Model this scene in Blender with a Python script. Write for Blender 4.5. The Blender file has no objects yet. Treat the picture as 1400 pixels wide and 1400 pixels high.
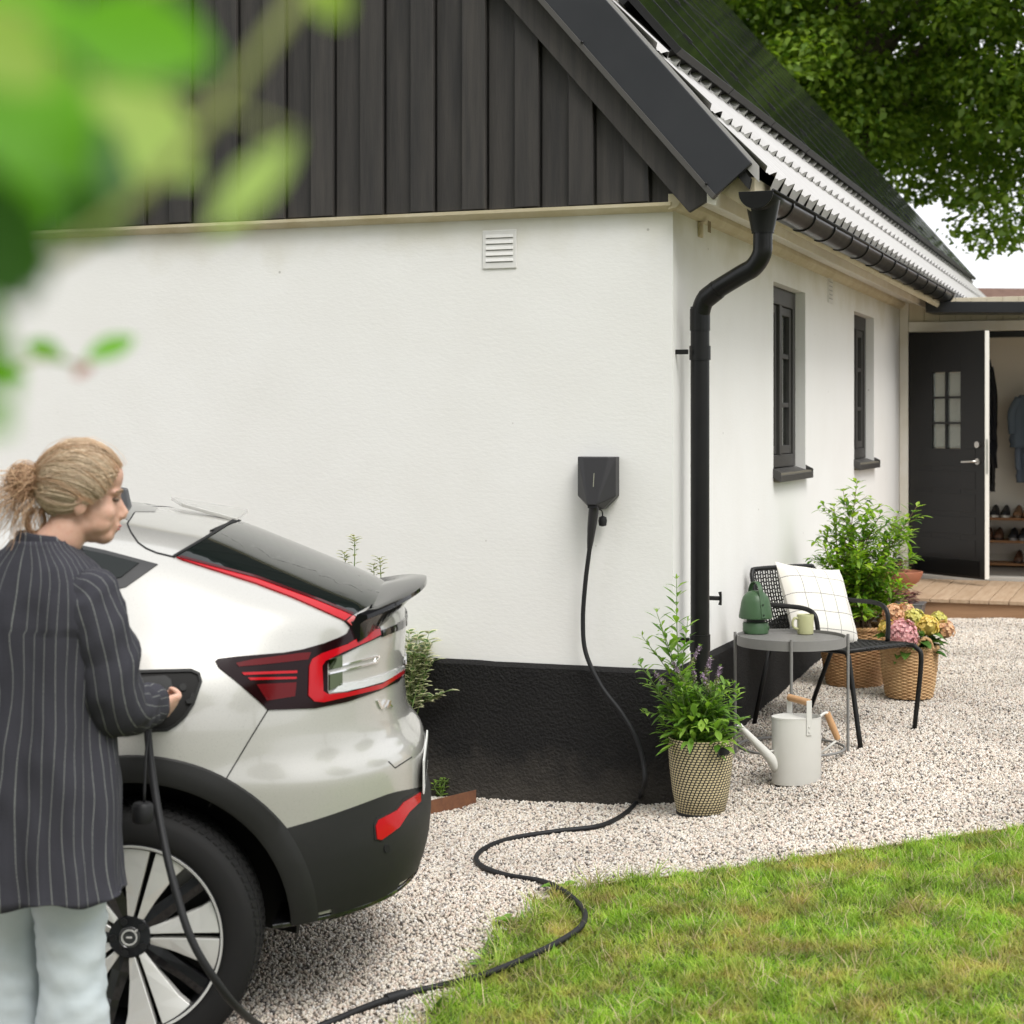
import bpy, bmesh, math, random
import numpy as np
from mathutils import Vector, Matrix, noise as mnoise, geometry as mgeo
from mathutils.bvhtree import BVHTree

S = bpy.context.scene
COL = S.collection
R = math.radians
random.seed(7)
rng = np.random.default_rng(11)

# ------------------------------------------------------------------ camera
FPX, CX, HY, CAMZ = 2400.0, 700.0, 580.0, 1.70
cam_d = bpy.data.cameras.new('camera')
cam = bpy.data.objects.new('camera', cam_d)
COL.objects.link(cam)
cam.location = (0, 0, CAMZ)
cam.rotation_euler = (R(90), 0, 0)
cam_d.sensor_width = 36.0
cam_d.lens = FPX / 1400.0 * 36.0
cam_d.shift_y = (HY - 700.0) / 1400.0
cam_d.clip_start = 0.05
cam_d.clip_end = 3000
cam_d.dof.use_dof = True
cam_d.dof.focus_distance = 7.6
cam_d.dof.aperture_fstop = 4.6
S.camera = cam

# ------------------------------------------------------------------ light
SUN_EL, SUN_AZ = 54.0, 149.0          # azimuth: direction the light comes from, degrees clockwise from +Y
W = bpy.data.worlds.new('World'); S.world = W; W.use_nodes = True
nt = W.node_tree; nt.nodes.clear()
sky = nt.nodes.new('ShaderNodeTexSky'); sky.sky_type = 'NISHITA'; sky.sun_disc = False
sky.sun_elevation = R(SUN_EL); sky.sun_rotation = R(SUN_AZ)
sky.air_density = 1.0; sky.dust_density = 6.0; sky.ozone_density = 1.0
hs = nt.nodes.new('ShaderNodeHueSaturation'); hs.inputs['Saturation'].default_value = 0.16
bg = nt.nodes.new('ShaderNodeBackground'); bg.inputs['Strength'].default_value = 0.15
wo = nt.nodes.new('ShaderNodeOutputWorld')
ov = nt.nodes.new('ShaderNodeMix'); ov.data_type = 'RGBA'; ov.inputs[0].default_value = 0.80; ov.inputs[7].default_value = (6.2, 6.3, 6.5, 1)   # even overcast layer over the clear sky
nt.links.new(sky.outputs[0], hs.inputs['Color']); nt.links.new(hs.outputs[0], ov.inputs[6]); nt.links.new(ov.outputs[2], bg.inputs['Color']); nt.links.new(bg.outputs[0], wo.inputs[0])
sd = bpy.data.lights.new('sun', 'SUN'); sd.energy = 1.35; sd.angle = R(26); sd.color = (1.0, 0.975, 0.94)
sun = bpy.data.objects.new('sun', sd); COL.objects.link(sun)
sdir = Vector((math.sin(R(SUN_AZ)) * math.cos(R(SUN_EL)), math.cos(R(SUN_AZ)) * math.cos(R(SUN_EL)), math.sin(R(SUN_EL))))
sun.rotation_euler = sdir.to_track_quat('Z', 'Y').to_euler()
sun.location = (0, 0, 30)
S.view_settings.view_transform = 'Standard'; S.view_settings.look = 'None'
S.view_settings.gamma = 1.0; S.view_settings.use_curve_mapping = False
S.view_settings.exposure = 0.76
S.render.resolution_x = 1024; S.render.resolution_y = 1024

# ------------------------------------------------------------------ pixel helpers (photo is 1400 px)
def ray(px, py):
    return Vector(((px - CX) / FPX, 1.0, -(py - HY) / FPX))
def at(px, py, Y):
    r = ray(px, py); return Vector((r.x * Y, Y, CAMZ + r.z * Y))
def smooth(a, b, x):
    t = min(1, max(0, (x - a) / (b - a))); return t * t * (3 - 2 * t)
_bumps = [(-0.3, 8.3, -0.07, 1.0), (0.6, 8.05, -0.03, 0.5), (1.15, 9.2, 0.045, 0.9), (1.9, 11.4, 0.045, 1.3), (3.0, 13.5, 0.03, 1.4)]
def gz(X, Y):
    z = -0.1 + 0.04 * (min(max(X, -1.3), 9) + 1.09) + 0.018 * (min(Y, 18) - 4.9)
    for bx, by, h, s in _bumps:
        z += h * math.exp(-((X - bx) ** 2 + (Y - by) ** 2) / (2 * s * s))
    return z
def gp(px, py, lift=0.0):
    Y = 8.0
    for _ in range(60):
        p = at(px, py, Y)
        z = gz(p.x, p.y) + lift
        Yn = (CAMZ - z) / max(1e-4, -ray(px, py).z)
        Y = 0.5 * Y + 0.5 * min(60, Yn)
    p = at(px, py, Y); p.z = gz(p.x, p.y) + lift
    return p

# house frame: local x = outward from the long side, local y = along it (away), origin at the near corner
HC = Vector((0.733, 8.0, 0.0)); HA = -math.atan(0.371)
HM = Matrix.Translation(HC) @ Matrix.Rotation(HA, 4, 'Z'); HMI = HM.inverted()
CAML = HMI @ Vector((0, 0, CAMZ))
def hplane(px, py, axis, val):
    d = HMI.to_3x3() @ ray(px, py)
    t = (val - CAML[axis]) / d[axis]
    return CAML + d * t
def H(x, y, z): return HM @ Vector((x, y, z))

# ------------------------------------------------------------------ materials
MATS = {}
def _n(nt, t, **kw):
    n = nt.nodes.new(t)
    for k, v in kw.items(): setattr(n, k, v)
    return n
def M(name, col=(.5, .5, .5), rough=.5, metal=0.0, var=None, bump=None, coat=0.0, trans=0.0, alpha=1.0, sss=0.0, spec=0.5, ior=1.45, stretch=None, sheen=0.0, coord='Object'):
    """procedural principled material; var=(scale, amount, col2), bump=(scale, strength, distance)"""
    if name in MATS: return MATS[name]
    m = bpy.data.materials.new(name); m.use_nodes = True
    nt = m.node_tree; b = nt.nodes['Principled BSDF']
    b.inputs['Base Color'].default_value = (*col, 1); b.inputs['Roughness'].default_value = rough
    b.inputs['Metallic'].default_value = metal; b.inputs['Specular IOR Level'].default_value = spec
    b.inputs['IOR'].default_value = ior
    b.inputs['Coat Weight'].default_value = coat; b.inputs['Coat Roughness'].default_value = 0.04
    b.inputs['Transmission Weight'].default_value = trans; b.inputs['Alpha'].default_value = alpha
    b.inputs['Sheen Weight'].default_value = sheen
    if sss: b.inputs['Subsurface Weight'].default_value = sss; b.inputs['Subsurface Radius'].default_value = (.02, .008, .004)
    tc = _n(nt, 'ShaderNodeTexCoord'); src = tc.outputs[coord]
    if stretch:
        mp = _n(nt, 'ShaderNodeMapping'); mp.inputs['Scale'].default_value = stretch
        nt.links.new(src, mp.inputs[0]); src = mp.outputs[0]
    if var:
        nz = _n(nt, 'ShaderNodeTexNoise'); nz.inputs['Scale'].default_value = var[0]; nz.inputs['Detail'].default_value = 6; nz.inputs['Roughness'].default_value = .62
        nt.links.new(src, nz.inputs['Vector'])
        mr = _n(nt, 'ShaderNodeMapRange'); mr.inputs[1].default_value = .35; mr.inputs[2].default_value = .65; mr.inputs[4].default_value = var[1]
        nt.links.new(nz.outputs[0], mr.inputs[0])
        mx = _n(nt, 'ShaderNodeMix', data_type='RGBA'); mx.inputs[6].default_value = (*col, 1); mx.inputs[7].default_value = (*var[2], 1)
        nt.links.new(mr.outputs[0], mx.inputs[0]); nt.links.new(mx.outputs[2], b.inputs['Base Color'])
        mr2 = _n(nt, 'ShaderNodeMapRange'); mr2.inputs[3].default_value = max(0, rough - .06); mr2.inputs[4].default_value = min(1, rough + .08)
        nt.links.new(nz.outputs[0], mr2.inputs[0]); nt.links.new(mr2.outputs[0], b.inputs['Roughness'])
    if bump:
        nb = _n(nt, 'ShaderNodeTexNoise'); nb.inputs['Scale'].default_value = bump[0]; nb.inputs['Detail'].default_value = 5
        nt.links.new(src, nb.inputs['Vector'])
        bp = _n(nt, 'ShaderNodeBump'); bp.inputs['Strength'].default_value = bump[1]; bp.inputs['Distance'].default_value = bump[2]
        nt.links.new(nb.outputs[0], bp.inputs['Height']); nt.links.new(bp.outputs[0], b.inputs['Normal'])
    MATS[name] = m
    return m
def leafmat(name, c1, c2, rough=.45, transl=.35, tcol=None):
    """leaf with per-island colour variation and translucency"""
    if name in MATS: return MATS[name]
    m = bpy.data.materials.new(name); m.use_nodes = True; nt = m.node_tree
    b = nt.nodes['Principled BSDF']; out = nt.nodes['Material Output']
    g = _n(nt, 'ShaderNodeNewGeometry')
    mx = _n(nt, 'ShaderNodeMix', data_type='RGBA'); mx.inputs[6].default_value = (*c1, 1); mx.inputs[7].default_value = (*c2, 1)
    nt.links.new(g.outputs['Random Per Island'], mx.inputs[0])
    nt.links.new(mx.outputs[2], b.inputs['Base Color']); b.inputs['Roughness'].default_value = rough
    t = _n(nt, 'ShaderNodeBsdfTranslucent')
    if tcol: t.inputs[0].default_value = (*tcol, 1)
    else:
        hh = _n(nt, 'ShaderNodeHueSaturation'); hh.inputs['Value'].default_value = 1.6; hh.inputs['Saturation'].default_value = 1.1
        nt.links.new(mx.outputs[2], hh.inputs['Color']); nt.links.new(hh.outputs[0], t.inputs[0])
    ms = _n(nt, 'ShaderNodeMixShader'); ms.inputs[0].default_value = transl
    nt.links.new(b.outputs[0], ms.inputs[1]); nt.links.new(t.outputs[0], ms.inputs[2]); nt.links.new(ms.outputs[0], out.inputs[0])
    MATS[name] = m
    return m

# ------------------------------------------------------------------ objects
def tag(o, label=None, cat=None, group=None, kind=None):
    if label: o['label'] = label
    if cat: o['category'] = cat
    if group: o['group'] = group
    if kind: o['kind'] = kind
    return o
def thing(name, label, cat, mat=None, group=None):
    o = bpy.data.objects.new(name, None); COL.objects.link(o)
    o.empty_display_size = .1
    o.matrix_world = mat if mat is not None else Matrix()
    tag(o, label, cat, group)
    return o
def TR(p, rz=0): return Matrix.Translation(Vector(p)) @ Matrix.Rotation(rz, 4, 'Z')

class MB:
    def __init__(s): s.v = []; s.f = []; s.uv = None
    def add(s, vs, fs):
        o = len(s.v); s.v += [tuple(p) for p in vs]; s.f += [tuple(i + o for i in f) for f in fs]; return s
    def box(s, x0, x1, y0, y1, z0, z1):
        return s.add([(x0, y0, z0), (x1, y0, z0), (x1, y1, z0), (x0, y1, z0), (x0, y0, z1), (x1, y0, z1), (x1, y1, z1), (x0, y1, z1)],
                     [(0, 3, 2, 1), (4, 5, 6, 7), (0, 1, 5, 4), (1, 2, 6, 5), (2, 3, 7, 6), (3, 0, 4, 7)])
    def hexa(s, p): # 8 points bottom 4 ccw, top 4 ccw
        return s.add(p, [(0, 3, 2, 1), (4, 5, 6, 7), (0, 1, 5, 4), (1, 2, 6, 5), (2, 3, 7, 6), (3, 0, 4, 7)])
    def prism(s, pts, d):  # planar polygon extruded by vector d
        n = len(pts); d = Vector(d); p = [Vector(q) for q in pts]
        return s.add(p + [q + d for q in p], [tuple(range(n - 1, -1, -1)), tuple(range(n, 2 * n))] + [(i, (i + 1) % n, n + (i + 1) % n, n + i) for i in range(n)])
    def loft(s, rings, closed=True, caps=True):
        n = len(rings[0]); o = []
        for r in rings: o += list(r)
        fs = []
        for k in range(len(rings) - 1):
            for i in range(n if closed else n - 1):
                j = (i + 1) % n
                fs.append((k * n + i, k * n + j, (k + 1) * n + j, (k + 1) * n + i))
        if caps and closed:
            fs.append(tuple(range(n - 1, -1, -1))); b = (len(rings) - 1) * n; fs.append(tuple(range(b, b + n)))
        return s.add(o, fs)
    def lathe(s, prof, n=32, c=(0, 0, 0), caps=True, sx=1, sy=1):
        rings = [[(c[0] + r * sx * math.cos(2 * math.pi * i / n), c[1] + r * sy * math.sin(2 * math.pi * i / n), c[2] + z) for i in range(n)] for r, z in prof]
        return s.loft(rings, True, caps)
    def tube(s, path, rad, n=10, caps=True, closed=False, sub=0):
        P = [Vector(p) for p in path]
        if sub: P = catmull(P, sub, closed)
        m = len(P)
        rr = rad if hasattr(rad, '__len__') else [rad] * m
        if len(rr) != m: rr = list(np.interp(np.linspace(0, 1, m), np.linspace(0, 1, len(rr)), rr))
        rings = []; up = None
        for i in range(m):
            a = P[(i - 1) % m] if (closed or i > 0) else P[i]; b = P[(i + 1) % m] if (closed or i < m - 1) else P[i]
            t = (b - a).normalized() if (b - a).length > 1e-9 else Vector((0, 0, 1))
            if up is None:
                up = Vector((0, 0, 1)) if abs(t.z) < .9 else Vector((1, 0, 0))
            x = up - t * up.dot(t)
            if x.length < 1e-6: x = t.orthogonal()
            x.normalize(); y = t.cross(x); up = x
            rings.append([P[i] + (x * math.cos(2 * math.pi * k / n) + y * math.sin(2 * math.pi * k / n)) * rr[i] for k in range(n)])
        if closed: rings.append(rings[0])
        return s.loft(rings, True, caps and not closed)
    def build(s, name, mat, parent=None, smooth=None, world=False, bevel=0, seg=2, kind=None, solid=0, sub=0):
        me = bpy.data.meshes.new(name)
        vs = s.v
        if world and parent is not None:
            mi = root(parent).matrix_basis.inverted(); vs = [tuple(mi @ Vector(p)) for p in vs]
        me.from_pydata(vs, [], s.f); me.validate(); me.update()
        o = bpy.data.objects.new(name, me); COL.objects.link(o)
        if mat is not None: me.materials.append(mat)
        if parent is not None: o.parent = parent
        if smooth is not None:
            me.polygons.foreach_set('use_smooth', [True] * len(me.polygons))
            if smooth < 180: me.set_sharp_from_angle(angle=R(smooth))
        if solid:
            md = o.modifiers.new('thickness', 'SOLIDIFY'); md.thickness = solid; md.offset = 0
        if bevel:
            md = o.modifiers.new('bevel', 'BEVEL'); md.width = bevel; md.segments = seg; md.limit_method = 'ANGLE'; md.angle_limit = R(35); md.harden_normals = False
        if sub:
            md = o.modifiers.new('sub', 'SUBSURF'); md.levels = sub; md.render_levels = sub
        if kind: o['kind'] = kind
        return o
def root(o):
    while o.parent is not None: o = o.parent
    return o
def catmull(P, sub, closed=False):
    out = []; m = len(P)
    segs = m if closed else m - 1
    for i in range(segs):
        p0 = P[(i - 1) % m] if (closed or i > 0) else P[0] * 2 - P[1]
        p1 = P[i]; p2 = P[(i + 1) % m]
        p3 = P[(i + 2) % m] if (closed or i < m - 2) else P[m - 1] * 2 - P[m - 2]
        for k in range(sub):
            t = k / sub; t2 = t * t; t3 = t2 * t
            out.append(((p1 * 2) + (p2 - p0) * t + (p0 * 2 - p1 * 5 + p2 * 4 - p3) * t2 + (p1 * 3 - p0 - p2 * 3 + p3) * t3) * .5)
    if not closed: out.append(P[-1].copy())
    return out
def copy_tree(o, parent=None):
    c = o.copy(); COL.objects.link(c); c.parent = parent
    for ch in o.children: copy_tree(ch, c)
    return c
def np_mesh(name, V, Fc, mat, parent=None, kind=None, smooth=False):
    """fast mesh from numpy arrays; V (n,3), Fc (m,k) with constant k"""
    me = bpy.data.meshes.new(name)
    V = np.asarray(V, dtype=np.float32); Fc = np.asarray(Fc, dtype=np.int32); k = Fc.shape[1]
    me.vertices.add(len(V)); me.vertices.foreach_set('co', V.ravel())
    me.loops.add(Fc.size); me.loops.foreach_set('vertex_index', Fc.ravel())
    me.polygons.add(len(Fc)); me.polygons.foreach_set('loop_start', np.arange(0, Fc.size, k, dtype=np.int32))
    me.polygons.foreach_set('loop_total', np.full(len(Fc), k, dtype=np.int32))
    if smooth: me.polygons.foreach_set('use_smooth', np.ones(len(Fc), dtype=bool))
    me.update(calc_edges=True)
    if mat is not None: me.materials.append(mat)
    o = bpy.data.objects.new(name, me)
    COL.objects.link(o)
    if parent is not None: o.parent = parent
    if kind: o['kind'] = kind
    return o
# ================================================================== ground, gravel, lawn, trees
LAWN_PX = [(1400, 1137), (1250, 1159), (1100, 1180), (1000, 1194), (900, 1208), (830, 1217), (775, 1228), (735, 1250), (708, 1275), (688, 1300), (672, 1332), (642, 1362), (604, 1398), (530, 1460)]
LAWN_E = [gp(*p) for p in LAWN_PX]
_d = (LAWN_E[0] - LAWN_E[4]); _d.z = 0
LAWN_E = [LAWN_E[0] + _d * 4] + LAWN_E
_l = LAWN_E[-1]
LAWN_E += [Vector((_l.x - .5, _l.y - .6, 0)), Vector((_l.x - 2.0, _l.y - 1.6, 0)), Vector((-9, 2.2, 0))]
LAWN_POLY = [(p.x, p.y) for p in LAWN_E] + [(-9, -3), (14, -3)]
def in_poly(x, y, poly):
    c = False; n = len(poly); j = n - 1
    for i in range(n):
        xi, yi = poly[i]; xj, yj = poly[j]
        if (yi > y) != (yj > y) and x < (xj - xi) * (y - yi) / (yj - yi) + xi: c = not c
        j = i
    return c
def in_lawn(x, y): return in_poly(x, y, LAWN_POLY)
def in_house(x, y):
    l = HMI @ Vector((x, y, 0)); return l.x < -.02 and l.y > -.02 or (l.y > 8.0 and l.x < 4)

# far ground sheet
def sheet(name, xs, ys, dz, mat, keep=None, noise=0.0, kind='structure'):
    idx = {}; V = []; Fc = []
    for i, x in enumerate(xs):
        for j, y in enumerate(ys):
            idx[i, j] = len(V)
            z = gz(x, y) + dz
            if noise: z += noise * mnoise.noise(Vector((x * 2.3, y * 2.3, 3.1))) + noise * .5 * mnoise.noise(Vector((x * 6, y * 6, 1.1)))
            V.append((x, y, z))
    for i in range(len(xs) - 1):
        for j in range(len(ys) - 1):
            if keep and not keep((xs[i] + xs[i + 1]) / 2, (ys[j] + ys[j + 1]) / 2): continue
            Fc.append((idx[i, j], idx[i + 1, j], idx[i + 1, j + 1], idx[i, j + 1]))
    o = np_mesh(name, V, Fc, mat, kind=kind, smooth=True)
    return o
gx = list(np.concatenate([[-900, -300, -100, -40, -20], np.linspace(-12, 16, 57), [22, 40, 100, 300, 900]]))
gy = list(np.concatenate([[-900, -300, -100, -40, -15], np.linspace(-8, 24, 65), [30, 50, 100, 300, 1500]]))
sheet('ground', gx, gy, -.05, M('soil_grass', (.07, .10, .03), .95, var=(1.2, .8, (.12, .13, .05))))

def gravel_base():
    m = bpy.data.materials.new('gravel_bed'); m.use_nodes = True; nt = m.node_tree; b = nt.nodes['Principled BSDF']
    tc = _n(nt, 'ShaderNodeTexCoord')
    vo = _n(nt, 'ShaderNodeTexVoronoi'); vo.inputs['Scale'].default_value = 70; nt.links.new(tc.outputs['Object'], vo.inputs['Vector'])
    cr = _n(nt, 'ShaderNodeValToRGB'); e = cr.color_ramp.elements
    e[0].position = 0; e[0].color = (.19, .16, .135, 1); e[1].position = 1; e[1].color = (.52, .47, .41, 1)
    sx = _n(nt, 'ShaderNodeSeparateColor'); nt.links.new(vo.outputs['Color'], sx.inputs[0]); nt.links.new(sx.outputs[0], cr.inputs[0])
    nt.links.new(cr.outputs[0], b.inputs['Base Color']); b.inputs['Roughness'].default_value = .9
    bp = _n(nt, 'ShaderNodeBump'); bp.invert = True; bp.inputs['Strength'].default_value = 1; bp.inputs['Distance'].default_value = .012
    nt.links.new(vo.outputs['Distance'], bp.inputs['Height']); nt.links.new(bp.outputs[0], b.inputs['Normal'])
    return m
sheet('gravel_bed', list(np.arange(-7, 9.01, .1)), list(np.arange(.4, 16.6, .1)), -.006, gravel_base(), keep=lambda x, y: not in_lawn(x, y) and not in_house(x, y), noise=.012)
sheet('lawn', list(np.arange(-4, 12.01, .1)), list(np.arange(-1, 11.5, .1)), .004, M('lawn_soil', (.09, .085, .035), .95, var=(9, .7, (.10, .13, .03))), keep=in_lawn, noise=.008)

def in_view(x, y, m=.55):
    if y < 4.4: return False
    px = CX + FPX * x / y
    mm = m * FPX / y
    return -mm < px < 1400 + 1.8 * FPX / y

def gn_scatter(obj, variants, density, smin, smax, seed=0, tilt=None, zoff=0.0, mats=None, weights=None, maxang=None):
    """geometry nodes: scatter the variant meshes over obj's faces (obj's own faces are replaced by the pieces)"""
    ng = bpy.data.node_groups.new('scatter', 'GeometryNodeTree')
    ng.interface.new_socket('Geometry', in_out='INPUT', socket_type='NodeSocketGeometry')
    ng.interface.new_socket('Geometry', in_out='OUTPUT', socket_type='NodeSocketGeometry')
    N = ng.nodes.new; L = ng.links.new
    gi = N('NodeGroupInput'); go = N('NodeGroupOutput')
    dp = N('GeometryNodeDistributePointsOnFaces'); dp.inputs['Density'].default_value = density; dp.inputs['Seed'].default_value = seed
    L(gi.outputs[0], dp.inputs[0])
    jn = N('GeometryNodeJoinGeometry')
    for o in variants:
        oi = N('GeometryNodeObjectInfo'); oi.inputs[0].default_value = o; oi.inputs['As Instance'].default_value = True
        L(oi.outputs['Geometry'], jn.inputs[0])
    ip = N('GeometryNodeInstanceOnPoints'); ip.inputs['Pick Instance'].default_value = True
    L(dp.outputs['Points'], ip.inputs['Points']); L(jn.outputs[0], ip.inputs['Instance'])
    rv = N('FunctionNodeRandomValue'); rv.data_type = 'FLOAT_VECTOR'
    rv.inputs[0].default_value = (-tilt, -tilt, 0) if tilt is not None else (0, 0, 0)
    rv.inputs[1].default_value = (tilt, tilt, 6.283) if tilt is not None else (6.283, 6.283, 6.283)
    rv.inputs['Seed'].default_value = seed + 1
    L(rv.outputs[0], ip.inputs['Rotation'])
    rs = N('FunctionNodeRandomValue'); rs.data_type = 'FLOAT'; rs.inputs[2].default_value = smin; rs.inputs[3].default_value = smax; rs.inputs['Seed'].default_value = seed + 2
    L(rs.outputs[1], ip.inputs['Scale'])
    ri = N('FunctionNodeRandomValue'); ri.data_type = 'INT'; ri.inputs[4].default_value = 0; ri.inputs[5].default_value = len(variants) - 1; ri.inputs['Seed'].default_value = seed + 3
    L(ri.outputs[2], ip.inputs['Instance Index'])
    L(ip.outputs[0], go.inputs[0])
    md = obj.modifiers.new('scatter', 'NODES'); md.node_group = ng

def proto(name, V, Fc, mat, smooth=False):
    o = np_mesh(name, V, Fc, mat, smooth=smooth); COL.objects.unlink(o); return o

def stone_mat():
    m = bpy.data.materials.new('gravel_stone'); m.use_nodes = True; nt = m.node_tree; b = nt.nodes['Principled BSDF']
    oi = _n(nt, 'ShaderNodeObjectInfo')
    cr = _n(nt, 'ShaderNodeValToRGB'); cr.color_ramp.interpolation = 'CONSTANT'
    cols = [(.00, (.64, .57, .48)), (.17, (.72, .67, .60)), (.36, (.56, .47, .385)), (.48, (.62, .51, .43)), (.62, (.42, .375, .33)), (.70, (.68, .62, .52)), (.83, (.28, .25, .23)), (.88, (.72, .69, .64)), (.96, (.12, .11, .105))]
    el = cr.color_ramp.elements
    el[0].position = 0; el[0].color = (*cols[0][1], 1); el[1].position = cols[1][0]; el[1].color = (*cols[1][1], 1)
    for p, c in cols[2:]:
        e = el.new(p); e.color = (*c, 1)
    nt.links.new(oi.outputs['Random'], cr.inputs[0])
    tc = _n(nt, 'ShaderNodeTexCoord'); nz = _n(nt, 'ShaderNodeTexNoise'); nz.inputs['Scale'].default_value = 1.5; nt.links.new(tc.outputs['Object'], nz.inputs['Vector'])
    mx = _n(nt, 'ShaderNodeMix', data_type='RGBA', blend_type='MULTIPLY'); mx.inputs[0].default_value = .5
    nt.links.new(cr.outputs[0], mx.inputs[6]); nt.links.new(nz.outputs[0], mx.inputs[7])
    # overall patches a little darker/browner with their own shape
    geo = _n(nt, 'ShaderNodeNewGeometry'); n2 = _n(nt, 'ShaderNodeTexNoise'); n2.inputs['Scale'].default_value = .9; nt.links.new(geo.outputs['Position'], n2.inputs['Vector'])
    mr = _n(nt, 'ShaderNodeMapRange'); mr.inputs[1].default_value = .42; mr.inputs[2].default_value = .68; mr.inputs[3].default_value = 1.28; mr.inputs[4].default_value = .95
    nt.links.new(n2.outputs[0], mr.inputs[0])
    hs = _n(nt, 'ShaderNodeHueSaturation'); nt.links.new(mr.outputs[0], hs.inputs['Value']); nt.links.new(mx.outputs[2], hs.inputs['Color'])
    nt.links.new(hs.outputs[0], b.inputs['Base Color']); b.inputs['Roughness'].default_value = .85
    return m
SM = stone_mat()
stones = []
for k in range(6):
    bm = bmesh.new(); bmesh.ops.create_icosphere(bm, subdivisions=1, radius=1)
    sc = Vector((random.uniform(.8, 1.25), random.uniform(.65, .95), random.uniform(.45, .75)))
    for v in bm.verts:
        d = 1 + .45 * mnoise.noise(v.co * 1.3 + Vector((k * 7.3, 0, 0)))
        v.co = Vector((v.co.x * sc.x, v.co.y * sc.y, v.co.z * sc.z)) * d
    stones.append(proto('pebble', [tuple(v.co) for v in bm.verts], [[v.index for v in f.verts] for f in bm.faces], SM)); bm.free()
gr = sheet('gravel', list(np.arange(-3.6, 7.2, .06)), list(np.arange(4.4, 15.0, .06)), .001, SM, keep=lambda x, y: in_view(x, y) and not in_lawn(x, y) and not in_house(x, y), noise=.012, kind='stuff')
tag(gr, 'pale crushed stone gravel covering the drive and path beside the house', 'gravel')
gn_scatter(gr, stones, 10500, .0044, .0100, seed=3)

# ---- grass
def blade_clump(seed, n, rad, h0, h1, w, lean=.5):
    r = np.random.default_rng(seed); V = []; Fc = []
    for i in range(n):
        a = r.uniform(0, 6.28); rr = rad * math.sqrt(r.uniform()); b = r.uniform(0, 6.28); h = r.uniform(h0, h1); l = r.uniform(.1, lean) * h
        x, y = rr * math.cos(a), rr * math.sin(a); dx, dy = math.cos(b), math.sin(b); ww = w * r.uniform(.7, 1.3)
        px, py = -dy * ww / 2, dx * ww / 2
        o = len(V)
        V += [(x - px, y - py, 0), (x + px, y + py, 0), (x + dx * l * .35 + px * .9, y + dy * l * .35 + py * .9, h * .55), (x + dx * l * .35 - px * .9, y + dy * l * .35 - py * .9, h * .55),
              (x + dx * l * 1.2 + px * .12, y + dy * l * 1.2 + py * .12, h * .95), (x + dx * l * 1.2 - px * .12, y + dy * l * 1.2 - py * .12, h * .95)]
        Fc += [(o, o + 1, o + 2, o + 3), (o + 3, o + 2, o + 4, o + 5)]
    return V, Fc
def grassmat(name, c1, c2, dry):
    m = bpy.data.materials.new(name); m.use_nodes = True; nt = m.node_tree; b = nt.nodes['Principled BSDF']; out = nt.nodes['Material Output']
    g = _n(nt, 'ShaderNodeNewGeometry'); oi = _n(nt, 'ShaderNodeObjectInfo')
    ad = _n(nt, 'ShaderNodeMath', operation='ADD'); nt.links.new(g.outputs['Random Per Island'], ad.inputs[0]); nt.links.new(oi.outputs['Random'], ad.inputs[1])
    hv = _n(nt, 'ShaderNodeMath', operation='MULTIPLY'); hv.inputs[1].default_value = .5; nt.links.new(ad.outputs[0], hv.inputs[0])
    mx = _n(nt, 'ShaderNodeMix', data_type='RGBA'); mx.inputs[6].default_value = (*c1, 1); mx.inputs[7].default_value = (*c2, 1); nt.links.new(hv.outputs[0], mx.inputs[0])
    nz = _n(nt, 'ShaderNodeTexNoise'); nz.inputs['Scale'].default_value = 3.4; nz.inputs['Detail'].default_value = 7; nz.inputs['Roughness'].default_value = .72
    nt.links.new(g.outputs['Position'], nz.inputs['Vector'])
    mr = _n(nt, 'ShaderNodeMapRange'); mr.inputs[1].default_value = .47; mr.inputs[2].default_value = .63; mr.inputs[4].default_value = .9; nt.links.new(nz.outputs[0], mr.inputs[0])
    m2 = _n(nt, 'ShaderNodeMix', data_type='RGBA'); nt.links.new(mr.outputs[0], m2.inputs[0]); nt.links.new(mx.outputs[2], m2.inputs[6]); m2.inputs[7].default_value = (*dry, 1)
    n3 = _n(nt, 'ShaderNodeTexNoise'); n3.inputs['Scale'].default_value = 5.5; n3.inputs['Detail'].default_value = 4; nt.links.new(g.outputs['Position'], n3.inputs['Vector'])
    r3 = _n(nt, 'ShaderNodeMapRange'); r3.inputs[1].default_value = .35; r3.inputs[2].default_value = .62; r3.inputs[3].default_value = .62; r3.inputs[4].default_value = 1.12; nt.links.new(n3.outputs[0], r3.inputs[0])
    h3 = _n(nt, 'ShaderNodeHueSaturation'); nt.links.new(r3.outputs[0], h3.inputs['Value']); nt.links.new(m2.outputs[2], h3.inputs['Color'])
    nt.links.new(h3.outputs[0], b.inputs['Base Color']); b.inputs['Roughness'].default_value = .6
    t = _n(nt, 'ShaderNodeBsdfTranslucent'); nt.links.new(h3.outputs[0], t.inputs[0])
    ms = _n(nt, 'ShaderNodeMixShader'); ms.inputs[0].default_value = .4
    nt.links.new(b.outputs[0], ms.inputs[1]); nt.links.new(t.outputs[0], ms.inputs[2]); nt.links.new(ms.outputs[0], out.inputs[0])
    return m
GM = grassmat('grass_blade', (.22, .47, .02), (.47, .62, .075), (.58, .47, .14))
GD = grassmat('grass_straw', (.55, .46, .22), (.66, .58, .34), (.50, .36, .16))
GW = grassmat('weed_leaf', (.12, .24, .04), (.20, .30, .06), (.30, .28, .08))
gv = [proto('tuft', *blade_clump(i, 16, .022, .018, .046, .0034, 1.1), GM) for i in range(5)]
gv += [proto('tuft', *blade_clump(9, 9, .03, .02, .045, .003, 1.6), GD), proto('tuft', *blade_clump(12, 14, .02, .012, .03, .004, 1.8), GW)]
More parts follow.
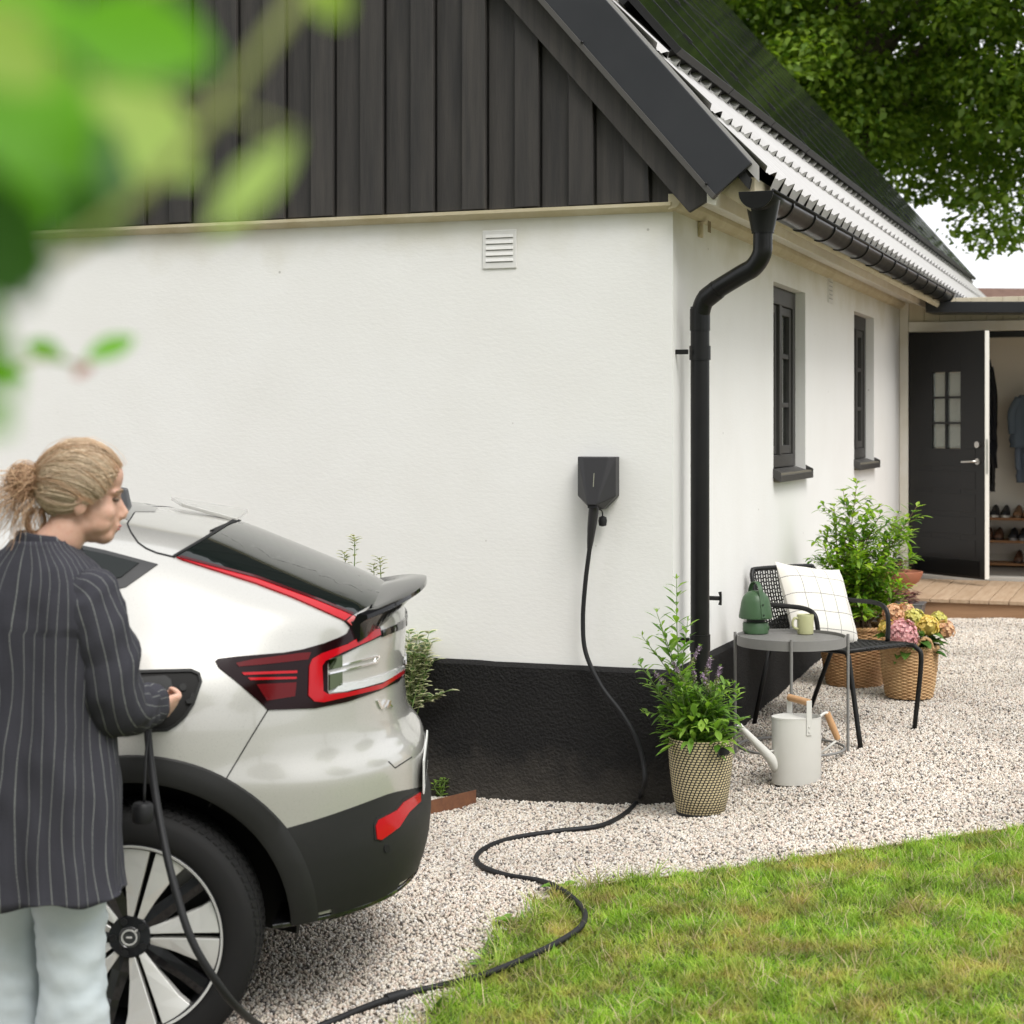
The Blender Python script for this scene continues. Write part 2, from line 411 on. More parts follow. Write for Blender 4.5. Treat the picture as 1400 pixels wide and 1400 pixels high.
gv += [proto('tuft', *blade_clump(11, 8, .012, .012, .03, .013, 1.6), GW)]
gl = sheet('grass', list(np.arange(-1.4, 6.6, .05)), list(np.arange(4.5, 10.4, .05)), .004, GM, keep=lambda x, y: in_view(x, y) and in_lawn(x, y), noise=.008, kind='stuff')
tag(gl, 'short sunlit lawn grass with dry straw patches beside the gravel', 'grass')
gn_scatter(gl, gv, 4600, .45, 1.2, seed=21, tilt=.45)
# longer tufts along the ragged lawn edge
def edge_cells():
    V = []; Fc = []
    E = LAWN_E[5:16]
    for a, b in zip(E[:-1], E[1:]):
        n = max(1, int((b - a).length / .05))
        for k in range(n):
            p = a.lerp(b, k / n); q = a.lerp(b, (k + 1) / n)
            if not in_view(p.x, p.y): continue
            d = (q - p); nrm = Vector((-d.y, d.x, 0)).normalized() * .05
            o = len(V)
            for s in (p - nrm, q - nrm, q + nrm, p + nrm): V.append((s.x, s.y, gz(s.x, s.y) + .002))
            Fc.append((o, o + 1, o + 2, o + 3))
    return V, Fc
ge = np_mesh('edge_grass', *edge_cells(), GM, kind='stuff')
tag(ge, 'longer untrimmed grass and weeds along the edge of the lawn', 'grass')
gn_scatter(ge, [proto('tuft', *blade_clump(31, 12, .02, .05, .10, .0036, 1.5), GM), proto('tuft', *blade_clump(32, 8, .02, .04, .09, .003, 1.6), GD), proto('tuft', *blade_clump(33, 7, .015, .03, .05, .016, 1.5), GW)], 900, .6, 1.1, seed=31, tilt=.5)

# steel lawn edging
mb = MB()
for a, b in zip(LAWN_E[0:6], LAWN_E[1:7]):
    d = (b - a); d.z = 0; nrm = Vector((-d.y, d.x, 0)).normalized() * .003
    za, zb = gz(a.x, a.y), gz(b.x, b.y)
    mb.hexa([(a.x - nrm.x, a.y - nrm.y, za - .05), (b.x - nrm.x, b.y - nrm.y, zb - .05), (b.x + nrm.x, b.y + nrm.y, zb - .05), (a.x + nrm.x, a.y + nrm.y, za - .05),
             (a.x - nrm.x, a.y - nrm.y, za + .022), (b.x - nrm.x, b.y - nrm.y, zb + .022), (b.x + nrm.x, b.y + nrm.y, zb + .022), (a.x + nrm.x, a.y + nrm.y, za + .022)])
rust = M('rusty_steel', (.13, .055, .03), .85, var=(30, .9, (.20, .085, .04)), bump=(160, .3, .002))
tag(mb.build('lawn_edging', rust), 'thin rusty steel edging strip between gravel and lawn', 'edging')
# rusty bed edging by the plinth behind the car
a = gp(651, 1099); b = gp(560, 1121); c = b + Vector((-1.6, .12, 0))
mb = MB()
for p, q in ((a, b), (b, c)):
    zp, zq = gz(p.x, p.y), gz(q.x, q.y)
    mb.hexa([(p.x, p.y, zp - .04), (q.x, q.y, zq - .04), (q.x, q.y + .006, zq - .04), (p.x, p.y + .006, zp - .04), (p.x, p.y, zp + .065), (q.x, q.y, zq + .065), (q.x, q.y + .006, zq + .065), (p.x, p.y + .006, zp + .065)])
tag(mb.build('bed_edging', rust), 'low rusty steel plate edging the bed behind the car', 'edging')

# ---- trees
LEAF_T = leafmat('tree_leaf', (.085, .165, .018), (.27, .37, .05), .5, .45)
BARK = M('bark', (.07, .055, .04), .9, var=(6, .8, (.13, .10, .07)), bump=(14, .6, .03))
def leaf_cloud(centers, radii, per, lsize, seed, flat=.55):
    r = np.random.default_rng(seed)
    n = len(centers) * per
    C = np.repeat(centers, per, axis=0); Rr = np.repeat(radii, per)
    d = r.normal(size=(n, 3)); d /= np.linalg.norm(d, axis=1)[:, None]
    P = C + d * (Rr * r.uniform(.25, 1.0, n) ** .6)[:, None] * np.array([1, 1, flat])
    nrm = d * .5 + r.normal(size=(n, 3)) * .45 + np.array([0, 0, .75]); nrm /= np.linalg.norm(nrm, axis=1)[:, None]
    t = np.cross(nrm, r.normal(size=(n, 3))); t /= np.linalg.norm(t, axis=1)[:, None]
    b = np.cross(nrm, t)
    L = (lsize * r.uniform(.6, 1.25, n))[:, None]; w = L * .42
    droop = np.array([0, 0, -.25]) * L
    V = np.stack([P - t * L * .5, P + b * w * .9 + nrm * L * .05, P + t * L * .5 + droop, P - b * w * .9 + nrm * L * .05], axis=1).reshape(-1, 3)
    Fc = np.arange(n * 4).reshape(n, 4)
    return V, Fc
def crown_clumps(center, rad, n, seed, shell=.45, bottom=-.95, size=(.45, .95)):
    r = np.random.default_rng(seed); out = []
    while len(out) < n:
        d = r.normal(size=3); d /= np.linalg.norm(d)
        k = r.uniform(shell, 1.0) ** .7
        if d[2] < bottom: continue
        wob = 1 + .28 * mnoise.noise(Vector(tuple(d * 2.1)) + Vector((seed, 0, 0)))
        out.append(np.array(center) + d * np.array(rad) * k * wob)
    return np.array(out), r.uniform(size[0], size[1], n)
def make_tree(name, label, base, cen, rad, n, per, lsize, seed, group=None, trunk_r=.35):
    t = thing(name, label, 'tree', TR(base), group)
    cl, rr = crown_clumps(cen, rad, n, seed)
    V, Fc = leaf_cloud(cl, rr, per, lsize, seed)
    np_mesh('crown', V, Fc, LEAF_T, t)
    mb = MB(); c = Vector(cen)
    mb.tube([(0, 0, -.3), (0.05, 0, 1.5), (c.x * .3, c.y * .3, c.z - rad[2] * .75), (c.x * .8, c.y * .8, c.z), (c.x, c.y, c.z + rad[2] * .6)], [trunk_r * 1.25, trunk_r, trunk_r * .85, trunk_r * .45, .04], 14, sub=5)
    tr = mb.build('trunk', BARK, t, smooth=180)
    r = random.Random(seed)
    for k in range(14):
        e = Vector(cl[r.randrange(len(cl))]) * .5 + c * .5; s = Vector((c.x * .5, c.y * .5, c.z - rad[2] * r.uniform(.15, .75)))
        mid = s.lerp(e, .5) + Vector((0, 0, .5))
        mb = MB().tube([s, mid, e], [trunk_r * .38, trunk_r * .22, .025], 7, sub=4)
        mb.build('limb', BARK, t, smooth=180)
    return t
big = make_tree('broadleaf_tree', 'large dark green broadleaf tree towering behind the black roof', (4.4, 30, gz(9, 18)), (2.8, 0, 9.3), (7.2, 5.2, 5.4), 1600, 175, .135, 5)
# a second smaller crown reaching in on the left behind the ridge
make_tree('garden_tree', 'lighter leafy tree crown showing above the roof ridge', (2.6, 34, gz(9, 18)), (0, 0, 8.6), (4.2, 4, 4.6), 320, 140, .135, 8)
for i, (x, y, s, lab) in enumerate([(30, 4, 1.0, 'tall leafy garden tree across the lawn from the house'), (-7, -13, .95, 'leafy garden tree standing left of the drive entrance'), (5, -15, .85, 'leafy garden tree standing at the far end of the lawn'), (17, -13, .9, 'leafy garden tree standing in the far corner of the lawn'), (-17, -8, 1.0, 'leafy garden tree on the far side of the drive'), (-1, -17, 1.0, 'leafy garden tree standing behind the drive entrance'), (34, 26, 1.0, 'leafy garden tree standing beyond the wooden deck')]):
    c = copy_tree(big); c.matrix_world = TR((x, y, 0), i * 1.7) @ Matrix.Scale(s, 4); c['label'] = lab
# neighbour's house far behind the annex
nb = thing('neighbour_house', 'distant house with brown tiled roof beyond the entrance', 'house', TR((16.5, 40, .4), .1))
MB().box(-5, 6, 0, 6, -.4, 2.7).build('wall', M('neighbour_wall', (.5, .46, .40), .9), nb)
mb = MB(); rm = M('brown_tile', (.115, .062, .045), .85, var=(5, .8, (.17, .10, .075)), bump=(40, .5, .02))
mb.prism([(-5.4, -.4, 2.6), (-5.4, 3, 4.6), (-5.4, 6.4, 2.6), (-5.4, 6.2, 2.5), (-5.4, 3, 4.45), (-5.4, -.2, 2.5)], (11.8, 0, 0)).build('roof', rm, nb)
MB().box(2, 2.6, 2.7, 3.3, 4.3, 5.2).build('chimney', M('brick_red', (.25, .09, .06), .9, bump=(30, .5, .02)), nb)
# ================================================================== the white house
def wall_mat():
    m = bpy.data.materials.new('white_render'); m.use_nodes = True; nt = m.node_tree; b = nt.nodes['Principled BSDF']
    tc = _n(nt, 'ShaderNodeTexCoord'); L = nt.links.new
    # soft mottling
    n1 = _n(nt, 'ShaderNodeTexNoise'); n1.inputs['Scale'].default_value = 1.7; n1.inputs['Detail'].default_value = 8; n1.inputs['Roughness'].default_value = .6; L(tc.outputs['Object'], n1.inputs['Vector'])
    mx = _n(nt, 'ShaderNodeMix', data_type='RGBA'); mx.inputs[6].default_value = (.805, .795, .77, 1); mx.inputs[7].default_value = (.78, .767, .737, 1)
    mr = _n(nt, 'ShaderNodeMapRange'); mr.inputs[1].default_value = .4; mr.inputs[2].default_value = .68; L(n1.outputs[0], mr.inputs[0]); L(mr.outputs[0], mx.inputs[0])
    # algae stain with ragged lower edge below the eaves
    sp = _n(nt, 'ShaderNodeSeparateXYZ'); L(tc.outputs['Object'], sp.inputs[0])
    n2 = _n(nt, 'ShaderNodeTexNoise'); n2.inputs['Scale'].default_value = 3.2; n2.inputs['Detail'].default_value = 7; L(tc.outputs['Object'], n2.inputs['Vector'])
    ad = _n(nt, 'ShaderNodeMath', operation='MULTIPLY_ADD'); ad.inputs[1].default_value = .55; L(n2.outputs[0], ad.inputs[0]); L(sp.outputs[2], ad.inputs[2])
    sr = _n(nt, 'ShaderNodeMapRange'); sr.inputs[1].default_value = 2.78; sr.inputs[2].default_value = 3.05; sr.inputs[4].default_value = .42; L(ad.outputs[0], sr.inputs[0])
    m2 = _n(nt, 'ShaderNodeMix', data_type='RGBA'); L(sr.outputs[0], m2.inputs[0]); L(mx.outputs[2], m2.inputs[6]); m2.inputs[7].default_value = (.47, .42, .24, 1)
    # a few tiny dark specks
    vo = _n(nt, 'ShaderNodeTexVoronoi'); vo.inputs['Scale'].default_value = 4.5; L(tc.outputs['Object'], vo.inputs['Vector'])
    vr = _n(nt, 'ShaderNodeMapRange'); vr.inputs[1].default_value = .02; vr.inputs[2].default_value = .035; vr.inputs[3].default_value = .5; vr.inputs[4].default_value = 0; L(vo.outputs['Distance'], vr.inputs[0])
    m3 = _n(nt, 'ShaderNodeMix', data_type='RGBA'); L(vr.outputs[0], m3.inputs[0]); L(m2.outputs[2], m3.inputs[6]); m3.inputs[7].default_value = (.25, .22, .18, 1)
    L(m3.outputs[2], b.inputs['Base Color']); b.inputs['Roughness'].default_value = .92; b.inputs['Specular IOR Level'].default_value = .2
    mp = _n(nt, 'ShaderNodeMapping'); mp.inputs['Scale'].default_value = (22, 22, 48); L(tc.outputs['Object'], mp.inputs[0])
    nb = _n(nt, 'ShaderNodeTexNoise'); nb.inputs['Scale'].default_value = 1.6; nb.inputs['Detail'].default_value = 6; L(mp.outputs[0], nb.inputs['Vector'])
    nc = _n(nt, 'ShaderNodeTexNoise'); nc.inputs['Scale'].default_value = 5; nc.inputs['Detail'].default_value = 3; L(tc.outputs['Object'], nc.inputs['Vector'])
    sm = _n(nt, 'ShaderNodeMath', operation='MULTIPLY_ADD'); sm.inputs[1].default_value = 2.2; L(nc.outputs[0], sm.inputs[0]); L(nb.outputs[0], sm.inputs[2])
    bp = _n(nt, 'ShaderNodeBump'); bp.inputs['Strength'].default_value = .15; bp.inputs['Distance'].default_value = .005; L(sm.outputs[0], bp.inputs['Height']); L(bp.outputs[0], b.inputs['Normal'])
    return m
WALL = wall_mat()
PLINTH = M('black_plinth', (.012, .0115, .0115), .82, var=(3, .6, (.018, .017, .0165)), bump=(75, .9, .011), spec=.25)
def splash(m):
    # stone dust splashed on the lowest part of the plinth, with a ragged edge
    nt = m.node_tree; b = nt.nodes['Principled BSDF']; L = nt.links.new; src = b.inputs['Base Color'].links[0].from_socket
    tc = _n(nt, 'ShaderNodeTexCoord'); sp = _n(nt, 'ShaderNodeSeparateXYZ'); L(tc.outputs['Object'], sp.inputs[0])
    nz = _n(nt, 'ShaderNodeTexNoise'); nz.inputs['Scale'].default_value = 7; nz.inputs['Detail'].default_value = 9; nz.inputs['Roughness'].default_value = .7; L(tc.outputs['Object'], nz.inputs['Vector'])
    ad = _n(nt, 'ShaderNodeMath', operation='MULTIPLY_ADD'); ad.inputs[1].default_value = .42; L(nz.outputs[0], ad.inputs[0]); L(sp.outputs[2], ad.inputs[2])
    mr = _n(nt, 'ShaderNodeMapRange'); mr.inputs[1].default_value = .40; mr.inputs[2].default_value = .14; mr.inputs[4].default_value = .55; L(ad.outputs[0], mr.inputs[0])
    mx = _n(nt, 'ShaderNodeMix', data_type='RGBA'); L(mr.outputs[0], mx.inputs[0]); L(src, mx.inputs[6]); mx.inputs[7].default_value = (.085, .075, .063, 1); L(mx.outputs[2], b.inputs['Base Color'])
splash(PLINTH)
BLK_WOOD = M('black_stained_wood', (.025, .0232, .0225), .72, var=(7, .9, (.047, .042, .038)), bump=(40, .55, .003), stretch=(3, 3, .22))
BLK_WOOD2 = M('black_stained_wood_b', (.030, .0275, .026), .72, var=(9, .9, (.054, .048, .043)), bump=(44, .55, .003), stretch=(3.4, 3.4, .2))
FLASH = M('black_flashing', (.032, .033, .038), .38, var=(4, .5, (.038, .039, .044)))
CREAM = M('cream_paint', (.62, .55, .40), .7, var=(6, .8, (.50, .42, .26)), bump=(30, .25, .003))
WHITEP = M('white_paint', (.74, .71, .64), .6, var=(5, .7, (.66, .61, .50)), bump=(30, .2, .002))
BLKM = M('black_metal', (.007, .007, .007), .30, var=(12, .4, (.012, .0115, .011)), spec=.35)
DGREY = M('dark_grey_frame', (.045, .043, .041), .5, var=(14, .5, (.06, .056, .052)))
GLASS = M('window_glass', (.9, .95, .93), .03, trans=1.0, ior=1.45)
ROOFM = M('glossy_roof_sheet', (.46, .445, .43), .32, metal=.10, var=(3, .6, (.40, .385, .37)))

house = thing('house', 'white rendered house with black plinth, black board gable and steep roof', 'house', HM)
TAN = math.tan(R(49.2)); EX, EZ = .40, 2.83
RX = -3.9; RZ = EZ + (EX - RX) * TAN; LEN = 14.0; WX = 2 * RX
WT = 2.71
yA = 7.34
wins = [(2.20, 3.16), (5.0, 5.93)]; WZ0, WZ1 = 1.412, 2.52
mb = MB()
# gable face and side face with window holes, reveals
mb.add([(WX, 0, -.4), (0, 0, -.4), (0, 0, WT + .06), (WX, 0, WT + .06)], [(0, 1, 2, 3)])
ys = [0, wins[0][0], wins[0][1], wins[1][0], wins[1][1], LEN]; zs = [-.4, WZ0, WZ1, WT + .06]
for i in range(5):
    for j in range(3):
        if i in (1, 3) and j == 1: continue
        mb.add([(0, ys[i], zs[j]), (0, ys[i + 1], zs[j]), (0, ys[i + 1], zs[j + 1]), (0, ys[i], zs[j + 1])], [(0, 1, 2, 3)])
DP = .14
for a, b in wins:
    mb.add([(0, a, WZ0), (-DP, a, WZ0), (-DP, a, WZ1), (0, a, WZ1)], [(3, 2, 1, 0)])
    mb.add([(0, b, WZ0), (-DP, b, WZ0), (-DP, b, WZ1), (0, b, WZ1)], [(0, 1, 2, 3)])
    mb.add([(0, a, WZ1), (-DP, a, WZ1), (-DP, b, WZ1), (0, b, WZ1)], [(3, 2, 1, 0)])
    mb.add([(0, a, WZ0), (-DP, a, WZ0), (-DP, b, WZ0), (0, b, WZ0)], [(0, 1, 2, 3)])
mb.add([(WX, 0, -.4), (WX, LEN, -.4), (WX, LEN, WT), (WX, 0, WT), (0, LEN, -.4), (0, LEN, WT)], [(0, 3, 2, 1), (1, 2, 5, 4)])
mb.add([(WX, 0, WT), (0, 0, WT), (0, LEN, WT), (WX, LEN, WT)], [(0, 1, 2, 3)])          # ceiling
mb.add([(-2.2, .3, 0), (-2.2, LEN - .3, 0), (-2.2, LEN - .3, WT), (-2.2, .3, WT)], [(0, 1, 2, 3)])  # inner room wall
mb.build('wall', WALL, house)
# plinth: slightly proud, chamfered top
PT = .577
prof = [(.03, -.5), (.03, PT - .016), (.012, PT), (-.005, PT + .004)]
mb = MB()
pl = []
for o, z in prof:
    pl.append([(WX - .03, -o, z), (o, -o, z), (o, LEN, z)])
V = []; Fc = []
NS = 90
def plinth_path(o, z):
    pts = []
    for i in range(NS + 1):
        x = WX + (o - WX) * i / NS; pts.append(Vector((x, -o, z)))
    for i in range(1, NS + 1):
        pts.append(Vector((o, -o + (LEN + o) * i / NS, z)))
    return pts
rows = []
for o, z in [(.03, -.5), (.031, 0), (.03, .3), (.03, PT - .016), (.012, PT), (-.005, PT + .004)]:
    p = plinth_path(o, z)
    if z > .2:
        for q in p: q.z += .004 * mnoise.noise(Vector((q.x * 9, q.y * 9, z)))
    rows.append(p)
MB().loft(rows, closed=False).build('plinth', PLINTH, house, smooth=30)

# gable cladding: backing sheet and single planks
def rake(x, off=0.0): return EZ + (EX - x) * TAN + off if x > RX else EZ + (EX - (2 * RX - x)) * TAN + off
BB = 2.712
mb = MB(); mb.add([(WX, -.010, BB), (0, -.010, BB), (0, -.010, rake(0, -.2)), (RX, -.010, rake(RX, -.2)), (WX, -.010, rake(WX, -.2))], [(0, 1, 2, 3, 4)])
clad = mb.build('gable_cladding', BLK_WOOD, house)
def plank(x0, x1, y0, y1, mat, zb):
    t0, t1 = rake(x0, -.19), rake(x1, -.19)
    pts = [(x0, y0, zb), (x1, y0, zb), (x1, y0, t1)]
    if x0 < RX < x1: pts.append((RX, y0, rake(RX, -.19)))
    pts.append((x0, y0, t0))
    o = MB().prism(pts, (0, y1 - y0, 0)).build('plank', mat, clad, bevel=.0025, seg=1)
xr = -.099 + .2655
r = random.Random(3)
while xr > WX + .3:
    zb = BB + r.uniform(-.004, .003)
    mt = BLK_WOOD if r.random() < .5 else BLK_WOOD2
    if xr < .1: plank(xr - .118, xr, -.058, -.033, mt, zb)
    plank(xr - .2655 + .009, min(xr - .118 + .022, .03), -.031, -.012, BLK_WOOD2 if r.random() < .5 else BLK_WOOD, zb + r.uniform(-.003, .003))
    xr -= .2655
# cream ledge under the cladding
MB().prism([(WX, -.002, WT - .042), (WX, -.040, WT - .026), (WX, -.054, WT - .018), (WX, -.056, WT - .003), (WX, -.002, WT - .001)], (-WX + .004, 0, 0)).build('ledge', CREAM, house)
# bargeboard and flashing (right and left rake)
def rake_board(name, lo, hi, y0, y1, mat, bevel):
    # lo, hi: (x,z) of lower-end corners of the board, extended up to the ridge plane x = RX
    def up(p): return (RX, p[1] + (p[0] - RX) * TAN)
    for mir in (0, 1):
        P = [lo, hi, up(hi), up(lo)]
        if mir: P = [(2 * RX - a, b) for a, b in P][::-1]
        MB().prism([(a, y0, b) for a, b in P], (0, y1 - y0, 0)).build(name, mat, house, bevel=bevel)
rake_board('bargeboard', (.098, 2.652), (.222, 2.722), -.088, -.058, BLK_WOOD2, .003)
rake_board('verge_flashing', (.226, 2.712), (.392, 2.852), -.128, -.100, FLASH, .003)
rake_board('flashing_lip', (.214, 2.702), (.232, 2.718), -.134, -.090, M('flash_edge', (.075, .07, .065), .5), .001)
for L_ in (.06, .95, 1.85):
    p = (.226 - L_ * math.cos(R(49.2)) + .004, 2.712 + L_ * math.sin(R(49.2)) + .012)
    MB().lathe([(.006, 0), (.006, .006), (.002, .009)], 8).build('screw', BLKM, house).matrix_local = Matrix.Translation((p[0], -.134, p[1])) @ Matrix.Rotation(R(90), 4, 'X')
# roof slab
nrm = Vector((math.sin(R(49.2)), 0, math.cos(R(49.2))))
mb = MB()
pts = [(EX - .02, 2.835 - .045), (RX, RZ - .045), (2 * RX - EX + .02, 2.815), (2 * RX - EX + .02, 2.74), (RX, RZ - .12), (EX - .03, 2.745)]
mb.prism([(a, -.10, b) for a, b in pts], (0, LEN + .2, 0)).build('roof', M('roof_underlay', (.02, .02, .02), .8), house)
# profiled sheet rows near the eave (single rows of pressed sheet with steps)
def RP(Ls, y, off, d=0.0): return Vector((EX - Ls * math.cos(R(49.2)), y, EZ + Ls * math.sin(R(49.2)))) + nrm * off
PITCH = .205
def sheet_row(k, y0, y1, mat):
    mb = MB(); n = int((y1 - y0) / PITCH * 10)
    La, Lb = k * .385 - .03, (k + 1) * .385
    rows = []
    for s in range(5):
        t = s / 4; Ls = La + (Lb - La) * t
        row = []
        for i in range(n + 1):
            y = y0 + (y1 - y0) * i / n; f = (y / PITCH) % 1.0
            h = .030 * max(0, 1 - abs(f - .5) / .26) ** .8 + .004 * max(0, 1 - abs(((f + .5) % 1) - .5) / .08)
            row.append(RP(Ls, y, .022 - .034 * t + h))
        rows.append(row)
    mb.loft(rows, closed=False)
    # riser between the crests
    m = int(math.floor(y0 / PITCH)); 
    while (m + 1.5) * PITCH < y1:
        a = (m + .5) * PITCH; b = (m + 1.5) * PITCH
        if a >= y0:
            pts = [RP(La, a + .004, .050), RP(La, a + .028, .034), RP(La, a + .055, .022), RP(La, b - .055, .022), RP(La, b - .028, .034), RP(La, b - .004, .050), RP(La - .028, b - .036, -.020 - (.006 if k == 0 else 0)), RP(La - .028, a + .036, -.020 - (.006 if k == 0 else 0))]
            mb.add(pts, [tuple(range(8))])
        m += 1
    mb.build('roof_sheet', mat, house, smooth=30)
for k in range(4): sheet_row(k, -.098, LEN + .05, ROOFM)
MB().prism([(EX + .02, -.099, EZ + .012), (RX, -.099, RZ + .035), (RX, -.099, RZ - .06), (EX + .02, -.099, EZ - .06)], (0, .004, 0)).build('verge_fold', ROOFM, house)
# eave boards
def along(name, pts, mat, y0=-.06, y1=None, bevel=.002):
    y1 = yA + .05 if y1 is None else y1
    MB().prism([(a, y0, b) for a, b in pts], (0, y1 - y0, 0)).build(name, mat, house, bevel=bevel, seg=1)
along('eave_moulding', [(-.01, 2.672), (.028, 2.680), (.050, 2.706), (.052, 2.745), (-.01, 2.745)], CREAM, -.045)
along('soffit_board', [(.054, 2.728), (.178, 2.716), (.180, 2.742), (.054, 2.752)], WHITEP, -.05)
along('eave_beam', [(.182, 2.690), (.222, 2.676), (.236, 2.752), (.182, 2.760)], WHITEP, -.092)
along('fascia_board', [(.240, 2.735), (.375, 2.648), (.392, 2.670), (.392, 2.800), (.240, 2.800)], CREAM, -.055)
MB().box(.053, .054, .44, .50, 2.62, 2.675).build('iron_strap', M('rust_grey', (.33, .27, .17), .8, var=(40, .9, (.2, .14, .08))), house)
MB().box(0, .012, .455, .52, 2.60, 2.672).build('wood_block', CREAM, house, bevel=.002)
# gutter
gut = None
def gutter():
    mb = MB(); n = 14; rows = []
    for y in np.linspace(-.155, yA - .35, 26):
        cz = 2.724 + .0065 * y
        rows.append([(.418 + .074 * math.cos(math.pi + math.pi * i / n), y, cz + .074 * math.sin(math.pi + math.pi * i / n)) for i in range(n + 1)])
    mb.loft(rows, closed=False)
    g = mb.build('gutter', BLKM, house, smooth=40, solid=.003)
    MB().tube([(.418 + .077, -.155, 2.724), (.418 + .077, yA - .35, 2.724 + .0065 * 7)], .008, 8).build('gutter_bead', BLKM, g, smooth=180)
    pts = [(.418 + .078 * math.cos(math.pi + math.pi * i / 16), -.158, 2.724 + .078 * math.sin(math.pi + math.pi * i / 16)) for i in range(17)]
    MB().prism(pts, (0, .008, 0)).build('end_cap', BLKM, g, bevel=.002)
    y = .30
    while y < yA - .4:
        cz = 2.724 + .0065 * y
        path = [(.418 + .079 * math.cos(math.pi + math.pi * i / 12), y, cz + .079 * math.sin(math.pi + math.pi * i / 12)) for i in range(13)]
        mb = MB(); rr = []
        for yy in (y - .011, y + .011):
            rr.append([(a, yy, c) for a, _, c in path])
        mb.loft(rr, closed=False).build('bracket', BLKM, g, solid=.006, smooth=40)
        y += .55
    return g
gutter()
# downpipe
dp = MB().tube([(.415, .0, 2.66), (.415, .0, 2.53), (.41, .0, 2.46), (.37, .012, 2.405), (.31, .03, 2.375), (.17, .083, 2.305), (.125, .096, 2.268), (.102, .104, 2.20), (.10, .106, 2.10), (.10, .106, .62), (.10, .106, .30), (.10, .106, -.1)], .0435, 24, sub=5).build('downpipe', BLKM, house, smooth=180)
MB().lathe([(.050, 2.555), (.050, 2.56), (.078, 2.70), (.076, 2.70), (.045, 2.56)], 24, c=(.415, 0, 0), caps=False).build('gutter_outlet', BLKM, dp, smooth=40)
def collar(pts, r_, name='collar'): MB().tube(pts, r_, 24).build(name, BLKM, dp, smooth=50)
collar([(.10, .106, 2.23), (.10, .106, 2.13)], .0465)
collar([(.10, .106, 2.06), (.10, .106, 1.995)], .049, 'clip')
collar([(.10, .106, .735), (.10, .106, .66)], .0475)
collar([(.19, .076, 2.315), (.13, .095, 2.275)], .0465)
MB().box(.0, .06, .060, .072, 2.02, 2.042).build('wall_stay', BLKM, dp, bevel=.002).matrix_local = Matrix.Translation((0, -.02, 0))
MB().box(.0, .06, .060, .072, .70, .722).build('wall_stay', BLKM, dp, bevel=.002)
# outside tap handle on the side wall beyond the pipe
tp = hplane(981, 818, 0, .05)
mb = MB(); mb.tube([(0, tp.y, tp.z), (.06, tp.y, tp.z)], .011, 12); mb.build('tap', BLKM, house, smooth=40)
mb = MB(); mb.tube([(.062, tp.y, tp.z - .032), (.066, tp.y, tp.z - .01), (.066, tp.y, tp.z + .01), (.062, tp.y, tp.z + .032)], [.009, .006, .006, .009], 10); mb.build('tap_handle', BLKM, house, smooth=60)

# windows
def window(a, b):
    fx = -.062
    root_ = MB(); fw = .075
    root_.box(fx - .07, fx, a + .002, a + fw, WZ0 + .03, WZ1 - .002).box(fx - .07, fx, b - fw, b - .002, WZ0 + .03, WZ1 - .002)
    root_.box(fx - .07, fx, a + fw, b - fw, WZ1 - fw - .03, WZ1 - .002).box(fx - .07, fx, a + fw, b - fw, WZ0 + .03, WZ0 + fw + .03)
    m_ = (a + b) / 2
    root_.box(fx - .07, fx + .008, m_ - .035, m_ + .035, WZ0 + fw + .03, WZ1 - fw - .03)
    w = root_.build('window', DGREY, house, bevel=.004)
    for s0, s1 in ((a + fw + .004, m_ - .039), (m_ + .039, b - fw - .004)):
        z0, z1 = WZ0 + fw + .034, WZ1 - fw - .034; sw = .05; q0, q1 = fx - .055, fx - .012
        mb = MB().box(q0, q1, s0, s0 + sw, z0, z1).box(q0, q1, s1 - sw, s1, z0, z1).box(q0, q1, s0 + sw, s1 - sw, z0, z0 + sw).box(q0, q1, s0 + sw, s1 - sw, z1 - sw, z1)
        for k in (1, 2):
            zz = z0 + (z1 - z0) * k / 3; mb.box(q0 + .01, q1 - .005, s0 + sw, s1 - sw, zz - .014, zz + .014)
        mb.build('sash', DGREY, w, bevel=.003)
        h = (z1 - z0) / 3
        for k in range(3):
            MB().box(q0 + .018, q0 + .023, s0 + sw - .006, s1 - sw + .006, z0 + h * k + (sw - .006 if k == 0 else .010), z0 + h * (k + 1) - (sw - .006 if k == 2 else .010)).build('pane', GLASS, w)
        MB().box(q0 - .12, q0 - .115, s0 + .02, s1 - .02, z0, z1).build('curtain', M('curtain', (.42, .41, .39), .9, bump=(4, .6, .05), stretch=(1, 30, .2)), w)
    sl = MB()
    sl.hexa([(fx + .004, a + .003, WZ0 + .022), (.045, a - .012, WZ0 - .012), (.045, b + .012, WZ0 - .012), (fx + .004, b - .003, WZ0 + .022),
             (fx + .004, a + .003, WZ0 + .026), (.045, a - .012, WZ0 - .008), (.045, b + .012, WZ0 - .008), (fx + .004, b - .003, WZ0 + .026)])
    sl.box(.042, .047, a - .012, b + .012, WZ0 - .045, WZ0 - .006)
    for yy in (a - .014, b + .010): sl.hexa([(.0, yy, WZ0 - .02), (.047, yy, WZ0 - .045), (.047, yy + .004, WZ0 - .045), (.0, yy + .004, WZ0 - .02), (.0, yy, WZ0 + .035), (.047, yy, WZ0 + .012), (.047, yy + .004, WZ0 + .012), (.0, yy + .004, WZ0 + .035)])
    sl.build('sill', DGREY, w, bevel=.0015, seg=1)
    MB().box(fx - .1, .040, a + .004, b - .004, WZ0 - .045, WZ0 + .004).build('sill_base', M('sill_mortar', (.16, .145, .11), .9), w)
for a, b in wins: window(a, b)

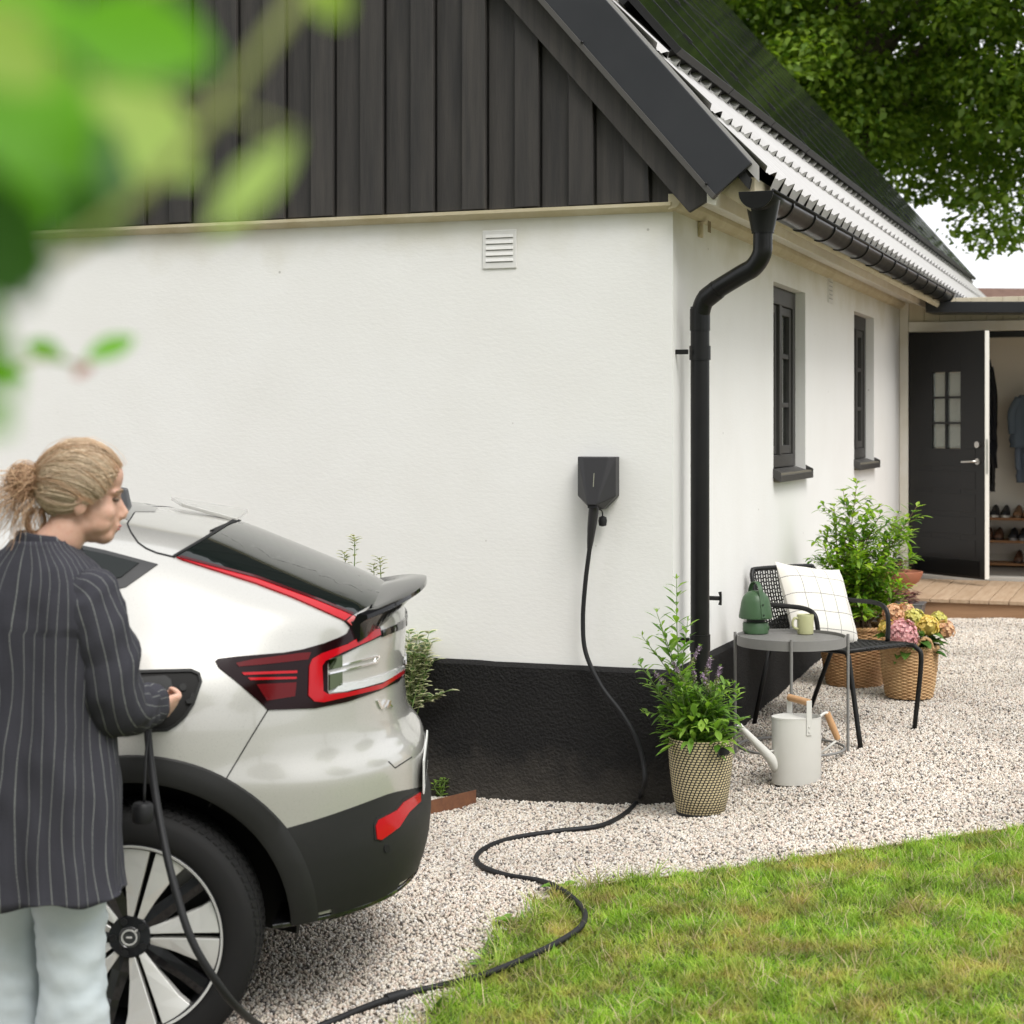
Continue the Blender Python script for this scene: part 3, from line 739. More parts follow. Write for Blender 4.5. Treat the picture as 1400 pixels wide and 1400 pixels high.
# gable vent: plate with pressed louvres
def vent(name, M_, w, h, n):
    mb = MB().box(-w / 2, w / 2, -.006, 0, -h / 2, h / 2)
    v = mb.build(name, WHITEP2, house, bevel=.003); v.matrix_local = M_
    for k in range(n):
        z = -h / 2 + h * (.20 + .62 * k / (n - 1)) - .004
        q = MB().hexa([(-w * .40, -.0065, z - .004), (w * .40, -.0065, z - .004), (w * .40, -.0065, z), (-w * .40, -.0065, z), (-w * .40, -.0065 - .002, z + .014), (w * .40, -.0065 - .002, z + .014), (w * .40, -.0065, z + .014), (-w * .40, -.0065, z + .014)])
        q = MB().prism([(-w * .40, -.0062, z), (-w * .40, -.0105, z + .001), (-w * .40, -.0062, z + .017)], (w * .80, 0, 0)).build('louvre', WHITEP2, v, bevel=.0008, seg=1)
        MB().box(-w * .39, w * .39, -.0068, -.0062, z - .0035, z).build('slot', M('vent_slot', (.22, .22, .21), .8), v)
WHITEP2 = M('white_vent', (.72, .71, .69), .45, var=(20, .5, (.64, .62, .58)))
vent('wall_vent', Matrix.Translation((-.843, -.0005, 2.526)), .172, .182, 5)
vent('wall_vent', Matrix.Translation((.0005, 4.02, 2.60)) @ Matrix.Rotation(R(90), 4, 'Z'), .17, .18, 5)

# ------------------------------------------------------------------ solar panels
CELL = M('solar_cell', (.004, .0045, .0055), .12, spec=.40, var=(2.5, .5, (.006, .0065, .007)))
PFR = M('panel_frame', (.006, .006, .006), .5)
def solar(y0, L0, w, h, label, col, row):
    base = RP(L0, y0, .060)
    rot = Matrix(((-math.cos(R(49.2)), 0, nrm.x, 0), (0, 1, 0, 0), (math.sin(R(49.2)), 0, nrm.z, 0), (0, 0, 0, 1)))  # local x up-slope, y along, z normal
    # columns: x axis up-slope, y along eave, z = roof normal
    rot = Matrix((( -math.cos(R(49.2)), 0, nrm.x), (0, 1, 0), (math.sin(R(49.2)), 0, nrm.z))).to_4x4()
    t = thing('solar_panel', label, 'solar panel', HM @ Matrix.Translation(base) @ rot, 'black solar panels on the roof')
    f = MB().box(0, h, 0, .012, 0, .035).box(0, h, w - .012, w, 0, .035).box(0, .012, .012, w - .012, 0, .035).box(h - .012, h, .012, w - .012, 0, .035)
    f.build('frame', PFR, t)
    MB().box(.012, h - .012, .012, w - .012, .022, .032).build('glass', CELL, t)
    for xx in (h * .22, h * .78):
        MB().box(xx - .03, xx + .03, -.012, .020, .0352, .041).build('clamp', PFR, t)
    mb = MB()
    for xx in (h * .22, h * .78): mb.box(xx - .02, xx + .02, .0, w, -.032, -.001)
    mb.build('rail', PFR, t)
    if row == 0: MB().box(.03, .036, .0, w + .012, -.066, -.001).build('shade_strip', M('panel_shade_black', (.004, .004, .004), .8), t)  # black strip added to stand in for the shade under the lowest panels
PW, PH = 1.05, 1.72
ordw = ['first', 'second', 'third', 'fourth', 'fifth', 'sixth', 'seventh', 'eighth', 'ninth', 'tenth', 'eleventh', 'twelfth', 'thirteenth']
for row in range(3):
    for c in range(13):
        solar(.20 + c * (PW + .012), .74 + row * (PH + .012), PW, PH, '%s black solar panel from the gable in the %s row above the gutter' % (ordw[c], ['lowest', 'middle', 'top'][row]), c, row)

# ------------------------------------------------------------------ entrance annex
annex = thing('entrance_annex', 'cream boarded entrance annex with open doorway at the end of the house', 'annex', HM @ Matrix.Translation((0, yA, 0)))
BOARD = M('cream_board', (.64, .57, .44), .75, var=(5, .7, (.56, .49, .35)), bump=(26, .3, .003), stretch=(2, 2, .4))
IN_W = M('hall_wall', (.80, .76, .68), .85, bump=(20, .1, .003))
OX0, OX1, DZ0, DZ1 = .078, 2.30, .43, 2.475  # opening widened beyond the view, added to let more daylight into the hall
wl = MB().box(OX1 + .09, 3.4, 0, .12, .1, 2.475).build('wall', BOARD, annex)
for i in range(26):
    x0 = .078 + i * .128
    MB().box(x0, x0 + .125, .002, .03, 2.565, 2.76).build('plank', BOARD, wl, bevel=.002, seg=1)
for i in range(7):
    x0 = OX1 + .095 + i * .128
    MB().box(x0, x0 + .125, -.022, -.002, .42, 2.47).build('plank', BOARD, wl, bevel=.002, seg=1)
MB().box(.003, .076, -.03, .10, .2, 2.76).build('corner_post', WHITEP, annex, bevel=.004)
MB().box(.078, 3.4, -.035, .10, 2.477, 2.562).build('header', WHITEP, annex, bevel=.004)
MB().box(OX1 + .005, OX1 + .088, -.035, .10, .42, 2.475).build('door_jamb', WHITEP, annex, bevel=.004)
MB().box(.0785, OX1 + .004, -.02, .12, .395, .43).build('threshold', M('threshold_alu', (.5, .47, .42), .4), annex, bevel=.003)
BLKD = M('black_door', (.0075, .0075, .0078), .42, var=(3, .5, (.011, .0105, .0105)))
mb = MB().box(.0785, .115, .0, .10, DZ0, DZ1 - .001).box(.115, OX1, .0, .10, DZ1 - .05, DZ1 - .001).box(OX1 - .035, OX1 + .004, .0, .10, DZ0, DZ1 - .05)
mb.build('door_frame', BLKD, annex, bevel=.003)
# room
mb = MB(); D = 1.75
mb.add([(.06, .12, .40), (2.6, .12, .40), (2.6, D, .40), (.06, D, .40)], [(0, 1, 2, 3)])
mb.build('hall_floor', M('hall_floor', (.20, .18, .155), .6), annex)
mb = MB()
mb.add([(.06, D, .40), (2.6, D, .40), (2.6, D, 2.55), (.06, D, 2.55)], [(3, 2, 1, 0)])
mb.add([(.06, .10, .40), (.06, D, .40), (.06, D, 2.55), (.06, .10, 2.55)], [(0, 1, 2, 3)])
mb.add([(2.6, .12, .40), (2.6, D, .40), (2.6, D, 2.55), (2.6, .12, 2.55)], [(3, 2, 1, 0)])
mb.add([(.06, .12, 2.55), (2.6, .12, 2.55), (2.6, D, 2.55), (.06, D, 2.55)], [(0, 1, 2, 3)])
mb.build('hall_wall', IN_W, annex)
MB().box(.07, 2.59, D - .015, D - .001, .405, .50).build('skirting', WHITEP, annex, bevel=.003)
# flat canopy and low roof
FL2 = M('canopy_fascia', (.020, .021, .024), .35)
mb = MB().hexa([(.28, -.52, 2.612), (3.6, -.52, 2.53), (3.6, 4, 2.62), (.28, 4, 2.70), (.28, -.52, 2.700), (3.6, -.52, 2.618), (3.6, 4, 2.75), (.28, 4, 2.83)])
mb.build('canopy', FL2, annex, bevel=.004)
# door leaf (opens outward)
ang = R(-40)
LM = Matrix.Translation((.085, -.03, 0)) @ Matrix.Rotation(ang, 4, 'Z')
def leafpart(mb, name, mat, par, **k):
    mb.v = [tuple(LM @ Vector(p)) for p in mb.v]; return mb.build(name, mat, par, **k)
LW, LZ0, LZ1 = .87, .452, 2.455
gx0, gx1, gz0, gz1 = .27, .60, 1.50, 2.13
mb = MB().box(0, gx0, 0, .045, LZ0, LZ1).box(gx1, LW, 0, .045, LZ0, LZ1).box(gx0, gx1, 0, .045, LZ0, gz0).box(gx0, gx1, 0, .045, gz1, LZ1)
leaf = leafpart(mb, 'door', BLKD, annex, bevel=.003)
leafpart(MB().box(LW + .0005, LW + .004, .004, .045, LZ0 + .004, LZ1 - .004).box(LW - .012, LW + .003, .0455, .050, LZ0 + .01, LZ1 - .01), 'door_edge', M('door_edge_white', (.72, .70, .64), .5), leaf)
for z in np.linspace(.62, 1.36, 5):
    leafpart(MB().box(.10, LW - .10, -.003, -.0002, z, z + .14), 'door_board', BLKD, leaf, bevel=.0025)
leafpart(MB().box(.07, LW - .05, -.004, -.0004, .47, .60), 'kick_plate', M('kick_plate', (.02, .02, .02), .2, metal=.5), leaf, bevel=.001)
PANE_T = M('rippled_glass', (.80, .86, .82), .18, trans=.85, bump=(30, .4, .01))
for i in range(2):
    for j in range(3):
        a = gx0 + (gx1 - gx0) * i / 2; b = gz0 + (gz1 - gz0) * j / 3
        leafpart(MB().box(a + .008, a + (gx1 - gx0) / 2 - .008, .018, .024, b + .008, b + (gz1 - gz0) / 3 - .008), 'pane', PANE_T, leaf)
mb = MB().box((gx0 + gx1) / 2 - .0085, (gx0 + gx1) / 2 + .0085, -.004, .04, gz0, gz1)
for j in (1, 2):
    zz = gz0 + (gz1 - gz0) * j / 3
    mb.box(gx0, (gx0 + gx1) / 2 - .009, -.003, .04, zz - .0085, zz + .0085).box((gx0 + gx1) / 2 + .009, gx1, -.003, .04, zz - .0085, zz + .0085)
leafpart(mb, 'glazing_bar', BLKD, leaf, bevel=.002)
CHR = M('satin_steel', (.55, .53, .50), .28, metal=1.0)
mb = MB().tube([(LW - .07, 0, 1.40), (LW - .07, -.05, 1.40), (LW - .085, -.06, 1.40), (LW - .19, -.062, 1.395)], .0095, 10)
leafpart(mb, 'handle', CHR, leaf, smooth=60)
leafpart(MB().tube([(LW - .07, 0, 1.40), (LW - .07, -.012, 1.40)], .026, 20), 'handle_rose', CHR, leaf, smooth=40)
leafpart(MB().tube([(LW - .07, 0, 1.535), (LW - .07, -.016, 1.535)], .026, 20), 'lock', CHR, leaf, smooth=40)
leafpart(MB().tube([(LW - .07, .045, 1.40), (LW - .07, .10, 1.40), (LW - .10, .11, 1.40)], .0095, 10), 'handle', CHR, leaf, smooth=60)
leafpart(MB().box(LW + .0042, LW + .006, .012, .034, 1.30, 1.58), 'lock_plate', CHR, leaf)
for z in (.62, 2.2): MB().box(.09, .112, -.03, -.018, z, z + .10).build('hinge', CHR, annex, bevel=.002)

# deck: fascia and single planks
dk = thing('wooden_deck', 'weathered timber deck step before the open black door', 'deck', HM @ Matrix.Translation((0, 5.62, 0)))
DW = M('deck_timber', (.40, .27, .17), .7, var=(5, .9, (.50, .37, .25)), bump=(30, .4, .003), stretch=(6, .5, 6))
DW2 = M('deck_timber_b', (.46, .33, .22), .7, var=(4, .9, (.38, .26, .16)), bump=(30, .4, .003), stretch=(6, .5, 6))
r = random.Random(5)
x = .04
while x < 3.4:
    MB().box(x, x + .136, -.02, yA - 5.62 - .04, .372, .400 + r.uniform(0, .0015)).build('plank', DW if r.random() < .5 else DW2, dk, bevel=.003)
    x += .142
MB().box(.035, 3.46, .002, .03, .20, .370).build('fascia', M('deck_fascia', (.38, .22, .12), .7, var=(4, .9, (.30, .17, .09)), bump=(30, .4, .003), stretch=(.5, 6, 6)), dk, bevel=.002)
MB().box(.045, 3.4, .04, 1.6, .1, .366).build('joist', M('deck_joist', (.2, .13, .08), .8), dk)

# ---- things in the hall
def hp_(px, py, d): return HMI @ Vector((0, 0, 0)) if False else hplane(px, py, 1, yA + d)
SHW = M('shelf_wood', (.33, .16, .065), .55, var=(4, .8, (.26, .12, .05)), stretch=(.4, 4, 4))
shelf = thing('shoe_shelf', 'low three tier wooden shoe shelf against the hall wall', 'shelf', HM @ Matrix.Translation((0, yA, 0)))
s_z = [hp_(1370, 708, 1.42).z, hp_(1370, 739, 1.42).z, hp_(1370, 770, 1.42).z]
for z in s_z: MB().box(.30, 2.0, 1.42, 1.74, z - .022, z).build('shelf_board', SHW, shelf, bevel=.002)
for xx in (.29, 2.0):
    MB().box(xx - .012, xx + .0, 1.44, 1.735, .402, s_z[0] - .001).build('leg', SHW, shelf)
def shoe(px, zi, mat, label, l=.26, sole=(.7, .68, .62), w=.095, d=1.56, yaw=0):
    p = hp_(px, 700, d)
    t = thing('shoe', label, 'shoe', HM @ Matrix.Translation((p.x, yA + d, s_z[zi] + .001)) @ Matrix.Rotation(R(yaw), 4, 'Z'))
    rings = []
    for yy, ww, hh in [(-.13, .030, .045), (-.115, .038, .060), (-.06, .045, .070), (0, .043, .085), (.05, .037, .105), (.10, .036, .110), (.125, .028, .10)]:
        rings.append([(ww * math.cos(a_), yy, .022 + max(0, math.sin(a_)) * (hh - .022) if math.sin(a_) > 0 else .022) for a_ in np.linspace(0, 2 * math.pi, 16, endpoint=False)])
    MB().loft(rings).build('upper', mat, t, smooth=60)
    n = 20
    pts = [(.047 * math.cos(a_) * (1 if math.sin(a_) < 0 else .86), .137 * math.sin(a_), .0) for a_ in np.linspace(0, 2 * math.pi, n, endpoint=False)]
    MB().prism(pts, (0, 0, .024)).build('sole', M('sole_%d' % int(sole[0] * 100), sole, .7), t, bevel=.003)
BLKS = M('shoe_black', (.015, .015, .017), .6); BRS = M('shoe_brown', (.10, .045, .022), .55); WHS = M('shoe_white', (.6, .58, .54), .6); TAN_ = M('shoe_tan', (.22, .12, .06), .65)
shoe(1346, 0, WHS, 'white shoe beside the door edge on the top shelf')
shoe(1360.5, 0, BLKS, 'black shoe with white sole beside the white shoe'); shoe(1375, 0, BLKS, 'black shoe with white sole beside the tan shoe')
shoe(1392, 0, TAN_, 'tan suede shoe on the top shelf', sole=(.2, .14, .09)); shoe(1405, 0, TAN_, 'second tan suede shoe at the end of the pair', sole=(.2, .14, .09))
shoe(1352, 1, BRS, 'brown leather shoe close to the door on the middle shelf', sole=(.06, .04, .03)); shoe(1366, 1, BRS, 'brown leather shoe next to the black pair on the middle shelf', sole=(.06, .04, .03))
shoe(1386, 1, BLKS, 'black shoe on the middle shelf next to brown pair', sole=(.3, .29, .28)); shoe(1399, 1, BLKS, 'black shoe on the middle shelf away from brown pair', sole=(.3, .29, .28))
shoe(1393, 2, BRS, 'brown sandal on the lowest shelf', sole=(.06, .04, .03))
def garment(name, label, cat, px0, px1, py0, py1, d, mat, seed, split=None):
    a = hp_(px0, py0, d); b = hp_(px1, py1, d)
    cx = (a.x + b.x) / 2; w = abs(b.x - a.x) / 2; z1, z0 = a.z, b.z
    t = thing(name, label, cat, HM @ Matrix.Translation((cx, yA + d, z0)))
    rings = []; n = 36; h = z1 - z0
    for k in range(16):
        f = k / 15
        ww = w * (1.0 - .55 * max(0, f - .72) / .28 * (1 if f < 1 else 1)); ww *= (1 + .05 * math.sin(k * 2.1 + seed))
        dd = .075 * (1 - .6 * max(0, f - .75) / .25)
        rings.append([(ww * math.cos(a_) * (1 + .06 * math.sin(5 * a_ + seed + f)), dd * math.sin(a_) * (1 + .25 * math.sin(7 * a_ + seed * 2)), f * h) for a_ in np.linspace(0, 2 * math.pi, n, endpoint=False)])
    MB().loft(rings).build('body', mat, t, smooth=180)
    for sg in (-1, 1):
        MB().tube([(sg * w * .50, -.02, h * .93), (sg * w * .86, -.05, h * .66), (sg * w * .84, -.06, h * .26)], [w * .24, w * .27, w * .22], 14, sub=4).build('sleeve', mat, t, smooth=60)
    MB().tube([(0, .02, h - .01), (0, .0, h + .05), (0, .10, h + .06)], .006, 8).build('hook', CHR, t)
garment('hanging_coat', 'black coat hanging in the hall behind the open door', 'coat', 1331, 1362.5, 492, 640, 1.45, M('coat_black', (.012, .013, .018), .85, bump=(60, .3, .004)), 1)
garment('hanging_bag', 'black cloth bag hanging low under the black coat', 'bag', 1338, 1360, 620, 672, 1.30, M('bag_black', (.014, .013, .014), .7, bump=(50, .3, .004)), 2)
garment('hanging_jacket', 'grey blue jacket hanging on the hall wall', 'jacket', 1381, 1430, 540, 612, 1.45, M('jacket_blue', (.13, .17, .22), .9, bump=(80, .3, .003)), 3)
garment('hanging_scarf', 'light blue grey shirt hanging under the jacket', 'shirt', 1390, 1424, 590, 660, 1.52, M('shirt_blue', (.17, .21, .27), .9, bump=(80, .3, .003)), 4)
# ================================================================== objects around the house
BLKF = M('black_plastic', (.014, .014, .015), .5, var=(30, .4, (.018, .018, .019)), spec=.3)
# ---- wall charger
ch = thing('wall_charger', 'faceted dark grey wall charger on the white gable', 'charger', HM @ Matrix.Translation((-.345, -.002, 1.427)))
def hull(pts, name, mat, par, bevel=.004):
    bm = bmesh.new()
    for p in pts: bm.verts.new(p)
    bmesh.ops.convex_hull(bm, input=bm.verts[:])
    bmesh.ops.dissolve_limit(bm, angle_limit=R(2), verts=bm.verts[:], edges=bm.edges[:])
    me = bpy.data.meshes.new(name); bm.to_mesh(me); bm.free(); me.materials.append(mat)
    o = bpy.data.objects.new(name, me); COL.objects.link(o); o.parent = par
    if bevel:
        md = o.modifiers.new('bevel', 'BEVEL'); md.width = bevel; md.segments = 3; md.limit_method = 'ANGLE'; md.angle_limit = R(8)
    return o
ol = [(-.092, .124), (.092, .124), (.092, -.056), (.030, -.118), (-.030, -.118), (-.092, -.056)]
CH = M('charger_grey', (.030, .029, .031), .42, spec=.4)
hull([(x, 0, z) for x, z in ol] + [(x, -.058, z) for x, z in ol] + [(-.060, -.074, .122), (.060, -.074, .122), (.021, -.130, -.095), (-.021, -.130, -.095)], 'housing', CH, ch, .004)
MB().prism([(-.003, -.0935, .048), (.001, -.0930, .050), (.003, -.1095, -.012), (-.001, -.1100, -.014)], (0, -.0018, 0)).build('status_light', M('status_strip', (.22, .22, .17), .4), ch)
MB().prism([(-.022, -.040, -.097), (.022, -.040, -.097), (.022, -.124, -.098), (-.022, -.124, -.098)], (0, 0, -.012)).build('socket', BLKF, ch)

# ---- charging cable: plug at the wall, lead over the gravel and lawn, plug in the car
cab = thing('charging_cable', 'black charging cable running from wall charger across gravel to car', 'cable', TR(gp(700, 1145)))
CABM = M('black_rubber', (.013, .013, .014), .55, var=(8, .5, (.018, .018, .019)), spec=.35)
hang = [(807, 742, .072), (800, 800, .065), (797, 850, .062), (801, 893, .066), (822, 938, .078), (850, 975, .10), (870, 1010, .13), (880, 1045, .16), (881, 1072, .19)]
pts = [HM @ hplane(x, y, 1, -d) for x, y, d in hang]
gpx = [(872, 1094), (853, 1113), (820, 1129), (765, 1136), (705, 1145), (668, 1157), (651, 1172), (662, 1186), (695, 1197), (738, 1204), (765, 1215), (788, 1232), (800, 1250), (793, 1268), (765, 1287), (720, 1309), (660, 1333), (600, 1348), (550, 1360), (500, 1377), (450, 1398), (405, 1413)]
pts += [gp(x, y, .012 if not (x > 655 and 1210 < y < 1340) else .040) for x, y in gpx]
pts += [at(365, 1407, 4.86), at(330, 1383, 4.62), at(298, 1345, 4.52), at(262, 1285, 4.50), at(238, 1210, 4.54), at(222, 1140, 4.60), at(210, 1070, 4.66), at(202, 1000, 4.70), at(206, 975, 4.72)]
MB().tube(pts, .0105, 10, sub=5).build('lead', CABM, cab, smooth=180, world=True)
p = gp(550, 1360, .012); q = gp(528, 1366, .012)
MB().tube([p + (q - p) * -.2, q], .0165, 12).build('cable_tie', CABM, cab, smooth=50, world=True)
# wall plug handle
a = HM @ Vector((-.345, -.098, 1.326)); b_ = HM @ hplane(806, 750, 1, -.070)
d = b_ - a
MB().tube([a, a + d * .15, a + d * .5, a + d * .95, b_], [.024, .0235, .021, .0125, .011], 16, sub=3).build('wall_plug', CH, cab, smooth=60, world=True)
cc = HM @ hplane(824, 712, 1, -.045)
MB().lathe([(.005, -.026), (.017, -.022), (.020, .0), (.017, .016), (.006, .022)], 16, c=tuple(cc)).build('plug_cap', BLKF, cab, smooth=40, world=True)
MB().tube([cc + Vector((0, 0, .02)), cc + Vector((-.004, -.012, .045)), cc + Vector((-.02, -.03, .055))], .003, 6, sub=3).build('cap_strap', BLKF, cab, smooth=180, world=True)

# ---- round side table
fl = gp(1007, 1031); fr = gp(1158, 1031)
tc_ = (fl + fr) / 2; tr_ = (fr - fl).length / 2
tz = at(1077, 872, tc_.y).z - gz(tc_.x, tc_.y)
tbl = thing('side_table', 'round grey metal tray table with perforated top beside the chair', 'table', TR((tc_.x, tc_.y, gz(tc_.x, tc_.y))))
GREYM = M('grey_powder_coat', (.20, .195, .185), .5, var=(40, .3, (.235, .23, .22)))
def perf_mat():
    m = bpy.data.materials.new('perforated_grey'); m.use_nodes = True; nt = m.node_tree; b = nt.nodes['Principled BSDF']
    tc = _n(nt, 'ShaderNodeTexCoord'); mp = _n(nt, 'ShaderNodeMapping'); mp.inputs['Scale'].default_value = (95, 95, 0); mp.inputs['Rotation'].default_value = (0, 0, R(45)); nt.links.new(tc.outputs['Object'], mp.inputs[0])
    vo = _n(nt, 'ShaderNodeTexVoronoi'); vo.inputs['Scale'].default_value = 1; vo.inputs['Randomness'].default_value = 0; nt.links.new(mp.outputs[0], vo.inputs['Vector'])
    mr = _n(nt, 'ShaderNodeMapRange'); mr.inputs[1].default_value = .30; mr.inputs[2].default_value = .36; nt.links.new(vo.outputs['Distance'], mr.inputs[0])
    mx = _n(nt, 'ShaderNodeMix', data_type='RGBA'); mx.inputs[6].default_value = (.055, .05, .045, 1); mx.inputs[7].default_value = (.22, .215, .205, 1); nt.links.new(mr.outputs[0], mx.inputs[0])
    nt.links.new(mx.outputs[2], b.inputs['Base Color']); b.inputs['Roughness'].default_value = .5
    return m
rr_ = tr_ - .008
MB().lathe([(rr_ - .006, tz - .004), (rr_ - .006, tz)], 64).build('table_top', perf_mat(), tbl)
MB().lathe([(rr_ - .005, tz - .030), (rr_, tz - .030), (rr_, tz + .014), (rr_ + .004, tz + .014), (rr_ + .004, tz - .034), (rr_ - .005, tz - .034)], 72, caps=False).build('rim', GREYM, tbl, smooth=40)
for k in range(4):
    an = R(-9 + 90 * k); x, y = math.cos(an) * (rr_ + .0115), math.sin(an) * (rr_ + .0115)
    gzl = gz(tc_.x + x, tc_.y + y) - gz(tc_.x, tc_.y)
    MB().tube([(x, y, gzl - .004), (x, y, tz + .024)], .0075, 10).build('leg', GREYM, tbl, smooth=50)
MB().tube([(math.cos(a_) * (rr_ - .004), math.sin(a_) * (rr_ - .004), .035) for a_ in np.linspace(0, 2 * math.pi, 48, endpoint=False)], .0065, 8, closed=True).build('lower_ring', GREYM, tbl, smooth=180)
TZ = gz(tc_.x, tc_.y) + tz
# ---- green lantern speaker and mug on the table
def on_table(px, py):
    dd = ray(px, py); t = (TZ - CAMZ) / dd.z; return Vector((dd.x * t, t, TZ + .0005))
lp = on_table(1033, 866)
GRN = M('green_metal', (.045, .095, .042), .42, var=(25, .3, (.055, .11, .05)))
ln = thing('green_lantern', 'dark green dome shaped lantern with strap handle on the table', 'lantern', TR(lp, R(20)))
MB().lathe([(.001, 0), (.060, 0), (.064, .004), (.064, .052), (.061, .056), (.050, .058)], 40).build('base', GRN, ln, smooth=40)
MB().lathe([(.046, .056), (.046, .085)], 30).build('neck', M('dark_green_gap', (.012, .02, .012), .6), ln, smooth=40)
MB().lathe([(.078, .076), (.083, .078), (.084, .086), (.078, .120), (.071, .160), (.062, .185), (.045, .205), (.022, .214), (.001, .216)], 48).build('shade', GRN, ln, smooth=50)
mb = MB(); pth = []
for a_ in np.linspace(-.15, math.pi + .15, 25):
    pth.append((.0, .060 * math.cos(a_), .190 + .072 * math.sin(a_)))
pth = [(0, .086, .085), (0, .080, .125), (0, .072, .165)] + [(0, .058 * math.cos(a_), .20 + .060 * math.sin(a_)) for a_ in np.linspace(.1, math.pi - .1, 18)] + [(0, -.072, .165), (0, -.080, .125), (0, -.086, .085)]
rows = [[(x - .011, y * 1.01, z), (x + .011, y * 1.01, z), (x + .011, y * .97, z - .003), (x - .011, y * .97, z - .003)] for x, y, z in pth]
MB().loft(rows).build('strap_handle', GRN, ln, smooth=35)
for s in (-1, 1):
    for z, y in ((.10, .0865), (.15, .0775)):
        MB().tube([(0, s * y, z), (0, s * (y + .004), z)], .004, 8).build('rivet', M('dark_rivet', (.02, .03, .02), .4), ln)
MB().tube([(.062, 0, .028), (.068, 0, .028)], .010, 14).build('knob', GRN, ln, smooth=40).matrix_local = Matrix.Rotation(R(-35), 4, 'Z')
mp_ = on_table(1101, 867)
mug = thing('mug', 'pale olive green ceramic mug on the tray table', 'mug', TR(mp_, R(200)))
OLV = M('olive_glaze', (.38, .38, .20), .32, var=(20, .4, (.42, .42, .24)))
MB().lathe([(.001, .0), (.036, .0), (.040, .004), (.042, .096), (.0405, .098), (.038, .095), (.036, .01), (.001, .008)], 36).build('body', OLV, mug, smooth=40)
MB().tube([(.040, 0, .078), (.060, 0, .082), (.072, 0, .062), (.066, 0, .036), (.040, 0, .026)], [.007, .0065, .006, .0065, .007], 10, sub=5).build('handle', OLV, mug, smooth=180)

# ---- black outdoor armchair
A, B, C, D_ = gp(1031, 989), gp(1108, 967), gp(1177, 1024), gp(1250, 997)
mid = (A + B + C + D_) / 4
fdir = ((C + D_) - (A + B)); fdir.z = 0; fdir.normalize()
yaw = math.atan2(fdir.y, fdir.x) - math.pi / 2
cm = TR((mid.x, mid.y, gz(mid.x, mid.y)), yaw); cmi = cm.inverted()
lA, lB, lC, lD = [cmi @ q for q in (A, B, C, D_)]
chair = thing('armchair', 'black tube frame garden armchair with woven seat by the white wall', 'chair', cm)
CHB = M('chair_black', (.010, .010, .010), .42, var=(30, .4, (.014, .014, .013)), spec=.35)
def st(q): return (q.x, q.y, q.z - .004)
xr_ = [lA.x, lC.x]; 
R_back = lA if lA.x > 0 else lB; L_back = lB if lA.x > 0 else lA
R_fr = lC if lC.x > 0 else lD; L_fr = lD if lC.x > 0 else lC
for s, bk, fr_ in ((1, R_back, R_fr), (-1, L_back, L_fr)):
    MB().tube([(s * .235, -.26, .405), (s * .24, .05, .425), (s * .24, .29, .437), (s * .243, .35, .425), (s * .25, .375, .36), st(fr_)], .0125, 12, sub=5).build('front_leg', CHB, chair, smooth=180)
    MB().tube([(s * .235, -.23, .408), st(bk)], .0125, 12).build('back_leg', CHB, chair, smooth=180)
    MB().tube([(s * .235, -.325, .60), (s * .25, -.26, .625), (s * .255, -.06, .632), (s * .255, .06, .630), (s * .253, .125, .605), (s * .25, .145, .54), (s * .24, .15, .44)], .0125, 12, sub=5).build('armrest', CHB, chair, smooth=180)
MB().tube([(.235, -.25, .40), (.235, -.285, .47), (.235, -.36, .72), (.22, -.385, .785), (.17, -.39, .80), (-.17, -.39, .80), (-.22, -.385, .785), (-.235, -.36, .72), (-.235, -.285, .47), (-.235, -.25, .40)], .0125, 12, sub=4).build('back_frame', CHB, chair, smooth=180)
MB().tube([(.24, .315, .437), (-.24, .275, .437)], .0125, 12).build('seat_rail', CHB, chair, smooth=180)
MB().tube([(.235, -.25, .405), (-.235, -.25, .405)], .0125, 12).build('seat_rail', CHB, chair, smooth=180)
def weave(name, P, nu, nv, par, r_=.0042):
    """woven cord between four sides: P(u,v) -> point"""
    mb = MB()
    for i in range(nu):
        u = (i + .5) / nu; mb.tube([P(u, v) + Vector((0, 0, .0025 * (1 if (k + i) % 2 else -1))) for k, v in enumerate(np.linspace(0, 1, nv + 1))], r_, 5)
    for j in range(nv):
        v = (j + .5) / nv; mb.tube([P(u, v) + Vector((0, 0, .0025 * (-1 if (k + j) % 2 else 1))) for k, u in enumerate(np.linspace(0, 1, nu + 1))], r_ * .9, 5)
    return mb.build(name, M('black_cord', (.022, .022, .021), .65), par, smooth=180, kind='stuff')
weave('woven_seat', lambda u, v: Vector(((u - .5) * .475, -.25 + v * .565, .41 + .03 * v - .022 * math.sin(math.pi * v) * math.sin(math.pi * u))), 30, 24, chair)
weave('woven_back', lambda u, v: Vector(((u - .5) * .46, -.265 - v * .12 - .02 * math.sin(math.pi * v), .44 + v * .36)), 26, 18, chair)
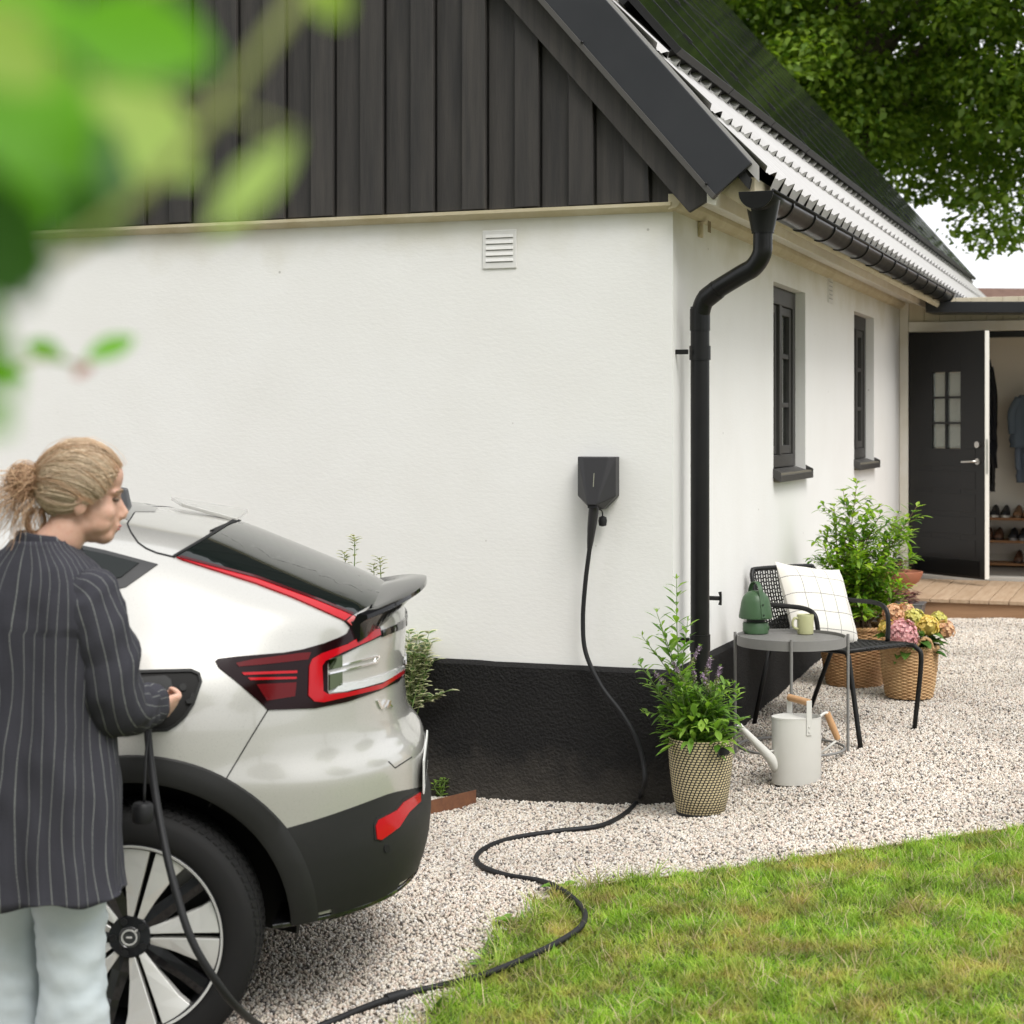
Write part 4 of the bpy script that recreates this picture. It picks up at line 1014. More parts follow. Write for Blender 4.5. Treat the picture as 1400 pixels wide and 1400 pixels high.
# ---- checked cushion
def cushion_mat():
    m = bpy.data.materials.new('checked_linen'); m.use_nodes = True; nt = m.node_tree; b = nt.nodes['Principled BSDF']; L = nt.links.new
    uv = _n(nt, 'ShaderNodeUVMap'); sp = _n(nt, 'ShaderNodeSeparateXYZ'); L(uv.outputs[0], sp.inputs[0])
    fac = []
    for k in (0, 1):
        a = _n(nt, 'ShaderNodeMath', operation='MULTIPLY_ADD'); a.inputs[1].default_value = 4.6; a.inputs[2].default_value = .35; L(sp.outputs[k], a.inputs[0])
        f = _n(nt, 'ShaderNodeMath', operation='FRACT'); L(a.outputs[0], f.inputs[0])
        l = _n(nt, 'ShaderNodeMath', operation='LESS_THAN'); l.inputs[1].default_value = .035; L(f.outputs[0], l.inputs[0]); fac.append(l)
    mxx = _n(nt, 'ShaderNodeMath', operation='MAXIMUM'); L(fac[0].outputs[0], mxx.inputs[0]); L(fac[1].outputs[0], mxx.inputs[1])
    mx = _n(nt, 'ShaderNodeMix', data_type='RGBA'); mx.inputs[6].default_value = (.74, .71, .64, 1); mx.inputs[7].default_value = (.045, .045, .05, 1)
    ml = _n(nt, 'ShaderNodeMath', operation='MULTIPLY'); ml.inputs[1].default_value = .85; L(mxx.outputs[0], ml.inputs[0])
    L(ml.outputs[0], mx.inputs[0]); L(mx.outputs[2], b.inputs['Base Color']); b.inputs['Roughness'].default_value = .95; b.inputs['Sheen Weight'].default_value = .2
    nz = _n(nt, 'ShaderNodeTexNoise'); nz.inputs['Scale'].default_value = 220; L(uv.outputs[0], nz.inputs['Vector'])
    bp = _n(nt, 'ShaderNodeBump'); bp.inputs['Strength'].default_value = .3; bp.inputs['Distance'].default_value = .002; L(nz.outputs[0], bp.inputs['Height']); L(bp.outputs[0], b.inputs['Normal'])
    return m
def cushion():
    n = 26; V = []; Fc = []; UV = []
    for side in (1, -1):
        o = len(V)
        for i in range(n + 1):
            for j in range(n + 1):
                u, v = i / n * 2 - 1, j / n * 2 - 1
                t = max(0, (1 - abs(u) ** 3.2)) ** .55 * max(0, (1 - abs(v) ** 3.2)) ** .55
                pin = 1 - .07 * (1 - abs(u) ** 2) * abs(v) ** 4; pin2 = 1 - .07 * (1 - abs(v) ** 2) * abs(u) ** 4
                x, z = u * .25 * pin2, v * .225 * pin
                wr = .006 * mnoise.noise(Vector((u * 2.2, v * 2.2, side * 3))) * (1 if t > .05 else 0)
                V.append((x, side * (.070 * t + wr), z)); UV.append((u * .5 + .5, v * .5 + .5))
        for i in range(n):
            for j in range(n):
                q = (o + i * (n + 1) + j, o + (i + 1) * (n + 1) + j, o + (i + 1) * (n + 1) + j + 1, o + i * (n + 1) + j + 1)
                Fc.append(q if side < 0 else q[::-1])
    ob = np_mesh('cushion', V, Fc, cushion_mat(), smooth=True)
    ul = ob.data.uv_layers.new(name='UVMap')
    for lp_ in ob.data.loops: ul.data[lp_.index].uv = UV[lp_.vertex_index]
    ob.matrix_world = cm @ Matrix.Translation((-.03, -.15, .615)) @ Matrix.Rotation(R(-6), 4, 'Y') @ Matrix.Rotation(R(26), 4, 'X') @ Matrix.Rotation(R(4), 4, 'Z')
    tag(ob, 'white cushion with thin black check leaning in the black armchair', 'cushion')
cushion()

# ---- watering can
wp = gp(1089, 1070)
can = thing('watering_can', 'pale grey oval watering can with two wooden grips on the gravel', 'watering can', TR(wp, R(22)))
CAN = M('can_paint', (.60, .59, .55), .42, var=(10, .4, (.56, .55, .50)))
WOODG = M('beech_wood', (.55, .32, .16), .5, var=(9, .7, (.47, .26, .12)), stretch=(6, 1, 1))
sx, sy, ht = .122, .084, .305
mb = MB().lathe([(.001, .002), (.985, .002), (1.0, .006), (1.0, ht - .004), (1.012, ht - .004), (1.012, ht), (.985, ht), (.98, .02), (.001, .015)], 56, sx=sx, sy=sy)
mb.build('body', CAN, can, smooth=40)
n = 28
pts = [(sx * math.cos(a_), sy * math.sin(a_), ht + .0005) for a_ in np.linspace(math.pi * .5 - .15, math.pi * 1.5 + .15, n)]
MB().prism(pts, (0, 0, .004)).build('half_lid', CAN, can, bevel=.001)
MB().tube([(-.10, 0, .075), (-.15, 0, .135), (-.285, 0, .268), (-.30, 0, .285)], [.030, .023, .0125, .0125], 18, sub=4).build('spout', CAN, can, smooth=180)
MB().tube([(-.115, 0, .155), (-.165, 0, .155)], .0045, 8).build('spout_brace', CAN, can, smooth=180)
for s in (-1, 1):
    MB().box(.012, .040, min(s * (sy + .001), s * (sy + .0045)), max(s * (sy + .001), s * (sy + .0045)), ht - .075, ht + .085).build('handle_strap', CAN, can, bevel=.004 if s else 0).matrix_local = Matrix.Translation((-.012, 0, 0))
    for z in (ht - .035, ht - .058): MB().tube([(.014, s * (sy + .005), z), (.014, s * (sy + .008), z)], .005, 10).build('rivet', CAN, can)
MB().tube([(.014, -sy - .0, ht + .075), (.014, sy + .0, ht + .075)], .0165, 16).build('top_grip', WOODG, can, smooth=50)
MB().tube([(.118, 0, ht - .012), (.15, 0, ht + .006), (.168, 0, ht + .004)], .0075, 8, sub=3).build('grip_bracket', CAN, can, smooth=180)
MB().tube([(.163, 0, ht + .006), (.192, 0, ht - .055), (.222, 0, ht - .118)], [.0155, .0165, .0145], 14, sub=3).build('rear_grip', WOODG, can, smooth=50)
MB().tube([(.220, 0, ht - .118), (.205, 0, ht - .132), (.118, 0, ht - .185)], .0065, 8).build('grip_bracket', CAN, can, smooth=180)

# ---- woven planter (cream and black) at the corner
pp = gp(958, 1112)
def weave_mat():
    m = bpy.data.materials.new('cream_black_weave'); m.use_nodes = True; nt = m.node_tree; b = nt.nodes['Principled BSDF']; L = nt.links.new
    tc = _n(nt, 'ShaderNodeTexCoord'); sp = _n(nt, 'ShaderNodeSeparateXYZ'); L(tc.outputs['Object'], sp.inputs[0])
    at2 = _n(nt, 'ShaderNodeMath', operation='ARCTAN2'); L(sp.outputs[1], at2.inputs[0]); L(sp.outputs[0], at2.inputs[1])
    a = _n(nt, 'ShaderNodeMath', operation='MULTIPLY'); a.inputs[1].default_value = 44 / 6.28318; L(at2.outputs[0], a.inputs[0])
    z = _n(nt, 'ShaderNodeMath', operation='MULTIPLY'); z.inputs[1].default_value = 88; L(sp.outputs[2], z.inputs[0])
    zf = _n(nt, 'ShaderNodeMath', operation='FLOOR'); L(z.outputs[0], zf.inputs[0])
    zh = _n(nt, 'ShaderNodeMath', operation='MULTIPLY'); zh.inputs[1].default_value = .5; L(zf.outputs[0], zh.inputs[0])
    zs_ = _n(nt, 'ShaderNodeMath', operation='MULTIPLY'); zs_.inputs[1].default_value = .22; L(zf.outputs[0], zs_.inputs[0])
    sm = _n(nt, 'ShaderNodeMath', operation='ADD'); L(a.outputs[0], sm.inputs[0]); L(zs_.outputs[0], sm.inputs[1])
    s2 = _n(nt, 'ShaderNodeMath', operation='ADD'); L(sm.outputs[0], s2.inputs[0]); L(zh.outputs[0], s2.inputs[1])
    fr = _n(nt, 'ShaderNodeMath', operation='FRACT'); L(s2.outputs[0], fr.inputs[0])
    pp_ = _n(nt, 'ShaderNodeMath', operation='PINGPONG'); pp_.inputs[1].default_value = .5; L(s2.outputs[0], pp_.inputs[0])
    zp = _n(nt, 'ShaderNodeMath', operation='PINGPONG'); zp.inputs[1].default_value = .5; L(z.outputs[0], zp.inputs[0])
    mlt = _n(nt, 'ShaderNodeMath', operation='MULTIPLY'); L(pp_.outputs[0], mlt.inputs[0]); L(zp.outputs[0], mlt.inputs[1])
    gt = _n(nt, 'ShaderNodeMapRange'); gt.inputs[1].default_value = .038; gt.inputs[2].default_value = .062; L(mlt.outputs[0], gt.inputs[0])
    mx = _n(nt, 'ShaderNodeMix', data_type='RGBA'); mx.inputs[6].default_value = (.022, .020, .018, 1); mx.inputs[7].default_value = (.58, .49, .29, 1); L(gt.outputs[0], mx.inputs[0])
    L(mx.outputs[2], b.inputs['Base Color']); b.inputs['Roughness'].default_value = .7
    bp = _n(nt, 'ShaderNodeBump'); bp.inputs['Strength'].default_value = .8; bp.inputs['Distance'].default_value = .006; L(mlt.outputs[0], bp.inputs['Height']); L(bp.outputs[0], b.inputs['Normal'])
    return m
pot = thing('woven_planter', 'cream and black woven planter standing at the house corner', 'planter', TR(pp, R(10)))
HP = .335
MB().lathe([(.001, .004), (.098, .004), (.106, .012), (.125, .10), (.138, .21), (.143, .29), (.1425, HP), (.138, HP + .002), (.134, HP - .01), (.13, HP - .06)], 56, caps=False).build('body', weave_mat(), pot, smooth=60)
MB().lathe([(.100, 0), (.1075, .001), (.1095, .012), (.106, .014)], 48, caps=False).build('base_band', M('planter_black', (.02, .019, .018), .7), pot, smooth=50)
MB().lathe([(.001, HP - .05), (.132, HP - .05)], 32, caps=False).build('soil', M('soil', (.03, .022, .015), .95, bump=(40, 1, .02)), pot)
aa = R(-52) - R(10)
def arcbox(name, a0, a1, z0, z1, r0, r1, mat):
    mb = MB(); n = 8
    ring = []
    for i in range(n + 1):
        a_ = a0 + (a1 - a0) * i / n; c_, s_ = math.cos(a_), math.sin(a_)
        ring.append([(r0 * c_, r0 * s_, z0), (r1 * c_, r1 * s_, z0), (r1 * c_, r1 * s_, z1), (r0 * c_, r0 * s_, z1)])
    mb.loft(ring).build(name, mat, pot)
arcbox('handle_slot', aa - .20, aa + .26, HP - .058, HP - .022, .139, .1448, M('slot_black', (.006, .006, .006), .8))
arcbox('handle_trim', aa - .235, aa - .20, HP - .064, HP - .015, .139, .1475, M('trim_grey', (.05, .05, .05), .5))

# ---- wicker baskets
WICK = M('wicker', (.37, .195, .085), .6, var=(14, .9, (.50, .30, .14)), bump=(90, .3, .002))
WICK2 = M('wicker_light', (.44, .26, .12), .6, var=(14, .9, (.55, .36, .18)), bump=(90, .3, .002))
def basket(p, label, h, r0, r1, mat, rows, stakes, handles=None, yaw=0):
    t = thing('wicker_basket', label, 'basket', TR(p, yaw))
    mb = MB(); n = stakes * 4
    for k in range(rows):
        z = .008 + (h - .02) * k / (rows - 1); f = z / h; rad = r0 + (r1 - r0) * math.sin(f * math.pi / 2) ** .8
        ph = math.pi * (k % 2)
        rr = h / rows * .60
        path = [((rad + .0034 * math.sin(a_ * stakes / 2 + ph)) * math.cos(a_), (rad + .0034 * math.sin(a_ * stakes / 2 + ph)) * math.sin(a_), z) for a_ in np.linspace(0, 2 * math.pi, n, endpoint=False)]
        mb.tube(path, rr, 5, closed=True)
    mb.build('weave', mat, t, smooth=180, kind='stuff')
    for s in range(stakes):
        a_ = 2 * math.pi * (s + .5) / stakes
        pts = [((r0 + (r1 - r0) * math.sin(f * math.pi / 2) ** .8) * math.cos(a_), (r0 + (r1 - r0) * math.sin(f * math.pi / 2) ** .8) * math.sin(a_), f * h) for f in (.02, .35, .7, 1.0)]
        MB().tube(pts, .0045, 5).build('stake', mat, t, smooth=180)
    # twisted rim
    mb = MB()
    for q in range(3):
        path = []
        for a_ in np.linspace(0, 2 * math.pi, 120, endpoint=False):
            b2 = a_ * 16 + q * 2.094
            path.append(((r1 + .008 * math.cos(b2)) * math.cos(a_), (r1 + .008 * math.cos(b2)) * math.sin(a_), h + .002 + .008 * math.sin(b2)))
        mb.tube(path, .0075, 6, closed=True)
    mb.build('rim', mat, t, smooth=180)
    MB().lathe([(.001, h - .03), (r1 - .01, h - .03)], 24, caps=False).build('soil', M('soil'), t)
    MB().lathe([(.001, .003), (r0, .003)], 24, caps=False).build('bottom', mat, t)
    for hy in handles or []:
        c_, s_ = math.cos(hy), math.sin(hy); tx, ty = -s_, c_
        path = []
        for a_ in np.linspace(0, math.pi, 14):
            path.append((r1 * c_ + tx * .052 * math.cos(a_), r1 * s_ + ty * .052 * math.cos(a_), h + .0 + .062 * math.sin(a_)))
        mb = MB()
        for q in (0, 1): 
            pq = [(x + .006 * math.cos(k * 1.2 + q * 3.14) * c_, y + .006 * math.cos(k * 1.2 + q * 3.14) * s_, z + .005 * math.sin(k * 1.2 + q * 3.14)) for k, (x, y, z) in enumerate(path)]
            mb.tube(pq, .008, 6, sub=2)
        mb.build('handle', mat, t, smooth=180)
    return t
b1 = gp(1168, 936); BH1 = .34
basket(b1, 'large round wicker basket holding a leafy shrub behind the chair', BH1, .155, .195, WICK, 36, 36, handles=[R(20), R(200)])
b2 = gp(1243, 953); BH2 = .285
basket(b2, 'smaller pale wicker basket holding hydrangeas', BH2, .122, .155, WICK2, 30, 30, handles=[R(-70), R(110)])

# ---- terracotta bowl on the deck and grey pot beside it
tb = HM @ Vector((.20, 5.85, .401))
TERR = M('terracotta', (.36, .13, .07), .75, var=(8, .7, (.44, .19, .11)), bump=(60, .2, .002))
bowl = thing('terracotta_bowl', 'terracotta footed bowl on the corner of the deck', 'bowl', TR(tb))
MB().lathe([(.001, 0), (.085, 0), (.085, .02), (.07, .04), (.09, .055), (.15, .10), (.178, .15), (.182, .175), (.170, .178), (.160, .15), (.001, .12)], 40).build('body', TERR, bowl, smooth=50)
MB().lathe([(.001, .15), (.163, .15)], 24, caps=False).build('soil', M('soil'), bowl)
gpz = HM @ Vector((.28, 5.38, 0)); gpz.z = gz(gpz.x, gpz.y)
gpot = thing('grey_trough', 'low grey zinc trough with purple leaves beside the deck', 'planter', TR(gpz, HA))
mb = MB()
mb.hexa([(-.15, -.09, 0), (.15, -.09, 0), (.15, .09, 0), (-.15, .09, 0), (-.17, -.105, .13), (.17, -.105, .13), (.17, .105, .13), (-.17, .105, .13)])
mb.build('body', M('zinc', (.22, .22, .22), .4, metal=.6, var=(15, .6, (.3, .3, .3))), gpot, bevel=.004)
MB().box(-.176, .176, -.111, .111, .130, .142).build('rim', M('zinc'), gpot, bevel=.004)
# ================================================================== the car (rear axle at local x=0, x to the rear, y to the far side)
_zn, _zf = gz(-1.1, 5.0), gz(-1.1, 6.62)
CROLL = math.atan2(_zf - _zn, 1.62)
CARY = 4.9 + .905
CM = Matrix.Translation((-1.096, CARY, (_zn + _zf) / 2)) @ Matrix.Rotation(R(1.5), 4, 'Z') @ Matrix.Rotation(CROLL, 4, 'X')
CMI = CM.inverted()
car = thing('car', 'silver beige coupe style electric car with its charge flap open', 'car', CM)

_R = np.array([(.20, .60), (.24, .70), (.30, .765), (.38, .80), (.45, .818), (.55, .825), (.60, .815), (.63, .806), (.70, .808), (.755, .806), (.785, .797), (.81, .772), (.84, .752), (.90, .742), (.97, .738), (1.04, .740), (1.10, .745), (1.15, .745), (1.19, .735), (1.22, .715), (1.25, .672), (1.27, .628), (1.30, .556), (1.34, .458), (1.38, .358), (1.42, .262), (1.445, .20), (1.462, .15), (1.48, .06), (1.505, -.07), (1.53, -.24), (1.555, -.46), (1.575, -.68), (1.585, -.82), (1.592, -.93)])
_F = np.array([(.20, -3.2), (.26, -3.45), (.40, -3.56), (.60, -3.58), (.75, -3.55), (.88, -3.42), (.95, -3.15), (1.0, -2.75), (1.04, -2.42), (1.08, -2.30), (1.15, -2.16), (1.25, -1.98), (1.35, -1.79), (1.45, -1.58), (1.5, -1.45), (1.53, -1.34), (1.555, -1.22), (1.575, -1.09), (1.585, -1.02), (1.592, -.95)])
_W = np.array([(.20, .78), (.24, .83), (.30, .872), (.40, .898), (.50, .905), (.60, .908), (.70, .912), (.80, .916), (.88, .918), (.95, .916), (1.0, .909), (1.05, .893), (1.10, .868), (1.15, .838), (1.20, .804), (1.27, .760), (1.35, .708), (1.42, .655), (1.46, .605), (1.49, .545), (1.52, .465), (1.55, .36), (1.575, .22), (1.585, .13), (1.592, .03)])
_NR = np.array([(.20, 4.2), (.6, 4.6), (.80, 4.8), (.95, 4.6), (1.1, 4.6), (1.2, 5.0), (1.28, 6.5), (1.45, 9.0), (1.50, 6), (1.592, 3)])
_MR = np.array([(.20, 2.3), (.9, 2.3), (1.15, 2.3), (1.25, 2.4), (1.45, 2.2), (1.592, 2.0)])
_GZ = np.linspace(.20, 1.592, 697)
def _sm(T, sg):
    v = np.interp(_GZ, T[:, 0], T[:, 1]); k = np.exp(-.5 * (np.arange(-40, 41) * .002 / sg) ** 2); k /= k.sum()
    e = np.concatenate([2 * v[0] - v[40:0:-1], v, 2 * v[-1] - v[-2:-42:-1]]); w = np.convolve(e, k, 'valid')
    m = np.clip((1.56 - _GZ) / .05, 0, 1)            # keep the crown closed
    return np.column_stack([_GZ, w * m + v * (1 - m)])
_R, _F, _W, _NR, _MR = _sm(_R, .013), _sm(_F, .02), _sm(_W, .026), _sm(_NR, .04), _sm(_MR, .04)
def _ip(T, z): return float(np.interp(z, T[:, 0], T[:, 1]))
XM = -.75
def body_pt(th, z, off=0.0):
    """th: 0 = near side at XM, pi/2 = centre rear, pi = far side, 3pi/2 = centre front"""
    Rz, Fz, Wz = _ip(_R, z), _ip(_F, z), _ip(_W, z)
    xm = min(XM, Rz - .05) if Rz > -.7 else (Rz + Fz) / 2
    c, s = math.cos(th), math.sin(th)
    if s >= 0:
        n, m = _ip(_NR, z), _ip(_MR, z)
        x = xm + (Rz - xm) * abs(s) ** (2 / n)
    else:
        n, m = 3.4, 2.2
        x = xm + (Fz - xm) * abs(s) ** (2 / n)
    y = -math.copysign(abs(c) ** (2 / m), c) * Wz
    if off:
        nn = Vector((x - xm * .5, y * 2.2, 0)).normalized(); x += nn.x * off; y += nn.y * off
    return Vector((x, y, z))
def side_y(x, z):
    Rz, Wz = _ip(_R, z), _ip(_W, z); n, m = _ip(_NR, z), _ip(_MR, z)
    s = max(0, (x - XM) / (Rz - XM)); return -Wz * max(0, 1 - s ** n) ** (1 / m)
zs = np.concatenate([np.linspace(.20, 1.24, 75), np.linspace(1.252, 1.50, 30), np.linspace(1.506, 1.592, 16)])
_t = np.linspace(0, math.pi / 2, 46)
q = (_t / (math.pi / 2)); q = q + .10 * np.sin(2 * math.pi * q)
q1 = q * math.pi / 2
ths = np.concatenate([q1[:-1], math.pi - q1[::-1][:-1], math.pi + q1[:-1], 2 * math.pi - q1[::-1][:-1]])
NTH = len(ths)
V = [tuple(body_pt(t, z)) for z in zs for t in ths]
Fq = []
AX = [(0, .362), (-2.702, .362)]
for k in range(len(zs) - 1):
    for i in range(NTH):
        j = (i + 1) % NTH
        f = (k * NTH + i, k * NTH + j, (k + 1) * NTH + j, (k + 1) * NTH + i)
        c = [sum(V[q_][d] for q_ in f) / 4 for d in range(3)]
        if abs(c[1]) > .45 and any((c[0] - ax) ** 2 + (c[2] - az) ** 2 < .462 ** 2 for ax, az in AX): continue
        if c[0] > .40 and c[2] < .362: continue
        Fq.append(f)
PAINT = M('silver_paint', (.47, .46, .43), .28, metal=.28, coat=1.0, var=(400, .25, (.44, .43, .40)))
mb = MB(); mb.v = V; mb.f = Fq
topi = len(mb.v); mb.f.append(tuple((len(zs) - 1) * NTH + i for i in range(NTH)))
body = mb.build('body', PAINT, car, smooth=180)
# ray casting onto the full body surface
bw = [CM @ Vector(v) for v in V]
tri = []
for k in range(len(zs) - 1):
    for i in range(NTH):
        j = (i + 1) % NTH; a, b, c, d = k * NTH + i, k * NTH + j, (k + 1) * NTH + j, (k + 1) * NTH + i
        tri += [(a, b, c), (a, c, d)]
BV = BVHTree.FromPolygons(bw, tri)
CAMP = Vector((0, 0, CAMZ))
def cast(px, py):
    h = BV.ray_cast(CAMP, ray(px, py).normalized())
    if h[0] is None: return None
    n = h[1]
    if n.dot(ray(px, py)) > 0: n = -n
    return h[0], n
def patch(name, poly, mat, off=.003, par=None, mirror=True, step=5.0, depth=.006, both=True, label=None):
    par = par or body
    P = [Vector(p) for p in poly]; cen = sum(P, Vector((0, 0))) / len(P)
    B = []
    for a, b in zip(P, P[1:] + P[:1]):
        n = max(1, int((b - a).length / step))
        for k in range(n): B.append(a.lerp(b, k / n))
    pts = list(B); nb = len(B)
    xs = [p.x for p in P]; ys = [p.y for p in P]
    y = min(ys) + step / 2
    bp = [(p.x, p.y) for p in B]
    while y < max(ys):
        x = min(xs) + step / 2
        while x < max(xs):
            if in_poly(x, y, bp) and min((b - Vector((x, y))).length for b in B) > step * .45: pts.append(Vector((x, y)))
            x += step
        y += step
    r_ = mgeo.delaunay_2d_cdt(pts, [(i, (i + 1) % nb) for i in range(nb)], [], 1, 1e-4)
    v2, tris = r_[0], r_[2]
    loc = []; nor = []
    for p in v2:
        h = cast(p.x, p.y); t = 0
        while h is None and t < 30:
            t += 1; pp_ = p.lerp(cen, t / 30.0); h = cast(pp_.x, pp_.y)
        if h is None: h = (at(p.x, p.y, 5.3), Vector((0, -1, 0)))
        loc.append(CMI @ h[0]); nor.append((CMI.to_3x3() @ h[1]).normalized())
    top = [l + n * off for l, n in zip(loc, nor)]; bot = [l - n * depth for l, n in zip(loc, nor)]
    N = len(top); F_ = []
    for f in tris:
        a, b, c = f[:3]
        nn = (top[b] - top[a]).cross(top[c] - top[a])
        F_.append((a, b, c) if nn.dot(nor[a]) > 0 else (a, c, b))
    cnt = {}
    for f in F_:
        for e in zip(f, f[1:] + f[:1]): cnt[tuple(sorted(e))] = cnt.get(tuple(sorted(e)), 0) + 1
    S_ = []
    for f in F_:
        for e in zip(f, f[1:] + f[:1]):
            if cnt[tuple(sorted(e))] == 1: S_.append((e[1], e[0], e[0] + N, e[1] + N))
    out = []
    for mir in ((0, 1) if mirror else (0,)):
        mb = MB()
        vv = [(p.x, -p.y if mir else p.y, p.z) for p in top + bot]
        ff = [f[::-1] for f in F_ + S_] if mir else F_ + S_
        mb.v = vv; mb.f = ff
        o = mb.build(name, mat, par, smooth=35)
        if label and not mir: o['label'] = label
        out.append(o)
    return out
# ---- black lower cladding band and wheel arch rings
CLAD = M('black_cladding', (.014, .014, .0135), .55, var=(60, .4, (.019, .019, .018)), bump=(300, .15, .001), spec=.35)
def zline(th):
    p = body_pt(th, .6)
    f = smooth(.38, .80, p.x)
    return .645 + .065 * smooth(.34, .74, p.x) * smooth(.05, .55, abs(p.y)) - .02 * f if p.x > .2 else .43
mb = MB(); rows = []
thr = [t for t in ths]
for k in range(14):
    row = []
    for t in thr:
        z = .195 + (zline(t) - .195) * k / 13
        row.append(body_pt(t, z, .0045 if k < 13 else -.002))
    rows.append(row)
off_ = len(mb.v)
for row in rows: mb.v += [tuple(p) for p in row]
for k in range(13):
    for i in range(NTH):
        j = (i + 1) % NTH; f = (k * NTH + i, k * NTH + j, (k + 1) * NTH + j, (k + 1) * NTH + i)
        c = [sum(mb.v[q_][d] for q_ in f) / 4 for d in range(3)]
        if abs(c[1]) > .45 and any((c[0] - ax) ** 2 + (c[2] - az) ** 2 < .468 ** 2 for ax, az in AX): continue
        if c[0] > .40 and c[2] < .362: continue
        mb.f.append(f)
mb.build('lower_cladding', CLAD, car, smooth=60)
def arch(ax, az, far):
    mb = MB(); rows = []
    prof = [(.440, -.05), (.440, .010), (.452, .016), (.49, .014), (.512, .010), (.517, -.004)]
    for a_ in np.linspace(R(-1) if ax > -1 else R(-22), R(202), 70):
        row = []
        for r_, o_ in prof:
            x = ax + r_ * math.cos(a_); z = az + r_ * math.sin(a_)
            y = side_y(min(x, .62), max(.21, z)) - o_
            row.append((x, y if not far else -y, z))
        rows.append(row)
    mb.loft(rows, closed=False).build('wheel_arch', CLAD, car, smooth=45)
    mb = MB(); rows = []
    for a_ in np.linspace(R(-12) if ax > -1 else R(-30), R(210), 40):
        x = ax + .452 * math.cos(a_); z = az + .452 * math.sin(a_); yy = side_y(min(x, .62), max(.21, z)) + .02
        rows.append([(x, yy if not far else -yy, z), (x, -.55 if not far else .55, z), (ax, -.55 if not far else .55, az)])
    mb.loft(rows, closed=False).build('wheel_well', M('wheel_well', (.006, .006, .006), .9), car, smooth=60)
for ax, az in AX:
    arch(ax, az, False); arch(ax, az, True)
MB().box(-3.3, .25, -.62, .62, .20, .32).build('underbody', M('wheel_well'), car)
_o = [body_pt(t, .358, .006) for t in ths if body_pt(t, .358).x > .36]
MB().prism([(p.x, p.y, .350) for p in _o], (0, 0, .014)).build('bumper_lip', M('gloss_black_lip', (.008, .008, .009), .08, coat=1.0), car, bevel=.003)

